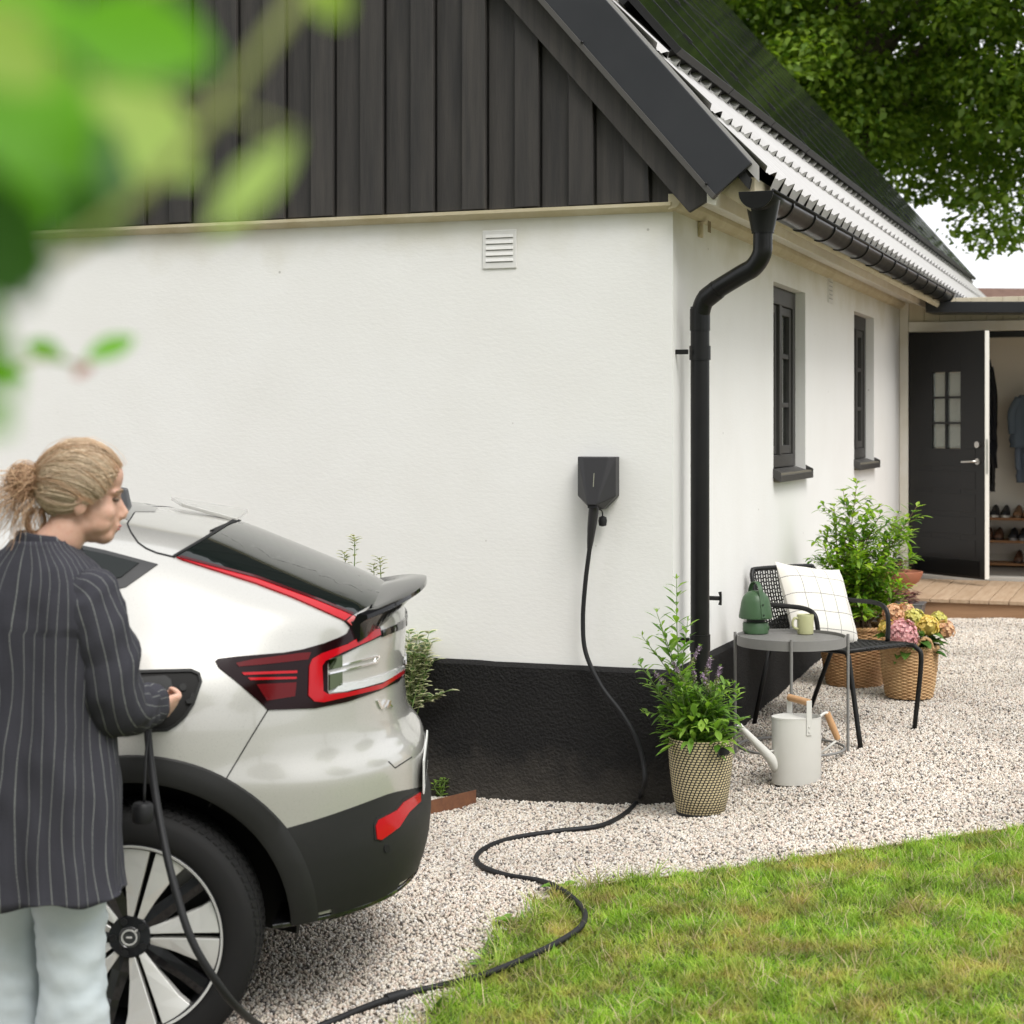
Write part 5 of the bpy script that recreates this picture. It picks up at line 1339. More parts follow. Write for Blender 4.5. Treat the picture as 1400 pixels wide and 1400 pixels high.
# ---- wheels
TYRE = M('tyre_rubber', (.010, .010, .010), .75, var=(30, .5, (.015, .014, .013)), spec=.3)
RIMB = M('rim_black', (.008, .008, .009), .18, coat=.5); RIMS = M('rim_silver', (.74, .73, .69), .26, metal=.45)
def wheel(par_m, far):
    w = None
    sgn = -1 if not far else 1            # outward direction in local y
    def T(r_, a_, o_): return (par_m[0] + r_ * math.cos(a_), par_m[1] + sgn * o_, par_m[2] + r_ * math.sin(a_))
    def ring(prof, n=96):
        rows = [[T(r_, a_, o_) for r_, o_ in prof] for a_ in np.linspace(0, 2 * math.pi, n, endpoint=False)]
        rows.append(rows[0]); return MB().loft(rows, closed=False)
    t = ring([(.262, .110), (.268, .118), (.300, .124), (.328, .121), (.345, .112), (.355, .096), (.359, .07), (.3595, .0), (.359, -.07), (.355, -.096), (.33, -.12), (.27, -.11)]).build('wheel', TYRE, car, smooth=60)
    # tread blocks on the shoulder and grooves
    mb = MB(); n = 88
    for k in range(n):
        a0 = 2 * math.pi * k / n; a1 = a0 + 2 * math.pi / n * .62
        for o0, o1, sk in ((.066, .100, .02), (.024, .056, -.02), (-.016, .016, .02), (-.056, -.024, -.02)):
            r1 = .3632 if o1 < .09 else .3615
            pts = []
            for r_ in (.350, r1):
                for a_, o_ in ((a0, o0), (a1, o0), (a1 + sk, o1), (a0 + sk, o1)):
                    rr = r_ if not (o_ > .09 and r_ > .355) else .3575
                    pts.append(T(rr, a_, o_))
            mb.hexa(pts)
    mb.build('tread', TYRE, t, kind='stuff')
    ring([(.262, .112), (.268, .119), (.2655, .122), (.255, .118), (.250, .105), (.245, .02), (.23, -.08)]).build('rim', RIMB, t, smooth=40)
    ring([(.2665, .1195), (.2645, .1235), (.2585, .1215), (.2575, .118)]).build('rim_lip', RIMS, t, smooth=40)
    ring([(.25, -.02), (.001, -.02)], 48).build('brake_disc', M('brake_dark', (.012, .012, .012), .6), t)
    # five silver double spokes and five black ones
    for k in range(5):
        a0 = R(2 + 72 * k)
        for s in (-1, 1):
            pts = []
            lay = [(.052, .016, .022), (.10, .010, .072), (.20, .007, .155), (.2585, .006, .235)] # r, inner half-angle*r...
            prof_in = [(.050, .006), (.11, .007), (.20, .008), (.259, .009)]
            prof_out = [(.056, .024), (.12, .044), (.20, .076), (.258, .112)]
            fr, bk = [], []
            for (r0, w0), (r1, w1) in zip(prof_in, prof_out):
                dpt = .088 + .030 * (r0 / .26) ** 1.5
                p_in = T(math.hypot(r0, w0), a0 + s * math.atan2(w0, r0), dpt); p_out = T(math.hypot(r1, w1), a0 + s * math.atan2(w1, r1), dpt - .004)
                fr.append((p_in, p_out)); 
                bk.append((T(math.hypot(r0, w0), a0 + s * math.atan2(w0, r0), dpt - .03), T(math.hypot(r1, w1), a0 + s * math.atan2(w1, r1), dpt - .034)))
            mb = MB(); rows = [[f_[0], f_[1], b_[1], b_[0]] for f_, b_ in zip(fr, bk)]
            mb.loft(rows).build('spoke', RIMS, t, bevel=.0015, seg=1)
        a1 = a0 + R(36)
        mb = MB(); rows = []
        for r_, w_ in ((.03, .030), (.10, .026), (.18, .022), (.255, .024)):
            dpt = .080 + .022 * (r_ / .26) ** 2
            rows.append([T(math.hypot(r_, w_), a1 - math.atan2(w_, r_), dpt), T(r_, a1, dpt + .007), T(math.hypot(r_, w_), a1 + math.atan2(w_, r_), dpt), T(math.hypot(r_, w_), a1 + math.atan2(w_, r_), dpt - .035), T(math.hypot(r_, w_), a1 - math.atan2(w_, r_), dpt - .035)])
        mb.loft(rows).build('spoke', RIMB, t, bevel=.001, seg=1)
        al = a0 + R(36)
        c = T(.046, al, .084)
        MB().tube([c, (c[0], c[1] + sgn * .013, c[2])], [.0125, .0105], 6).build('lug_nut', M('lug_black', (.015, .015, .015), .3), t, smooth=30)
    ring([(.001, .094), (.058, .092), (.064, .08), (.064, .05)], 40).build('hub', RIMB, t, smooth=40)
    ring([(.001, .0945), (.027, .0945), (.029, .096), (.0305, .094)], 32).build('hub_cap', M('cap_grey', (.12, .12, .12), .25, metal=.8), t, smooth=30)
    ring([(.018, .0952), (.0185, .0985), (.0225, .0985), (.023, .0952)], 32).build('badge', RIMS, t, smooth=30)
    b0 = T(.021, R(45), .0975); b1 = T(.031, R(45), .0975)
    MB().tube([T(.008, R(180), .0965), T(.008, 0, .0965)], .003, 6).build('badge', RIMS, t)
    MB().tube([b0, b1], [.0028, .0040], 6).build('badge', RIMS, t)
    return t
for ax, az in AX:
    wheel((ax, -.785, .3605), False); wheel((ax, .785, .3605), True)
# brake caliper seen through the near rear wheel
MB().box(.10, .17, -.80, -.74, .46, .58).build('brake_caliper', M('caliper', (.30, .29, .27), .5, metal=.6), car, bevel=.01)

# ---- glass and lamps traced on the body surface
CARGLASS = M('car_glass', (.006, .009, .008), .04, spec=.42)
RED = M('red_lens', (.42, .004, .010), .10, spec=.35); REDD = M('red_dark_lens', (.06, .002, .004), .08, spec=.3)
REDP = M('red_pale_lens', (.55, .09, .085), .10, coat=1.0)
LAMPB = M('lamp_black', (.010, .002, .003), .12, spec=.22); CLEAR = M('clear_lens', (.62, .63, .64), .12, coat=1.0, bump=(140, .7, .004))
GLB = M('gloss_black', (.005, .005, .006), .07, spec=.35); CHROME = M('chrome', (.8, .8, .8), .08, metal=1.0)
SEAM = M('panel_gap', (.006, .006, .006), .8)
def line(pts, w):
    P = [Vector(p) for p in pts]; L_, Rr = [], []
    for i, p in enumerate(P):
        a = P[max(0, i - 1)]; b = P[min(len(P) - 1, i + 1)]; d = (b - a).normalized(); n = Vector((-d.y, d.x)) * w / 2
        L_.append(tuple(p + n)); Rr.append(tuple(p - n))
    return L_ + Rr[::-1]
patch('rear_window', [(240, 761.5), (262, 749), (290, 732), (321, 712), (345, 715), (400, 735), (450, 756), (500, 780), (524, 790), (533, 798), (532, 806), (512, 825), (483, 841), (440, 824), (400, 808), (350, 790), (300, 775), (250, 762.5)], CARGLASS, .003, step=7)
patch('light_strip', [(241, 763), (300, 777), (350, 792), (400, 810), (440, 826), (480, 842), (470, 849), (400, 818), (350, 799), (300, 783), (250, 767)], RED, .006)
patch('light_strip', line([(246, 763.5), (350, 791), (440, 824), (481, 841)], 3.0), REDD, .008)
patch('tail_lamp', [(470, 849), (481, 841), (519, 858), (520, 870), (494, 882), (468.5, 895), (449, 901), (447, 910), (447, 944), (449, 949), (473, 946), (516, 932), (548, 910), (552, 912), (553, 920), (543.5, 932), (516, 945), (473, 960), (430, 968.5), (366, 971), (357, 962), (323, 932), (299, 913), (294, 904), (298, 901), (323, 898), (387, 892.5), (413, 888), (441, 880), (462, 872), (474, 866), (478, 858)], LAMPB, .004)
patch('tail_lamp_bar', [(507, 861), (473, 881), (438.5, 893.5), (425.7, 901), (421.4, 911), (420, 951), (428, 959), (441, 960), (473, 952.5), (520, 941), (550, 921), (550, 915), (520, 935), (473, 946.5), (447, 949), (440, 945), (438.6, 911), (443, 904), (468.6, 891), (505, 875), (518, 868), (517, 860)], RED, .0075, step=4)
patch('tail_lamp_bar', [(472, 850), (480, 843), (516, 858), (506, 862), (486, 862)], REDP, .0075, step=4)
patch('reflector_band', [(322, 907), (345, 902), (410, 893), (424, 892), (420, 902), (360, 909), (326, 912)], M('red_mid', (.10, .003, .005), .15, spec=.25), .0065)
patch('reflector_band', [(330, 920), (405, 917), (405, 920.5), (333, 923.5)], RED, .007)
patch('reflector_band', [(338, 927), (404, 925.5), (404, 928.5), (342, 930.5)], RED, .007)
patch('reflector_band', [(350, 936), (404, 933), (402, 952), (364, 958)], M('red_mid', (.10, .003, .005), .15, spec=.25), .0065)
patch('lamp_mirror', [(449, 902), (466, 896), (466, 912), (449, 916)], M('lamp_mirror', (.10, .12, .07), .05, metal=1.0), .007, step=4)
patch('lamp_mirror', [(449, 923), (466, 918), (466, 936), (449, 944)], M('lamp_mirror'), .007, step=4)
patch('clear_lens', [(451, 947), (464, 934.5), (490, 931), (516, 924), (540, 915), (551, 910), (551, 917), (522, 932), (494, 940), (470, 945)], CLEAR, .007, step=4)
patch('chrome_trim', line([(449, 913.5), (480, 906), (517, 896.5)], 2.4), CHROME, .006, step=4)
patch('chrome_trim', line([(449, 921), (480, 914), (514, 905.5), (517, 897)], 2.0), CHROME, .006, step=4)
patch('charge_port', [(160, 920), (207, 918.5), (261, 917), (271.5, 921.5), (274.5, 932), (264, 962), (252, 980), (240, 991), (228, 998), (164, 1001), (158, 990)], M('port_black', (.010, .0095, .009), .6, spec=.25), .0025)
patch('port_rim', line([(160, 920), (207, 918.5), (261, 917), (271.5, 921.5), (274.5, 932), (264, 962), (252, 980), (240, 991), (228, 998), (164, 1001)], 4.0), M('port_rim', (.014, .014, .0135), .5, spec=.3), .008, step=4)
patch('port_well', [(196, 926), (226, 924), (234, 930), (236, 945), (232, 975), (222, 988), (180, 990), (178, 940)], M('port_dark', (.006, .006, .006), .5), .006)
patch('port_screw', [(250 + 5 * math.cos(a_), 940 + 5 * math.sin(a_)) for a_ in np.linspace(0, 6.28, 12, endpoint=False)], M('port_rim'), .008, step=3)
patch('port_clip', [(262, 948), (266, 949), (262, 962), (255, 962), (254, 957), (259, 956)], M('port_rim'), .012, step=3)
patch('bumper_reflector', [(511, 1130), (515, 1121), (540, 1108), (549, 1097), (572, 1083), (572, 1096), (556, 1111), (543, 1131), (519, 1148), (513, 1147)], RED, .009, step=4)
patch('reflector_frame', [(509, 1127), (513, 1117), (538, 1105), (549, 1092), (574, 1079), (575, 1097), (557, 1113), (544, 1131), (520, 1150), (510, 1148)], CLAD, .0065, step=4)
patch('sensor', [(527 + 4 * math.cos(a_), 1160 + 6 * math.sin(a_)) for a_ in np.linspace(0, 6.28, 12, endpoint=False)], SEAM, .007, step=3)
patch('panel_gap', line([(366, 971), (345, 1005), (315, 1055), (286, 1103)], 1.6), SEAM, .0012, step=4)
patch('panel_gap', line([(183.6, 700.7), (174, 716), (178.6, 727), (188.6, 742), (200, 750), (214, 756), (237, 761.5)], 2.2), SEAM, .0012, step=4)
patch('panel_gap', line([(531, 1041), (540, 1050), (563, 1035)], 1.5), SEAM, .0012, step=4, mirror=False)
patch('side_window', [(60, 738), (100, 744), (144, 753), (216, 772), (172, 803), (130, 812), (60, 820)], M('window_trim', (.03, .03, .03), .35), .003)
patch('side_window_glass', [(60, 744), (100, 750), (144, 759), (190, 771), (166, 790), (130, 800), (60, 808)], CARGLASS, .006)
patch('roof_glass', [(150, 700), (182, 681), (222, 684), (212, 700), (184, 700), (176, 712)], M('roof_glass', (.10, .10, .095), .08, spec=.5), .0015, mirror=False)
# trailing-edge shadow gap under the roof spoiler
patch('panel_gap', line([(237, 762), (280, 737), (321, 711.5)], 3.0), SEAM, .006, step=4)
# gloss black tail spoiler, lofted across the car
def spoiler():
    rows = []
    for y in np.linspace(-.545, .545, 41):
        f = abs(y) / .545
        xr = .655 - .10 * f ** 2.5; xt = .812 - .165 * f ** 2.6
        zt = 1.283 - .055 * f ** 2.2; zr = 1.262 - .045 * f ** 2
        rows.append([(xr - .02, y, zr - .012), (xr + .05, y, zr + .006 - .02 * f), (xt - .03, y, zt - .002), (xt, y, zt - .004), (xt + .002, y, zt - .016), (xt - .02, y, zt - .030), (xr + .07, y, zr - .062 - .01 * f), (xr + .04, y, zr - .085)])
    MB().loft(rows).build('spoiler', GLB, car, smooth=50)
spoiler()
patch('spoiler_base', [(521, 862), (545, 852), (562, 838), (571, 818), (572, 828), (566, 845), (548, 860), (521, 871)], GLB, .006, step=4)
# roof fins at both sides of the hatch
def fin():
    P = [CMI @ at(234, 679, 6.30), CMI @ at(339, 696, 6.38), CMI @ at(323, 708, 6.02), CMI @ at(248, 687, 6.02)]
    for mir in (0,):
        Q = [(p.x, -p.y if mir else p.y, p.z) for p in P]
        MB().prism(Q, (0, 0, -.014)).build('roof_fin', PAINT, car, bevel=.003)
fin()
# shark fin antenna
c0 = CMI @ at(170, 692, CARY)
mb = MB().hexa([(c0.x - .05, -.022, c0.z - .02), (c0.x + .03, -.022, c0.z - .02), (c0.x + .03, .022, c0.z - .02), (c0.x - .05, .022, c0.z - .02), (c0.x - .01, -.010, c0.z + .065), (c0.x + .015, -.012, c0.z + .06), (c0.x + .015, .012, c0.z + .06), (c0.x - .01, .010, c0.z + .065)])
mb.build('antenna', M('antenna_grey', (.08, .08, .085), .4), car, bevel=.006)
# chrome badge strokes on the tailgate and the number plate
def badge(px, py, h, w):
    patch('badge', line([(px - w, py - h), (px - w * .4, py + h)], 2.6), CHROME, .006, step=3, mirror=False)
    patch('badge', line([(px - w * .4, py + h), (px + w * .3, py - h)], 2.6), CHROME, .006, step=3, mirror=False)
    patch('badge', line([(px + w * .45, py + h * .8), (px + w * .85, py - h * .9)], 2.4), CHROME, .006, step=3, mirror=False)
    patch('badge', line([(px + w * .6, py - h * .2), (px + w * 1.15, py + h * .6)], 2.2), CHROME, .006, step=3, mirror=False)
badge(524, 963, 6, 9)
MB().box(.806, .812, -.26, .26, .62, .73).build('number_plate', M('plate_white', (.7, .7, .68), .4), car, bevel=.004)
mb = MB()
for k in range(6):
    y = -.20 + k * .075
    mb.box(.8125, .8135, y, y + .012, .64, .71).box(.8125, .8135, y + .034, y + .046, .64, .71).box(.8125, .8135, y + .012, y + .034, .67 + .01 * (k % 2), .68 + .01 * (k % 2))
mb.build('plate_marks', SEAM, car)
# front lamps and windscreen so the car is whole
for s in (-1, 1):
    mb = MB(); rows = []
    for z in (.70, .78, .84):
        rows.append([body_pt(t if s < 0 else math.pi - t, z, .006) for t in np.linspace(-.35, -.95, 10)])
    mb.loft(rows, closed=False).build('headlight', CLEAR, car, smooth=60)
rows = [[body_pt(t, z, .005) for t in np.linspace(-R(42), -R(138), 20)] for z in np.linspace(1.10, 1.46, 10)]
MB().loft(rows, closed=False).build('windscreen', CARGLASS, car, smooth=60)
for s in (-1, 1):
    pm = []
    for xx, zz in ((-1.55, 1.05), (-1.70, 1.05), (-1.70, 1.16), (-1.55, 1.16)): pm.append((xx, s * .93, zz))
    MB().prism(pm, (0, s * .14, 0)).build('door_mirror', GLB, car, bevel=.02)
    for x0, x1 in ((-1.75, -.95), (-.90, -.22)):
        rows = []
        for z in np.linspace(1.06, 1.40, 8):
            xa = max(x0, _ip(_F, z) + .22); rows.append([(x, s * (abs(side_y(x, z)) * 1.0 + .004), z) for x in np.linspace(xa, x1 - (z - 1.06) * .15, 8)])
        MB().loft(rows, closed=False).build('side_window', CARGLASS, car, smooth=60)
        MB().box(x1 - .22, x1 - .04, s * .925 - .012, s * .925 + .012, .955, .985).build('door_handle', PAINT, car, bevel=.006)
# ================================================================== the woman at the charge port
WB = Vector((-1.133, 4.42, gz(-1.133, 4.42)))
PM = Matrix.Translation(WB)
YAW = R(-30)                     # she faces away and to the right
def TW(lx, ly, z, cx=-.046, cy=0): # torso frame: lx to her right, ly forward
    c, s = math.cos(YAW), math.sin(YAW)
    return Vector((cx + lx * c - ly * s, cy + lx * s + ly * c, z))
def blob(mb, c, r, rot=None, n=14):
    rings = []
    for i in range(n + 1):
        t = math.pi * i / n
        row = []
        for k in range(18):
            a = 2 * math.pi * k / 18
            p = Vector((r[0] * max(.001, math.sin(t)) * math.cos(a), r[1] * max(.001, math.sin(t)) * math.sin(a), -r[2] * math.cos(t)))
            if rot: p = rot @ p
            row.append(p + Vector(c))
        rings.append(row)
    mb.loft(rings)
HSC = 1.0
HC_ = Vector((.050, .02, 1.628)); HROT = Matrix.Rotation(R(13), 3, 'Z') @ Matrix.Rotation(R(7), 3, 'Y')
def HP_(x, y, z): return HC_ + HROT @ (Vector((x, y, z)) * HSC)
mb = MB()
def hb(c, r): blob(mb, HP_(*c), tuple(q * HSC for q in r), HROT)
hb((-.016, 0, .034), (.094, .074, .090)); hb((.030, 0, -.030), (.062, .056, .085)); hb((.058, 0, -.090), (.030, .034, .026)); hb((.015, 0, -.068), (.060, .052, .040))
hb((.072, 0, .020), (.020, .046, .014)); hb((.060, 0, .055), (.032, .052, .045))
for s in (-1, 1):
    hb((.050, s * .034, -.034), (.032, .021, .028)); hb((.040, s * .030, -.060), (.038, .024, .032)); hb((-.006, s * .073, -.018), (.019, .010, .032)); hb((-.008, s * .078, -.004), (.014, .008, .014))
mb.tube([HP_(.080, 0, .012), HP_(.096, 0, -.014), HP_(.109, 0, -.034)], [.007, .009, .0105], 10, sub=3)
hb((.100, 0, -.040), (.013, .014, .008)); hb((.088, 0, -.064), (.013, .021, .0065)); hb((.085, 0, -.075), (.013, .019, .0075)); hb((.074, 0, -.052), (.020, .030, .014))
mb.tube([HP_(-.015, 0, -.04), Vector((.005, .0, 1.53)), TW(0, 0, 1.47), TW(0, 0, 1.40)], [.052, .054, .060, .08], 18, sub=3)
def rings_t(rows):
    out = []
    for z, a, b in rows: out.append([TW(a * math.cos(t), b * math.sin(t), z) for t in np.linspace(0, 2 * math.pi, 24, endpoint=False)])
    return out
mb.loft(rings_t([(.86, .13, .10), (.95, .155, .115), (1.08, .145, .10), (1.22, .150, .10), (1.36, .155, .09), (1.43, .13, .075), (1.47, .08, .06), (1.49, .05, .05)]))
SR = TW(.158, -.01, 1.378); ER = Vector((.142, -.045, 1.118)); WR = Vector((.174, .29, 1.052))
SL = TW(-.165, 0, 1.395); EL = Vector((-.30, .12, 1.12)); WL = Vector((-.12, .33, 1.06))
for S_, E_, W_ in ((SR, ER, WR), (SL, EL, WL)):
    mb.tube([TW(0, 0, 1.40), S_, S_.lerp(E_, .5), E_, E_.lerp(W_, .5), W_, W_ + (W_ - E_).normalized() * .03], [.05, .052, .042, .036, .032, .024, .024], 14, sub=3)
# hands: palm plus five separate curled fingers
def hand(W_, fwd, side, up, grip=1.0):
    f, s_, u = fwd.normalized(), side.normalized(), up.normalized()
    c = W_ + f * .075
    rows = []
    for t, w, h in ((0, .022, .018), (.03, .030, .016), (.065, .039, .015), (.088, .040, .013)):
        rows.append([W_ + f * (t + .02) + s_ * (w * math.cos(a)) + u * (h * math.sin(a)) for a in np.linspace(0, 2 * math.pi, 14, endpoint=False)])
    mb.loft(rows)
    for k, (o, L_) in enumerate(((-.030, .070), (-.010, .080), (.010, .076), (.029, .060))):
        b = W_ + f * .104 + s_ * o + u * .002
        p1 = b + f * L_ * .42 - u * .012 * grip; p2 = p1 + f * L_ * .12 - u * L_ * .34 * grip; p3 = p2 - f * L_ * .24 * grip - u * L_ * .14
        mb.tube([b - f * .02, b, p1, p2, p3], [.0095, .0098, .0090, .0082, .0070], 10, sub=2)
    b = W_ + f * .045 - s_ * .030
    mb.tube([b, b - s_ * .018 + f * .022 - u * .010, b - s_ * .014 + f * .048 - u * .026, b - s_ * .002 + f * .062 - u * .040], [.013, .012, .0105, .0085], 10, sub=2)
hand(WR, Vector((.24, .90, -.10)), Vector((.55, -.1, .80)), Vector((.78, -.2, -.52)))
hand(WL, Vector((.6, .75, -.05)), Vector((.3, -.2, .9)), Vector((-.7, .6, .2)), .6)
HIPR, HIPL = Vector((.022, -.015, .90)), Vector((-.130, .045, .90))
KR, KL = Vector((.022, .0, .50)), Vector((-.150, .065, .50)); AR, AL = Vector((.030, .02, .075)), Vector((-.155, .085, .075))
for h_, k_, a_ in ((HIPR, KR, AR), (HIPL, KL, AL)):
    mb.tube([h_ + Vector((0, 0, .05)), h_, h_.lerp(k_, .5), k_, k_.lerp(a_, .35), a_], [.07, .075, .065, .048, .046, .033], 14, sub=3)
    mb.tube([a_ + Vector((-.01, -.045, -.02)), a_ + Vector((0, 0, -.03)), a_ + Vector((.05, .10, -.045)), a_ + Vector((.075, .16, -.05))], [.028, .034, .032, .018], 10, sub=3)
tmp = mb.build('person_raw', None)
md = tmp.modifiers.new('r', 'REMESH'); md.mode = 'VOXEL'; md.voxel_size = .0048; md.use_smooth_shade = True
md = tmp.modifiers.new('s', 'SMOOTH'); md.factor = .5; md.iterations = 5
dg = bpy.context.evaluated_depsgraph_get(); dg.update()
pme = bpy.data.meshes.new_from_object(tmp.evaluated_get(dg))
bpy.data.objects.remove(tmp, do_unlink=True)
def skin_mat():
    m = M('skin', (.60, .37, .275), .50, sss=.12, var=(60, .6, (.54, .29, .21)), bump=(300, .15, .0008))
    return m
pme.materials.clear(); pme.materials.append(skin_mat())
pme.polygons.foreach_set('use_smooth', [True] * len(pme.polygons))
person = bpy.data.objects.new('person', pme); COL.objects.link(person); person.matrix_world = PM
tag(person, 'person with blond hair in a bun and striped navy coat plugging in the car', 'person')
lipm = M('lips', (.42, .14, .12), .4); 
mbl = MB(); blob(mbl, HP_(.0965, 0, -.0645), (.0065, .016, .0035), HROT, 8); blob(mbl, HP_(.0935, 0, -.0725), (.0065, .015, .0038), HROT, 8)
mbl.build('lips', lipm, person, smooth=180)
for s in (-1, 1):
    mbl = MB(); blob(mbl, HP_(.0785, s * .030, .002), (.010, .011, .0055), HROT, 8); mbl.build('eye', M('eye_dark', (.10, .07, .05), .25), person, smooth=180)
    MB().tube([HP_(.093, s * .014, .022), HP_(.090, s * .030, .027), HP_(.078, s * .046, .022)], [.0026, .0032, .0018], 6, sub=3).build('eyebrow', M('brow', (.28, .19, .12), .8), person, smooth=180)
    MB().tube([HP_(.089, s * .020, .006), HP_(.087, s * .030, .0085), HP_(.079, s * .041, .004)], .0014, 5, sub=3).build('eyelid', M('brow'), person, smooth=180)

# ---- clothes
def stripe_mat():
    m = bpy.data.materials.new('pinstripe_linen'); m.use_nodes = True; nt = m.node_tree; b = nt.nodes['Principled BSDF']; L = nt.links.new
    uv = _n(nt, 'ShaderNodeUVMap'); sp = _n(nt, 'ShaderNodeSeparateXYZ'); L(uv.outputs[0], sp.inputs[0])
    fr = _n(nt, 'ShaderNodeMath', operation='FRACT'); L(sp.outputs[0], fr.inputs[0])
    pg = _n(nt, 'ShaderNodeMath', operation='PINGPONG'); pg.inputs[1].default_value = .5; L(sp.outputs[0], pg.inputs[0])
    nz = _n(nt, 'ShaderNodeTexNoise'); nz.inputs['Scale'].default_value = 40; nz.inputs['Detail'].default_value = 6; L(uv.outputs[0], nz.inputs['Vector'])
    mr = _n(nt, 'ShaderNodeMapRange'); mr.inputs[1].default_value = .040; mr.inputs[2].default_value = .016; L(pg.outputs[0], mr.inputs[0])
    ml = _n(nt, 'ShaderNodeMath', operation='MULTIPLY'); L(mr.outputs[0], ml.inputs[0]); 
    m4 = _n(nt, 'ShaderNodeMapRange'); m4.inputs[1].default_value = .3; m4.inputs[2].default_value = .6; m4.inputs[3].default_value = .25; m4.inputs[4].default_value = .95; L(nz.outputs[0], m4.inputs[0]); L(m4.outputs[0], ml.inputs[1])
    base = _n(nt, 'ShaderNodeMix', data_type='RGBA'); base.inputs[6].default_value = (.030, .030, .039, 1); base.inputs[7].default_value = (.056, .055, .064, 1); L(nz.outputs[0], base.inputs[0])
    mx = _n(nt, 'ShaderNodeMix', data_type='RGBA'); L(ml.outputs[0], mx.inputs[0]); L(base.outputs[2], mx.inputs[6]); mx.inputs[7].default_value = (.27, .28, .26, 1)
    L(mx.outputs[2], b.inputs['Base Color']); b.inputs['Roughness'].default_value = .95; b.inputs['Specular IOR Level'].default_value = .15
    tc = _n(nt, 'ShaderNodeTexCoord'); nb = _n(nt, 'ShaderNodeTexNoise'); nb.inputs['Scale'].default_value = 260; L(tc.outputs['Object'], nb.inputs['Vector'])
    bp = _n(nt, 'ShaderNodeBump'); bp.inputs['Strength'].default_value = .4; bp.inputs['Distance'].default_value = .002; L(nb.outputs[0], bp.inputs['Height']); L(bp.outputs[0], b.inputs['Normal'])
    return m
STR = stripe_mat()
def cloth(name, rings, ucoord, mat, par, vco=None, close=True):
    """rings: list of lists of Vector; ucoord(i,k,n): stripe coordinate; own uv"""
    nr, n = len(rings), len(rings[0]); V = [tuple(p) for r_ in rings for p in r_]; Fc = []; UV = []
    for i in range(nr - 1):
        for k in range(n if close else n - 1):
            j = (k + 1) % n
            Fc.append((i * n + k, i * n + j, (i + 1) * n + j, (i + 1) * n + k))
            UV += [(ucoord(i, k), i * .05), (ucoord(i, k + 1), i * .05), (ucoord(i + 1, k + 1), (i + 1) * .05), (ucoord(i + 1, k), (i + 1) * .05)]
    o = np_mesh(name, V, Fc, mat, par, smooth=True)
    ul = o.data.uv_layers.new(name='UVMap'); ul.data.foreach_set('uv', [c for uv in UV for c in uv])
    md = o.modifiers.new('t', 'SOLIDIFY'); md.thickness = .004; md.offset = -1
    return o
def fold(p, amt, seed, sx=9, sz=2.2):
    return amt * (mnoise.noise(Vector((p.x * sx + seed, p.y * sx, p.z * sz))) + .5 * mnoise.noise(Vector((p.x * sx * 2.3, p.y * sx * 2.3 + seed, p.z * sz * 1.8))))
zprof = [(.640, .214, .160), (.68, .208, .156), (.78, .204, .152), (.90, .200, .150), (1.02, .192, .144), (1.12, .190, .138), (1.22, .196, .134), (1.32, .202, .128), (1.38, .200, .118), (1.42, .188, .106), (1.455, .160, .094), (1.485, .122, .082), (1.505, .094, .074), (1.52, .080, .070)]
Z = np.array(zprof)
NC, NZ = 132, 84
rings = []
for i in range(NZ):
    t = i / (NZ - 1); z = .640 + (1.52 - .640) * t
    a, b = np.interp(z, Z[:, 0], Z[:, 1]), np.interp(z, Z[:, 0], Z[:, 2])
    row = []
    for k in range(NC):
        ph = 2 * math.pi * k / NC
        low = smooth(1.30, .75, z)
        w = 1 + low * (.028 * math.sin(7 * ph + 1.3 * math.sin(z * 3)) + .018 * math.sin(12 * ph + 2 * z))
        ex = 2.6 if z > 1.3 else 2.3
        cx_, sy_ = math.cos(ph), math.sin(ph)
        p = TW(a * w * math.copysign(abs(cx_) ** (2 / ex), cx_), b * w * math.copysign(abs(sy_) ** (2 / ex), sy_) + .010 * smooth(1.5, 1.2, z) * 0, z)
        d = (p - TW(0, 0, z)); d.z = 0; d.normalize()
        p += d * (fold(p, .020, 3.3, 8, 1.6) + fold(p, .008, 7.7, 20, 7))
        if i == 0: p.z += .010 * math.sin(5 * ph) + .012 * math.sin(ph + .8)
        row.append(p)
    rings.append(row)
coat = cloth('coat', rings, lambda i, k: k * 38 / NC + .18 * math.sin(i * .11) + .30 * mnoise.noise(Vector((math.cos(2 * math.pi * k / NC) * 2.2, math.sin(2 * math.pi * k / NC) * 2.2, i * .07))), STR, person)
def sleeve(S_, E_, W_, r0, r1, r2, name='sleeve', seed=1):
    path = catmull([S_ + (S_ - E_).normalized() * .05 + Vector((-.03, .0, .0)), S_, S_.lerp(E_, .5) + Vector((.012, -.010, 0)), E_, E_.lerp(W_, .5) + Vector((0, 0, -.012)), W_], 10)
    m = len(path); rr = np.interp(np.linspace(0, 1, m), [0, .18, .42, .62, .8, 1], [r0 * .45, r0 * .93, (r0 + r1) / 2, r1, (r1 + r2) / 2, r2])
    rows = []; up = Vector((1, 0, 0))
    for i in range(m):
        t = (path[min(m - 1, i + 1)] - path[max(0, i - 1)]).normalized()
        x = (up - t * up.dot(t)).normalized(); y = t.cross(x); up = x
        row = []
        for k in range(60):
            a_ = 2 * math.pi * k / 60; d = x * math.cos(a_) + y * math.sin(a_)
            p = path[i] + d * rr[i] * (1 + .03 * math.sin(i * .9 + 2 * math.cos(a_ + seed)))
            p += d * (fold(p, .014, seed * 5.1, 8, 9) + fold(p, .005, seed * 3.1, 22, 22))
            row.append(p)
        rows.append(row)
    return cloth(name, rows, lambda i, k: k * 15 / 60 + .12 * math.sin(i * .2) + .25 * mnoise.noise(Vector((math.cos(k * .1047) * 2, math.sin(k * .1047) * 2, i * .12))), STR, coat)
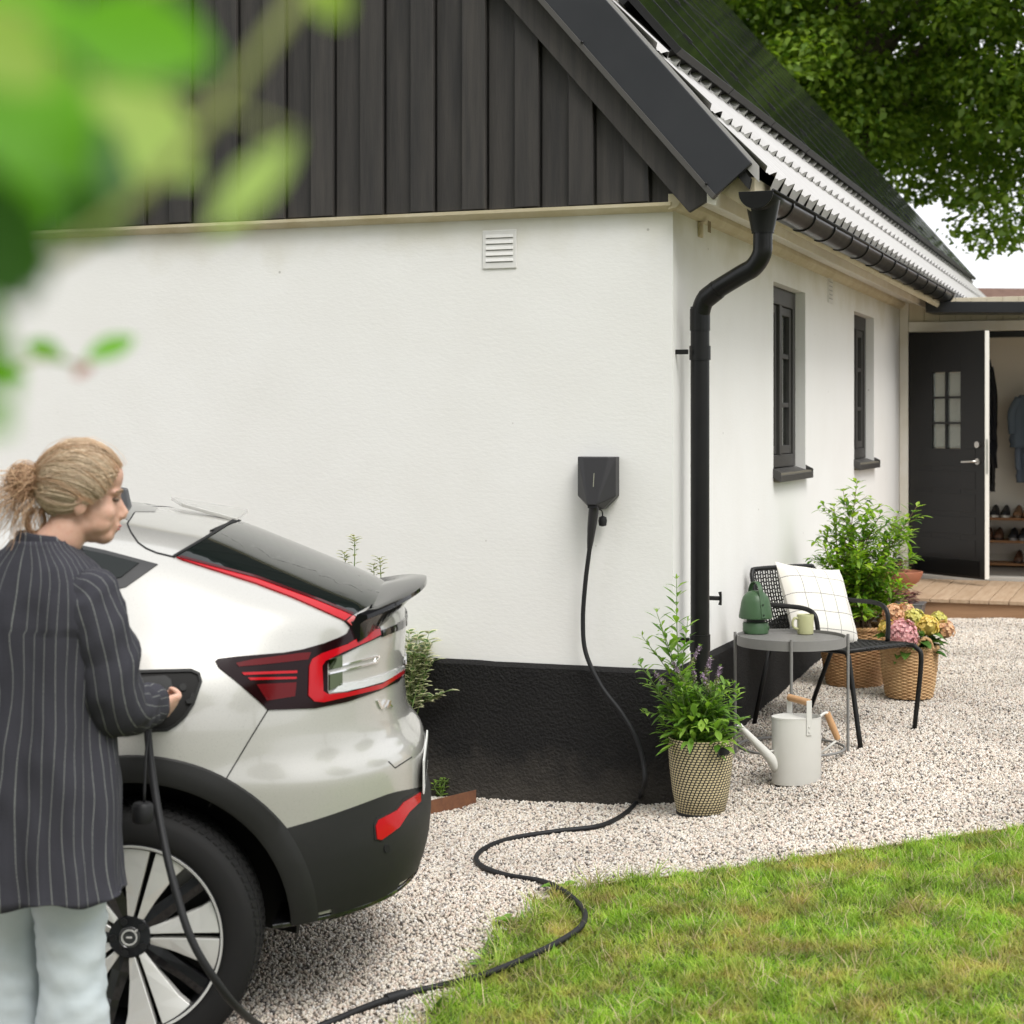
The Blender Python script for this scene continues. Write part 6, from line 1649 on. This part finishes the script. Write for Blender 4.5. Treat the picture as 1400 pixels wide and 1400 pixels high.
sleeve(SR + Vector((.004, -.004, .0)), ER, ER.lerp(WR, .90), .080, .080, .056, seed=1)
sleeve(SL, EL, WL, .085, .078, .058, seed=2)
# turned-up collar, lower at the front
rows = []
for i in range(7):
    t = i / 6; row = []
    for k in range(48):
        ph = 2 * math.pi * k / 48
        fwd = math.sin(ph)                       # +1 = her front
        zt = 1.492 + t * (.050 - .026 * max(0, fwd))
        a = .086 - .010 * t + .008 * math.sin(t * math.pi); b = .080 - .008 * t + .03 * max(0, fwd) * (1 - t)
        row.append(TW(a * math.cos(ph), b * math.sin(ph) + .012, zt - .055 * max(0, fwd) ** 1.3 - .012 * max(0, math.cos(ph))))
    rows.append(row)
cloth('collar', rows, lambda i, k: k * 12 / 48, STR, coat)
# pale jeans
JEAN = M('pale_denim', (.55, .60, .62), .9, var=(14, .6, (.47, .53, .56)), bump=(320, .3, .001))
def trouser(h_, k_, a_, seed):
    path = catmull([h_ + Vector((0, 0, .06)), h_, h_.lerp(k_, .5), k_, k_.lerp(a_, .5), a_ + Vector((0, 0, .03))], 14)
    m = len(path); rr = np.interp(np.linspace(0, 1, m), [0, .2, .45, .6, .8, 1], [.100, .100, .090, .083, .082, .086])
    rows = []
    for i in range(m):
        row = []
        for k in range(48):
            an = 2 * math.pi * k / 48; d = Vector((math.cos(an), math.sin(an), 0))
            p = path[i] + d * rr[i]
            p += d * (fold(p, .010, seed, 9, 14) + fold(p, .006, seed + 4, 16, 34))
            row.append(p)
        rows.append(row)
    MB().loft(rows, closed=True, caps=False).build('trouser_leg', JEAN, jeans, smooth=180, solid=.003)
jeans = MB().loft(rings_t([(.84, .150, .125), (.90, .165, .13), (.97, .165, .13)]), caps=False).build('jeans', JEAN, person, smooth=180)
trouser(HIPR, KR, AR, 2.0); trouser(HIPL, KL, AL, 5.0)
for a_ in (AR, AL):
    n = 20; zf = -a_.z + .002
    f = Vector((.35, .94, 0)); s_ = Vector((.94, -.35, 0)); c = Vector((a_.x, a_.y, 0)) + f * .05
    pts = [c + f * (.145 * math.sin(t)) + s_ * (.050 * math.cos(t)) + Vector((0, 0, .002)) for t in np.linspace(0, 2 * math.pi, n, endpoint=False)]
    sh = MB().prism(pts, (0, 0, .026)).build('shoe', M('shoe_sole_w', (.6, .58, .54), .7), person, bevel=.004)
    rr = []
    for t, w, h in ((-.135, .03, .07), (-.08, .042, .09), (0, .044, .085), (.07, .046, .06), (.125, .032, .045)):
        rr.append([c + f * t + s_ * (w * math.cos(q_)) + Vector((0, 0, .028 + max(0, math.sin(q_)) * h)) for q_ in np.linspace(0, 2 * math.pi, 16, endpoint=False)])
    MB().loft(rr).build('shoe_upper', M('shoe_leather', (.05, .04, .035), .5), sh, smooth=60)

# ---- hair: cap, swept strands, bun and loose curls
def hairmat(name, c1, c2):
    m = bpy.data.materials.new(name); m.use_nodes = True; nt = m.node_tree; b = nt.nodes['Principled BSDF']
    g = _n(nt, 'ShaderNodeNewGeometry'); mx = _n(nt, 'ShaderNodeMix', data_type='RGBA'); mx.inputs[6].default_value = (*c1, 1); mx.inputs[7].default_value = (*c2, 1)
    nt.links.new(g.outputs['Random Per Island'], mx.inputs[0]); nt.links.new(mx.outputs[2], b.inputs['Base Color']); b.inputs['Roughness'].default_value = .42
    return m
HAIR = hairmat('blond_hair', (.42, .30, .19), (.74, .60, .43)); HAIR2 = hairmat('copper_hair', (.32, .17, .09), (.62, .42, .25))
EC, ER_ = Vector((-.014, 0, .034)), Vector((.101, .081, .099))
BUN = Vector((-.128, 0, .012))
r = random.Random(9)
def on_skull(p, k=1.0):
    d = p - EC; q_ = Vector((d.x / ER_.x, d.y / ER_.y, d.z / ER_.z)).normalized() * k
    return EC + Vector((q_.x * ER_.x, q_.y * ER_.y, q_.z * ER_.z))
def hairline(t, s):
    """t 0 = middle of forehead, 1 = nape"""
    pts = [Vector((.080, 0, .088)), Vector((.078, s * .035, .080)), Vector((.066, s * .060, .050)), Vector((.048, s * .073, .012)), Vector((.020, s * .080, -.014)), Vector((-.012, s * .084, .000)), Vector((-.035, s * .074, -.025)), Vector((-.060, s * .060, -.062)), Vector((-.085, s * .030, -.068)), Vector((-.092, 0, -.066))]
    f = t * (len(pts) - 1); i = min(len(pts) - 2, int(f)); return pts[i].lerp(pts[i + 1], f - i)
mbh = MB()
locks = [(-1 if r.random() < .62 else 1, r.random() ** 1.1, r.gauss(0, .012), r.uniform(0, 6), 1.0 + abs(r.gauss(0, .048)), r.gauss(0, .016)) for _ in range(190)]
for n_ in range(5400):
    s, t, wob, ph, kl, tz_ = locks[n_ % len(locks)]
    t = min(1, max(0, t + r.gauss(0, .008)))
    st_ = hairline(t, s) + Vector((r.gauss(0, .003), r.gauss(0, .003), r.gauss(0, .004)))
    k0 = kl + abs(r.gauss(0, .012)); pth = []
    tgt = BUN + Vector((.030, r.gauss(0, .008), tz_ + r.gauss(0, .005)))
    wob += r.gauss(0, .002)
    side_dir = Vector((0, 0, 1))
    for i in range(11):
        f = i / 10
        p = st_.lerp(tgt, f); p.z += wob * math.sin(f * math.pi) + .030 * math.sin(f * math.pi) * (1 if t < .45 else .2)
        p = on_skull(p, k0 + .02 * math.sin(f * math.pi) + .010 * math.sin(f * 5 + ph)) if f < .92 else p.lerp(on_skull(p, k0), 1 - (f - .92) / .08)
        pth.append(HP_(*p))
    mbh.tube(pth, [.0005, .0009, .0009, .0007], 3, caps=False)
hair = mbh.build('hair', HAIR, person, smooth=180)
# underlying cap so no scalp shows
capr = []
mbc = MB(); nn = 40
idx = {}
for i in range(nn + 1):
    for k in range(nn):
        th = math.pi * i / nn; a_ = 2 * math.pi * k / nn
        d = Vector((math.sin(th) * math.cos(a_), math.sin(th) * math.sin(a_), math.cos(th)))
        p = EC + Vector((d.x * ER_.x * .992, d.y * ER_.y * .985, d.z * ER_.z * .992)); idx[i, k] = len(mbc.v); mbc.v.append(tuple(HP_(*p)))
def hair_zone(p):
    if p.z > .098 and p.x < .078: return True
    lim = np.interp(p.z, [-.075, -.062, -.02, .0, .012, .05, .08, .10], [-.095, -.062, -.030, .022, .045, .062, .074, .08])
    return p.x < lim
for i in range(nn):
    for k in range(nn):
        f = (idx[i, k], idx[i + 1, k], idx[i + 1, (k + 1) % nn], idx[i, (k + 1) % nn])
        th = math.pi * (i + .5) / nn; a_ = 2 * math.pi * (k + .5) / nn
        c = EC + Vector((math.sin(th) * math.cos(a_) * ER_.x, math.sin(th) * math.sin(a_) * ER_.y, math.cos(th) * ER_.z))
        if hair_zone(c): mbc.f.append(f)
mbc.build('hair_cap', M('hair_under', (.34, .24, .15), .6, bump=(160, .6, .003), stretch=(.3, 1, 1)), hair, smooth=180)
mbb = MB()
for n_ in range(900):      # bun: arcs of random great circles
    ax = Vector((r.gauss(0, 1), r.gauss(0, 1), r.gauss(0, 1))).normalized(); u = ax.orthogonal().normalized(); v = ax.cross(u)
    rad = r.uniform(.018, .042); a0 = r.uniform(0, 6.28); ln_ = r.uniform(1.5, 4.0); off = Vector((r.gauss(0, .006), r.gauss(0, .007), r.gauss(0, .008)))
    pth = [HP_(*(BUN + Vector((-.022, 0, .010)) + off + (u * math.cos(a0 + ln_ * i / 9) * rad + v * math.sin(a0 + ln_ * i / 9) * rad * .95))) for i in range(10)]
    mbb.tube(pth, [.0006, .0010, .0006], 3, caps=False)
mbb.build('bun', HAIR2, hair, smooth=180)
mbl = MB()
for n_ in range(260):     # loose curls below and behind the bun
    p = BUN + Vector((r.uniform(-.05, .03), r.gauss(0, .018), r.uniform(-.035, .035))); pth = []
    d = Vector((r.uniform(-.75, .25), r.gauss(0, .3), r.uniform(-1.0, .2))).normalized(); L_ = r.uniform(.05, .13); ph = r.uniform(0, 6); am = r.uniform(.003, .012)
    for i in range(12):
        f = i / 11
        pth.append(HP_(*(p + d * L_ * f + Vector((math.sin(f * 7 + ph) * am, math.cos(f * 6 + ph) * am, -.03 * f * f)))))
    mbl.tube(pth, [.0008, .0008, .0004], 3, caps=False)
for n_ in range(26):      # the big ring shaped curl at the nape
    c = Vector((-.108 + r.gauss(0, .003), r.gauss(0, .006), -.075 + r.gauss(0, .003))); rad = .026 + r.gauss(0, .002)
    pth = [HP_(*(c + Vector((math.cos(a_) * rad * .8, 0, math.sin(a_) * rad * 1.15)))) for a_ in np.linspace(1.9, 1.9 + 5.6, 18)]
    mbl.tube(pth, .0011, 3, caps=False)
for n_ in range(260):      # flyaway hairs over the crown
    t = r.random(); st_ = hairline(r.random() * .5, -1 if r.random() < .6 else 1); pth = []
    k0 = 1.05 + abs(r.gauss(0, .06)); tgt = BUN + Vector((-.02, r.gauss(0, .03), r.gauss(0, .03)))
    for i in range(9):
        f = i / 8; p = st_.lerp(tgt, f); p.z += .035 * math.sin(f * 3.14); pth.append(HP_(*on_skull(p, k0 + .03 * math.sin(f * 5 + t * 6))))
    mbl.tube(pth, .0006, 3, caps=False)
mbl.build('loose_hair', HAIR2, hair, smooth=180)
# plug in her hand and its dangling cap belong to the cable
pa = at(206, 977, 4.715); pb = at(214, 954, 4.875)
MB().tube([pa, pa.lerp(pb, .25), pa.lerp(pb, .7), pb], [.013, .020, .024, .027], 16, sub=3).build('car_plug', BLKF, cab, smooth=50, world=True)
cp = at(195, 1110, 4.60)
mb = MB(); mb.lathe([(.001, -.030), (.024, -.028), (.028, -.018), (.028, .016), (.022, .024), (.001, .026)], 20, c=tuple(cp)); mb.build('plug_cap', BLKF, cab, smooth=40, world=True)
MB().tube([at(202, 1000, 4.68), at(199, 1040, 4.63), at(197, 1097, 4.60)], .004, 6, sub=4).build('cap_strap', BLKF, cab, smooth=180, world=True)
# ================================================================== plants
class Leaves:
    def __init__(s): s.V = []; s.F = []
    def leaf(s, p, d, L, w, up=None, fold=.25, droop=.25, shape=(.55, 1.0, .7)):
        d = Vector(d).normalized(); u = Vector(up) if up is not None else Vector((0, 0, 1))
        sd = d.cross(u)
        if sd.length < 1e-3: sd = d.orthogonal()
        sd.normalize(); n = sd.cross(d).normalized(); p = Vector(p); o = len(s.V)
        s.V.append(tuple(p))
        for k, (t, ww) in enumerate(((.25, shape[0]), (.5, shape[1]), (.78, shape[2]))):
            c = p + d * L * t - Vector((0, 0, 1)) * droop * L * t * t
            s.V += [tuple(c - sd * w / 2 * ww + n * fold * w * .5 * ww), tuple(c), tuple(c + sd * w / 2 * ww + n * fold * w * .5 * ww)]
        s.V.append(tuple(p + d * L - Vector((0, 0, 1)) * droop * L))
        s.F += [(o, o + 2, o + 1, o + 1), (o, o + 3, o + 2, o + 2)]
        for k in (0, 1):
            a = o + 1 + 3 * k
            s.F += [(a, a + 1, a + 4, a + 3), (a + 1, a + 2, a + 5, a + 4)]
        s.F += [(o + 7, o + 8, o + 10, o + 10), (o + 8, o + 9, o + 10, o + 10)]
    def build(s, name, mat, par, smooth=False):
        mb = MB(); mb.v = s.V; mb.f = [f[:3] if f[2] == f[3] else f for f in s.F]
        return mb.build(name, mat, par, world=True, smooth=180 if smooth else None)
def rv(r, s=1.0): return Vector((r.gauss(0, s), r.gauss(0, s), r.gauss(0, s)))
STEM = M('green_stem', (.13, .20, .05), .6)
# ---- tall flowering plant in the woven planter
def potted_flower():
    r = random.Random(4); base = pp + Vector((0, 0, HP - .03))
    t = thing('flowering_plant', 'tall green plant with lilac flower spikes in the woven planter', 'plant', TR(base))
    lv = Leaves(); lf = Leaves(); st_ = MB(); fl = []
    LM1 = leafmat('veronica_leaf', (.12, .25, .03), (.28, .42, .07), .45, .4)
    specs = []
    # tall leaning stems to the left (photo), traced tips
    for px, py in ((925, 792), (898, 838), (878, 870), (872, 905), (905, 862), (940, 850), (885, 935), (880, 975)):
        specs.append((at(px, py, pp.y + r.uniform(-.12, .10)), .10, 9, .0))
    for px, py in ((957, 884), (985, 912), (948, 915), (972, 900), (960, 922), (920, 905), (895, 920)):
        specs.append((at(px, py, pp.y + r.uniform(-.10, .08)), .06, 9, 1.0))
    for k in range(46):
        a_ = r.uniform(0, 6.28); rr = r.uniform(.02, .20)
        specs.append((base + Vector((math.cos(a_) * rr, math.sin(a_) * rr, r.uniform(.10, .30))), .085, 7, 0))
    for tip, ll, nl, flower in specs:
        b = base + Vector((r.gauss(0, .05), r.gauss(0, .05), -.01))
        m = b.lerp(tip, .5) + Vector((r.gauss(0, .015), r.gauss(0, .015), .05))
        P = catmull([b, m, tip], 8)
        st_.tube(P, [.0032, .0026, .0014], 5)
        n = max(5, int((tip - b).length / .034))
        for k in range(n):
            f = (k + .6) / n
            if flower and f > .70: break
            q_ = P[min(len(P) - 1, int(f * (len(P) - 1)))]; d0 = (P[min(len(P) - 1, int(f * (len(P) - 1)) + 1)] - q_).normalized() if f < .95 else (tip - m).normalized()
            for s in (0, 1):
                an = k * 1.9 + s * math.pi + r.gauss(0, .4)
                d = Vector((math.cos(an), math.sin(an), .35)) + d0 * .5
                sz = ll * (1.25 - .6 * f) * r.uniform(.75, 1.25)
                (lv if r.random() < .6 else lf).leaf(q_, d, sz, sz * r.uniform(.20, .30), droop=r.uniform(.05, .45))
        for k in range(4):
            lv.leaf(tip, rv(r, .5) + Vector((0, 0, 1)), ll * .35, ll * .08)
        if flower:
            fl.append((P[int(.66 * (len(P) - 1))], tip))
    # fuller basal foliage
    for k in range(210):
        a_ = r.uniform(0, 6.28); rr = .16 * math.sqrt(r.random()); z = r.uniform(-.01, .22) * (1 - rr * 2.2)
        p = base + Vector((math.cos(a_) * rr, math.sin(a_) * rr, z))
        sz = r.uniform(.055, .11)
        (lv if r.random() < .5 else lf).leaf(p, Vector((math.cos(a_) * 1.0, math.sin(a_), r.uniform(-.1, .9))) + rv(r, .35), sz, sz * r.uniform(.22, .42), droop=r.uniform(.0, .5))
    st_.build('stem', STEM, t, smooth=180, world=True)
    lv.build('foliage', LM1, t); lf.build('foliage', leafmat('veronica_leaf_b', (.08, .18, .025), (.17, .30, .045), .45, .35), t)
    FM = leafmat('lilac_flower', (.33, .22, .34), (.52, .42, .52), .7, .3); BM_ = leafmat('flower_bud', (.20, .24, .09), (.34, .34, .16), .7, .2)
    for b, tip in fl:
        f1 = Leaves(); f2 = Leaves(); d = (tip - b)
        for k in range(150):
            f = r.random(); p = b + d * f; rad = .012 * (1.1 - f * .75)
            o = rv(r, 1).normalized()
            (f1 if (f > .55 or r.random() < .18) else f2).leaf(p + o * rad * .4, o + Vector((0, 0, .3)), .013 * r.uniform(.6, 1.2), .007, droop=.1)
        f1.build('flower_spike', FM, t); f2.build('flower_buds', BM_, t)
potted_flower()
# ---- leafy shrub in the large basket
def basket_shrub():
    r = random.Random(12); base = b1 + Vector((0, 0, BH1 - .02))
    t = thing('leafy_shrub', 'bushy light green shrub growing in the large wicker basket', 'shrub', TR(base))
    A_, B_ = Leaves(), Leaves(); sm = MB()
    tips = [(1172, 657), (1140, 690), (1152, 668), (1255, 690), (1205, 700), (1222, 712), (1190, 690), (1120, 760), (1128, 730), (1248, 760), (1245, 725), (1112, 790), (1238, 800), (1160, 720), (1215, 745), (1228, 700)]
    ends = [at(x, y, base.y + r.uniform(-.22, .22)) for x, y in tips]
    for k in range(34):
        a_ = r.uniform(0, 6.28); rr = r.uniform(.06, .30); ends.append(base + Vector((math.cos(a_) * rr, math.sin(a_) * rr, r.uniform(.12, .62) * (1.15 - rr))))
    for e in ends:
        b = base + Vector((r.gauss(0, .05), r.gauss(0, .05), 0)); m = b.lerp(e, .5) + Vector((r.gauss(0, .02), r.gauss(0, .02), .06))
        P = catmull([b, m, e], 9); sm.tube(P, [.005, .0035, .0014], 5)
        n = max(8, int((e - b).length / .021))
        for k in range(n):
            f = .18 + .82 * (k + .5) / n; i = min(len(P) - 2, int(f * (len(P) - 1))); q_ = P[i].lerp(P[i + 1], .5); d0 = (P[i + 1] - P[i]).normalized()
            for s in (0, 1):
                an = k * 1.57 + s * math.pi + r.gauss(0, .35); d = Vector((math.cos(an), math.sin(an), .15)) + d0 * .55
                sz = r.uniform(.062, .10) * (1.1 - .35 * f)
                tw = q_ + d.normalized() * r.uniform(0, .02)
                (A_ if r.random() < .5 + .3 * f else B_).leaf(tw, d, sz, sz * r.uniform(.30, .42), droop=r.uniform(.05, .5))
            if r.random() < .35 and f < .9:   # small side twig
                an = r.uniform(0, 6.28); tip = q_ + Vector((math.cos(an) * .09, math.sin(an) * .09, .05)); sm.tube([q_, tip], [.002, .001], 4)
                for j in range(6):
                    p = q_.lerp(tip, (j + 1) / 6); sz = r.uniform(.055, .085)
                    (A_ if r.random() < .6 else B_).leaf(p, rv(r, .5) + (tip - q_).normalized(), sz, sz * .36, droop=.3)
    sm.build('stem', M('shrub_stem', (.20, .13, .08), .7), t, smooth=180, world=True)
    A_.build('foliage', leafmat('shrub_leaf', (.17, .33, .03), (.38, .52, .07), .42, .45), t)
    B_.build('foliage', leafmat('shrub_leaf_b', (.08, .19, .02), (.18, .32, .04), .42, .4), t)
basket_shrub()
# ---- hydrangea
def hydrangea():
    r = random.Random(15); base = b2 + Vector((0, 0, BH2 - .02))
    t = thing('hydrangea', 'hydrangea with one pink and several yellow orange flower heads in small basket', 'plant', TR(base))
    lv = Leaves()
    for k in range(120):
        a_ = r.uniform(0, 6.28); rr = r.uniform(.03, .17); p = base + Vector((math.cos(a_) * rr * .8, math.sin(a_) * rr * .8, r.uniform(.0, .13)))
        sz = r.uniform(.07, .12)
        lv.leaf(p, Vector((math.cos(a_), math.sin(a_), r.uniform(-.2, .5))), sz, sz * .62, droop=r.uniform(.1, .5), shape=(.75, 1, .65))
    lv.build('foliage', leafmat('hydrangea_leaf', (.045, .13, .02), (.11, .22, .04), .4, .25), t)
    heads = [(1234, 868, .088, 'pink', -.17), (1221, 840, .060, 'peach', -.06), (1250, 847, .060, 'lime', -.04), (1268, 857, .064, 'yellow', -.08), (1292, 862, .056, 'peach', -.04), (1213, 858, .050, 'yellow', -.08), (1238, 836, .048, 'peach', .04), (1283, 848, .048, 'lime', .02)]
    cols = {'pink': ((.62, .28, .30), (.80, .52, .50)), 'peach': ((.66, .36, .20), (.74, .52, .30)), 'lime': ((.56, .54, .12), (.70, .64, .22)), 'yellow': ((.70, .54, .10), (.80, .64, .24))}
    sm = MB()
    for px, py, rad, c, dy in heads:
        ce = at(px, py, b2.y + dy); f = Leaves(); n = int(95 * (rad / .05) ** 2)
        for k in range(n):
            d = rv(r, 1).normalized()
            if d.z < -.45: continue
            p = ce + d * rad * r.uniform(.86, 1.04); u = d.orthogonal().normalized(); v = d.cross(u); a0 = r.uniform(0, 6)
            for q_ in range(4):
                an = a0 + q_ * 1.5708; dd = u * math.cos(an) + v * math.sin(an) + d * .25
                f.leaf(p, dd, .0125, .0115, up=d, droop=0, fold=.1, shape=(.7, 1, .85))
        f.build('flower_head', leafmat('petal_' + c, *cols[c], rough=.6, transl=.25), t)
        mbk = MB(); blob(mbk, ce, (rad * .84, rad * .84, rad * .78)); mbk.build('flower_core', M('core_' + c, tuple(x * .45 for x in cols[c][0]), .8), t, smooth=180, world=True)
        sm.tube([base + Vector((r.gauss(0, .03), r.gauss(0, .03), 0)), ce - Vector((0, 0, rad * .6))], .004, 6)
    sm.build('stem', STEM, t, smooth=180, world=True)
hydrangea()
# ---- shrubs behind the car against the wall
def wall_shrub(label, name, stems, seed, lsize, mats, per=.035, base=None, var=True, zmin=-9):
    r = random.Random(seed); base = Vector(base); t = thing(name, label, 'shrub', TR(base))
    A_, B_ = Leaves(), Leaves(); sm = MB()
    for pts in stems:
        P = catmull([Vector(p) for p in pts], 10); sm.tube(P, [.004, .003, .0012], 5)
        L_ = sum((b - a).length for a, b in zip(P, P[1:])); n = int(L_ / per)
        for k in range(n):
            f = (k + .5) / n * (len(P) - 1); i = min(len(P) - 2, int(f)); q_ = P[i].lerp(P[i + 1], f - i); d0 = (P[i + 1] - P[i]).normalized()
            if q_.z < zmin: continue
            for s in (0, 1):
                an = k * 1.57 + s * math.pi + r.gauss(0, .4); d = Vector((math.cos(an), math.sin(an), .2)) + d0 * .3; sz = lsize * r.uniform(.7, 1.2)
                p = q_ + d.normalized() * .006
                if var: B_.leaf(p, d, sz * 1.08, sz * .62, droop=.2, shape=(.75, 1, .7)); A_.leaf(p + Vector((0, -.002, .0015)), d, sz * .86, sz * .38, droop=.2, shape=(.75, 1, .6))
                else: A_.leaf(p, d, sz, sz * .45, droop=.2)
    sm.build('stem', STEM, t, smooth=180, world=True)
    A_.build('foliage', mats[0], t)
    if var: B_.build('leaf_margin', mats[1], t)
IVG = leafmat('ivy_green', (.04, .11, .025), (.11, .20, .05), .4, .2); IVC = leafmat('ivy_cream', (.50, .52, .30), (.66, .64, .44), .45, .3)
r = random.Random(30); sts = []
ib = gp(520, 1105); ib.y += .12; ib.z = gz(ib.x, ib.y)
for k in range(13):
    px = r.uniform(550, 590); top = at(px, r.uniform(850, 900), ib.y + r.uniform(-.1, .2)); mid = at(r.uniform(535, 565), r.uniform(950, 1000), ib.y + r.uniform(-.12, .15))
    sts.append([ib + Vector((r.gauss(0, .04), r.gauss(0, .04), 0)), mid, top])
for px, py in ((612, 944), (600, 950), (590, 955), (595, 900), (588, 862)):
    sts.append([ib, at(545, 985, ib.y), at(px, py, ib.y)])
wall_shrub('variegated green and cream leafed shrub between the car and the plinth', 'variegated_shrub', sts, 31, .058, (IVG, IVC), .034, ib, True, at(560, 968, ib.y).z)
tb2 = at(490, 1010, 7.95); tb2.z = gz(tb2.x, tb2.y)
sts = []
for px, py in ((484, 733), (470, 754), (519, 762), (511, 772)):
    sts.append([tb2 + Vector((r.gauss(0, .05), r.gauss(0, .03), 0)), at(px + r.uniform(-6, 10), 900, 7.95), at(px + r.uniform(-2, 3), py + 30, 7.95), at(px, py, 7.95)])
wall_shrub('thin upright twigs with small leaves rising behind the rear window', 'twiggy_shrub', sts, 33, .034, (leafmat('twig_leaf', (.10, .17, .04), (.26, .30, .11), .45, .3), IVC), .048, tb2)
# small weed in the rusty edged bed and broad weed leaves on the lawn edge
wb = gp(604, 1090)
wall_shrub('small bright green weed growing behind the rusty edging', 'weed', [[wb, wb + Vector((r.gauss(0, .02), 0, .05)), wb + Vector((r.gauss(0, .03), 0, .09))] for _ in range(5)], 35, .025, (leafmat('weed_bright', (.16, .30, .03), (.28, .42, .06), .5, .3), IVC), .014, wb, False)
def rosette(px, py, label, n, sz, seed):
    r = random.Random(seed); p = gp(px, py, .01); t = thing('broad_weed', label, 'weed', TR(p)); lv = Leaves()
    for k in range(n):
        an = k * 2.4 + r.gauss(0, .3); lv.leaf(p + Vector((0, 0, .005)), (math.cos(an), math.sin(an), r.uniform(.25, .8)), sz * r.uniform(.7, 1.2), sz * .55, droop=.3, shape=(.6, 1, .8))
    lv.build('foliage', leafmat('broad_weed', (.13, .28, .03), (.24, .40, .06), .45, .35), t)
rosette(768, 1218, 'broad leafed weed beside the cable at the lawn edge', 7, .085, 1)
rosette(915, 1366, 'dark broad leafed weed growing in the open lawn', 9, .06, 2)
rosette(690, 1262, 'broad leafed weed at the ragged lawn corner', 8, .06, 3)
rosette(660, 1322, 'low leafy weed where the cable enters the lawn', 8, .05, 4)
# plants in bowl and trough
def tuft(name, label, p, n, sz, mat, spread, seed, h=.12):
    r = random.Random(seed); t = thing(name, label, 'plant', TR(p)); lv = Leaves()
    for k in range(n):
        a_ = r.uniform(0, 6.28); rr = spread * math.sqrt(r.random()); q_ = p + Vector((math.cos(a_) * rr, math.sin(a_) * rr, r.uniform(.0, h)))
        lv.leaf(q_, Vector((math.cos(a_), math.sin(a_), r.uniform(.1, .9))), sz * r.uniform(.7, 1.2), sz * .6, droop=.3, shape=(.75, 1, .7))
    lv.build('foliage', mat, t)
tuft('bowl_plant', 'small red and green plant in the terracotta bowl', tb + Vector((-.03, 0, .15)), 60, .05, leafmat('bowl_leaf', (.20, .05, .04), (.16, .24, .05), .5, .3), .10, 41, .10)
tuft('trough_plant', 'purple leafed plant filling the grey trough', gpz + Vector((-.03, 0, .135)), 130, .06, leafmat('purple_leaf', (.10, .035, .04), (.24, .11, .09), .5, .3), .14, 42, .09)
# ---- shrub beside the camera, its twigs reaching into the view out of focus
def near_shrub():
    r = random.Random(50); base = Vector((-.72, .30, gz(-1, 4) - .02)); t = thing('garden_shrub', 'out of focus bright green leaves of a shrub close to the camera', 'shrub', TR(base))
    LB = leafmat('near_leaf', (.09, .33, .003), (.16, .42, .006), .5, .5); LD = leafmat('near_leaf_dark', (.03, .10, .015), (.06, .16, .02), .5, .35); LP = leafmat('near_leaf_pale', (.24, .40, .05), (.36, .48, .10), .55, .45)
    br = M('near_twig', (.25, .28, .08), .7)
    m = MB(); hub = Vector((-.30, .42, 1.62))
    m.tube([base, base + Vector((.10, .03, .8)), hub], [.018, .014, .009], 8, sub=6)
    hub2 = at(-40, 130, .47); m.tube([hub, hub2.lerp(hub, .4), hub2], [.008, .005, .003], 8, sub=4)
    m.build('stem', br, t, smooth=180, world=True)
    def lf(px0, py0, px1, py1, wpx, Y, mat, roll=0.0):
        a = at(px0, py0, Y); b = at(px1, py1, Y + r.uniform(-.03, .03)); L_ = (b - a).length
        lv = Leaves(); lv.leaf(a, b - a, L_, wpx / FPX * Y, up=Vector((roll, -1, .25)), droop=0, fold=.15, shape=(.75, 1, .7)); lv.build('leaf', mat, t, smooth=True)
        if Y < .75: MB().tube([hub2, hub2.lerp(a, .6) + Vector((-.01, 0, .01)), a], [.0016, .0012, .001], 5, sub=3).build('twig', br, t, smooth=180, world=True)
    lf(70, 20, 300, 85, 150, .43, LB); lf(-60, 40, 120, 260, 190, .46, LB, .2); lf(-90, 180, 40, 420, 130, .45, LD); lf(40, 130, 170, 300, 130, .52, LD, .3)
    lf(-80, 10, 80, 120, 120, .42, LP); lf(-60, 250, 90, 300, 110, .50, LB, .4); lf(405, 185, 285, 325, 60, .50, LP); lf(-100, 330, 20, 560, 90, .48, LB)
    lf(-40, 500, 40, 515, 34, .80, LB); lf(36, 466, 88, 492, 32, .92, LB); lf(186, 460, 116, 492, 36, .92, LB); lf(128, 500, 100, 512, 20, .92, M('red_tip', (.5, .14, .08), .6)); lf(-60, -20, 130, 40, 120, .44, LB, .3)
    lf(100, 120, 270, 250, 150, .55, LP, .5); lf(20, 200, 170, 330, 120, .56, LD, .2); lf(-50, 220, 60, 400, 110, .47, LD); lf(-30, 330, 40, 420, 80, .47, LD); lf(-40, 560, 20, 590, 40, .5, LB)
    lf(430, -30, 470, 30, 50, .5, LP); lf(90, 235, 140, 330, 80, .5, LD)
    mm = MB(); mm.tube([at(-60, 420, .50), at(60, 360, .50), at(180, 275, .50), at(290, 160, .51), at(400, 10, .52), at(440, -50, .53)], .0022, 7, sub=3)
    mm.tube([at(-60, 540, .8), at(50, 490, .88), at(110, 500, .92)], .0012, 6, sub=3)
    mm.tube([hub2, at(-60, 420, .50)], .003, 6); mm.tube([hub2, at(-60, 540, .8)], .002, 6)
    mm.build('branch', br, t, smooth=180, world=True)
near_shrub()
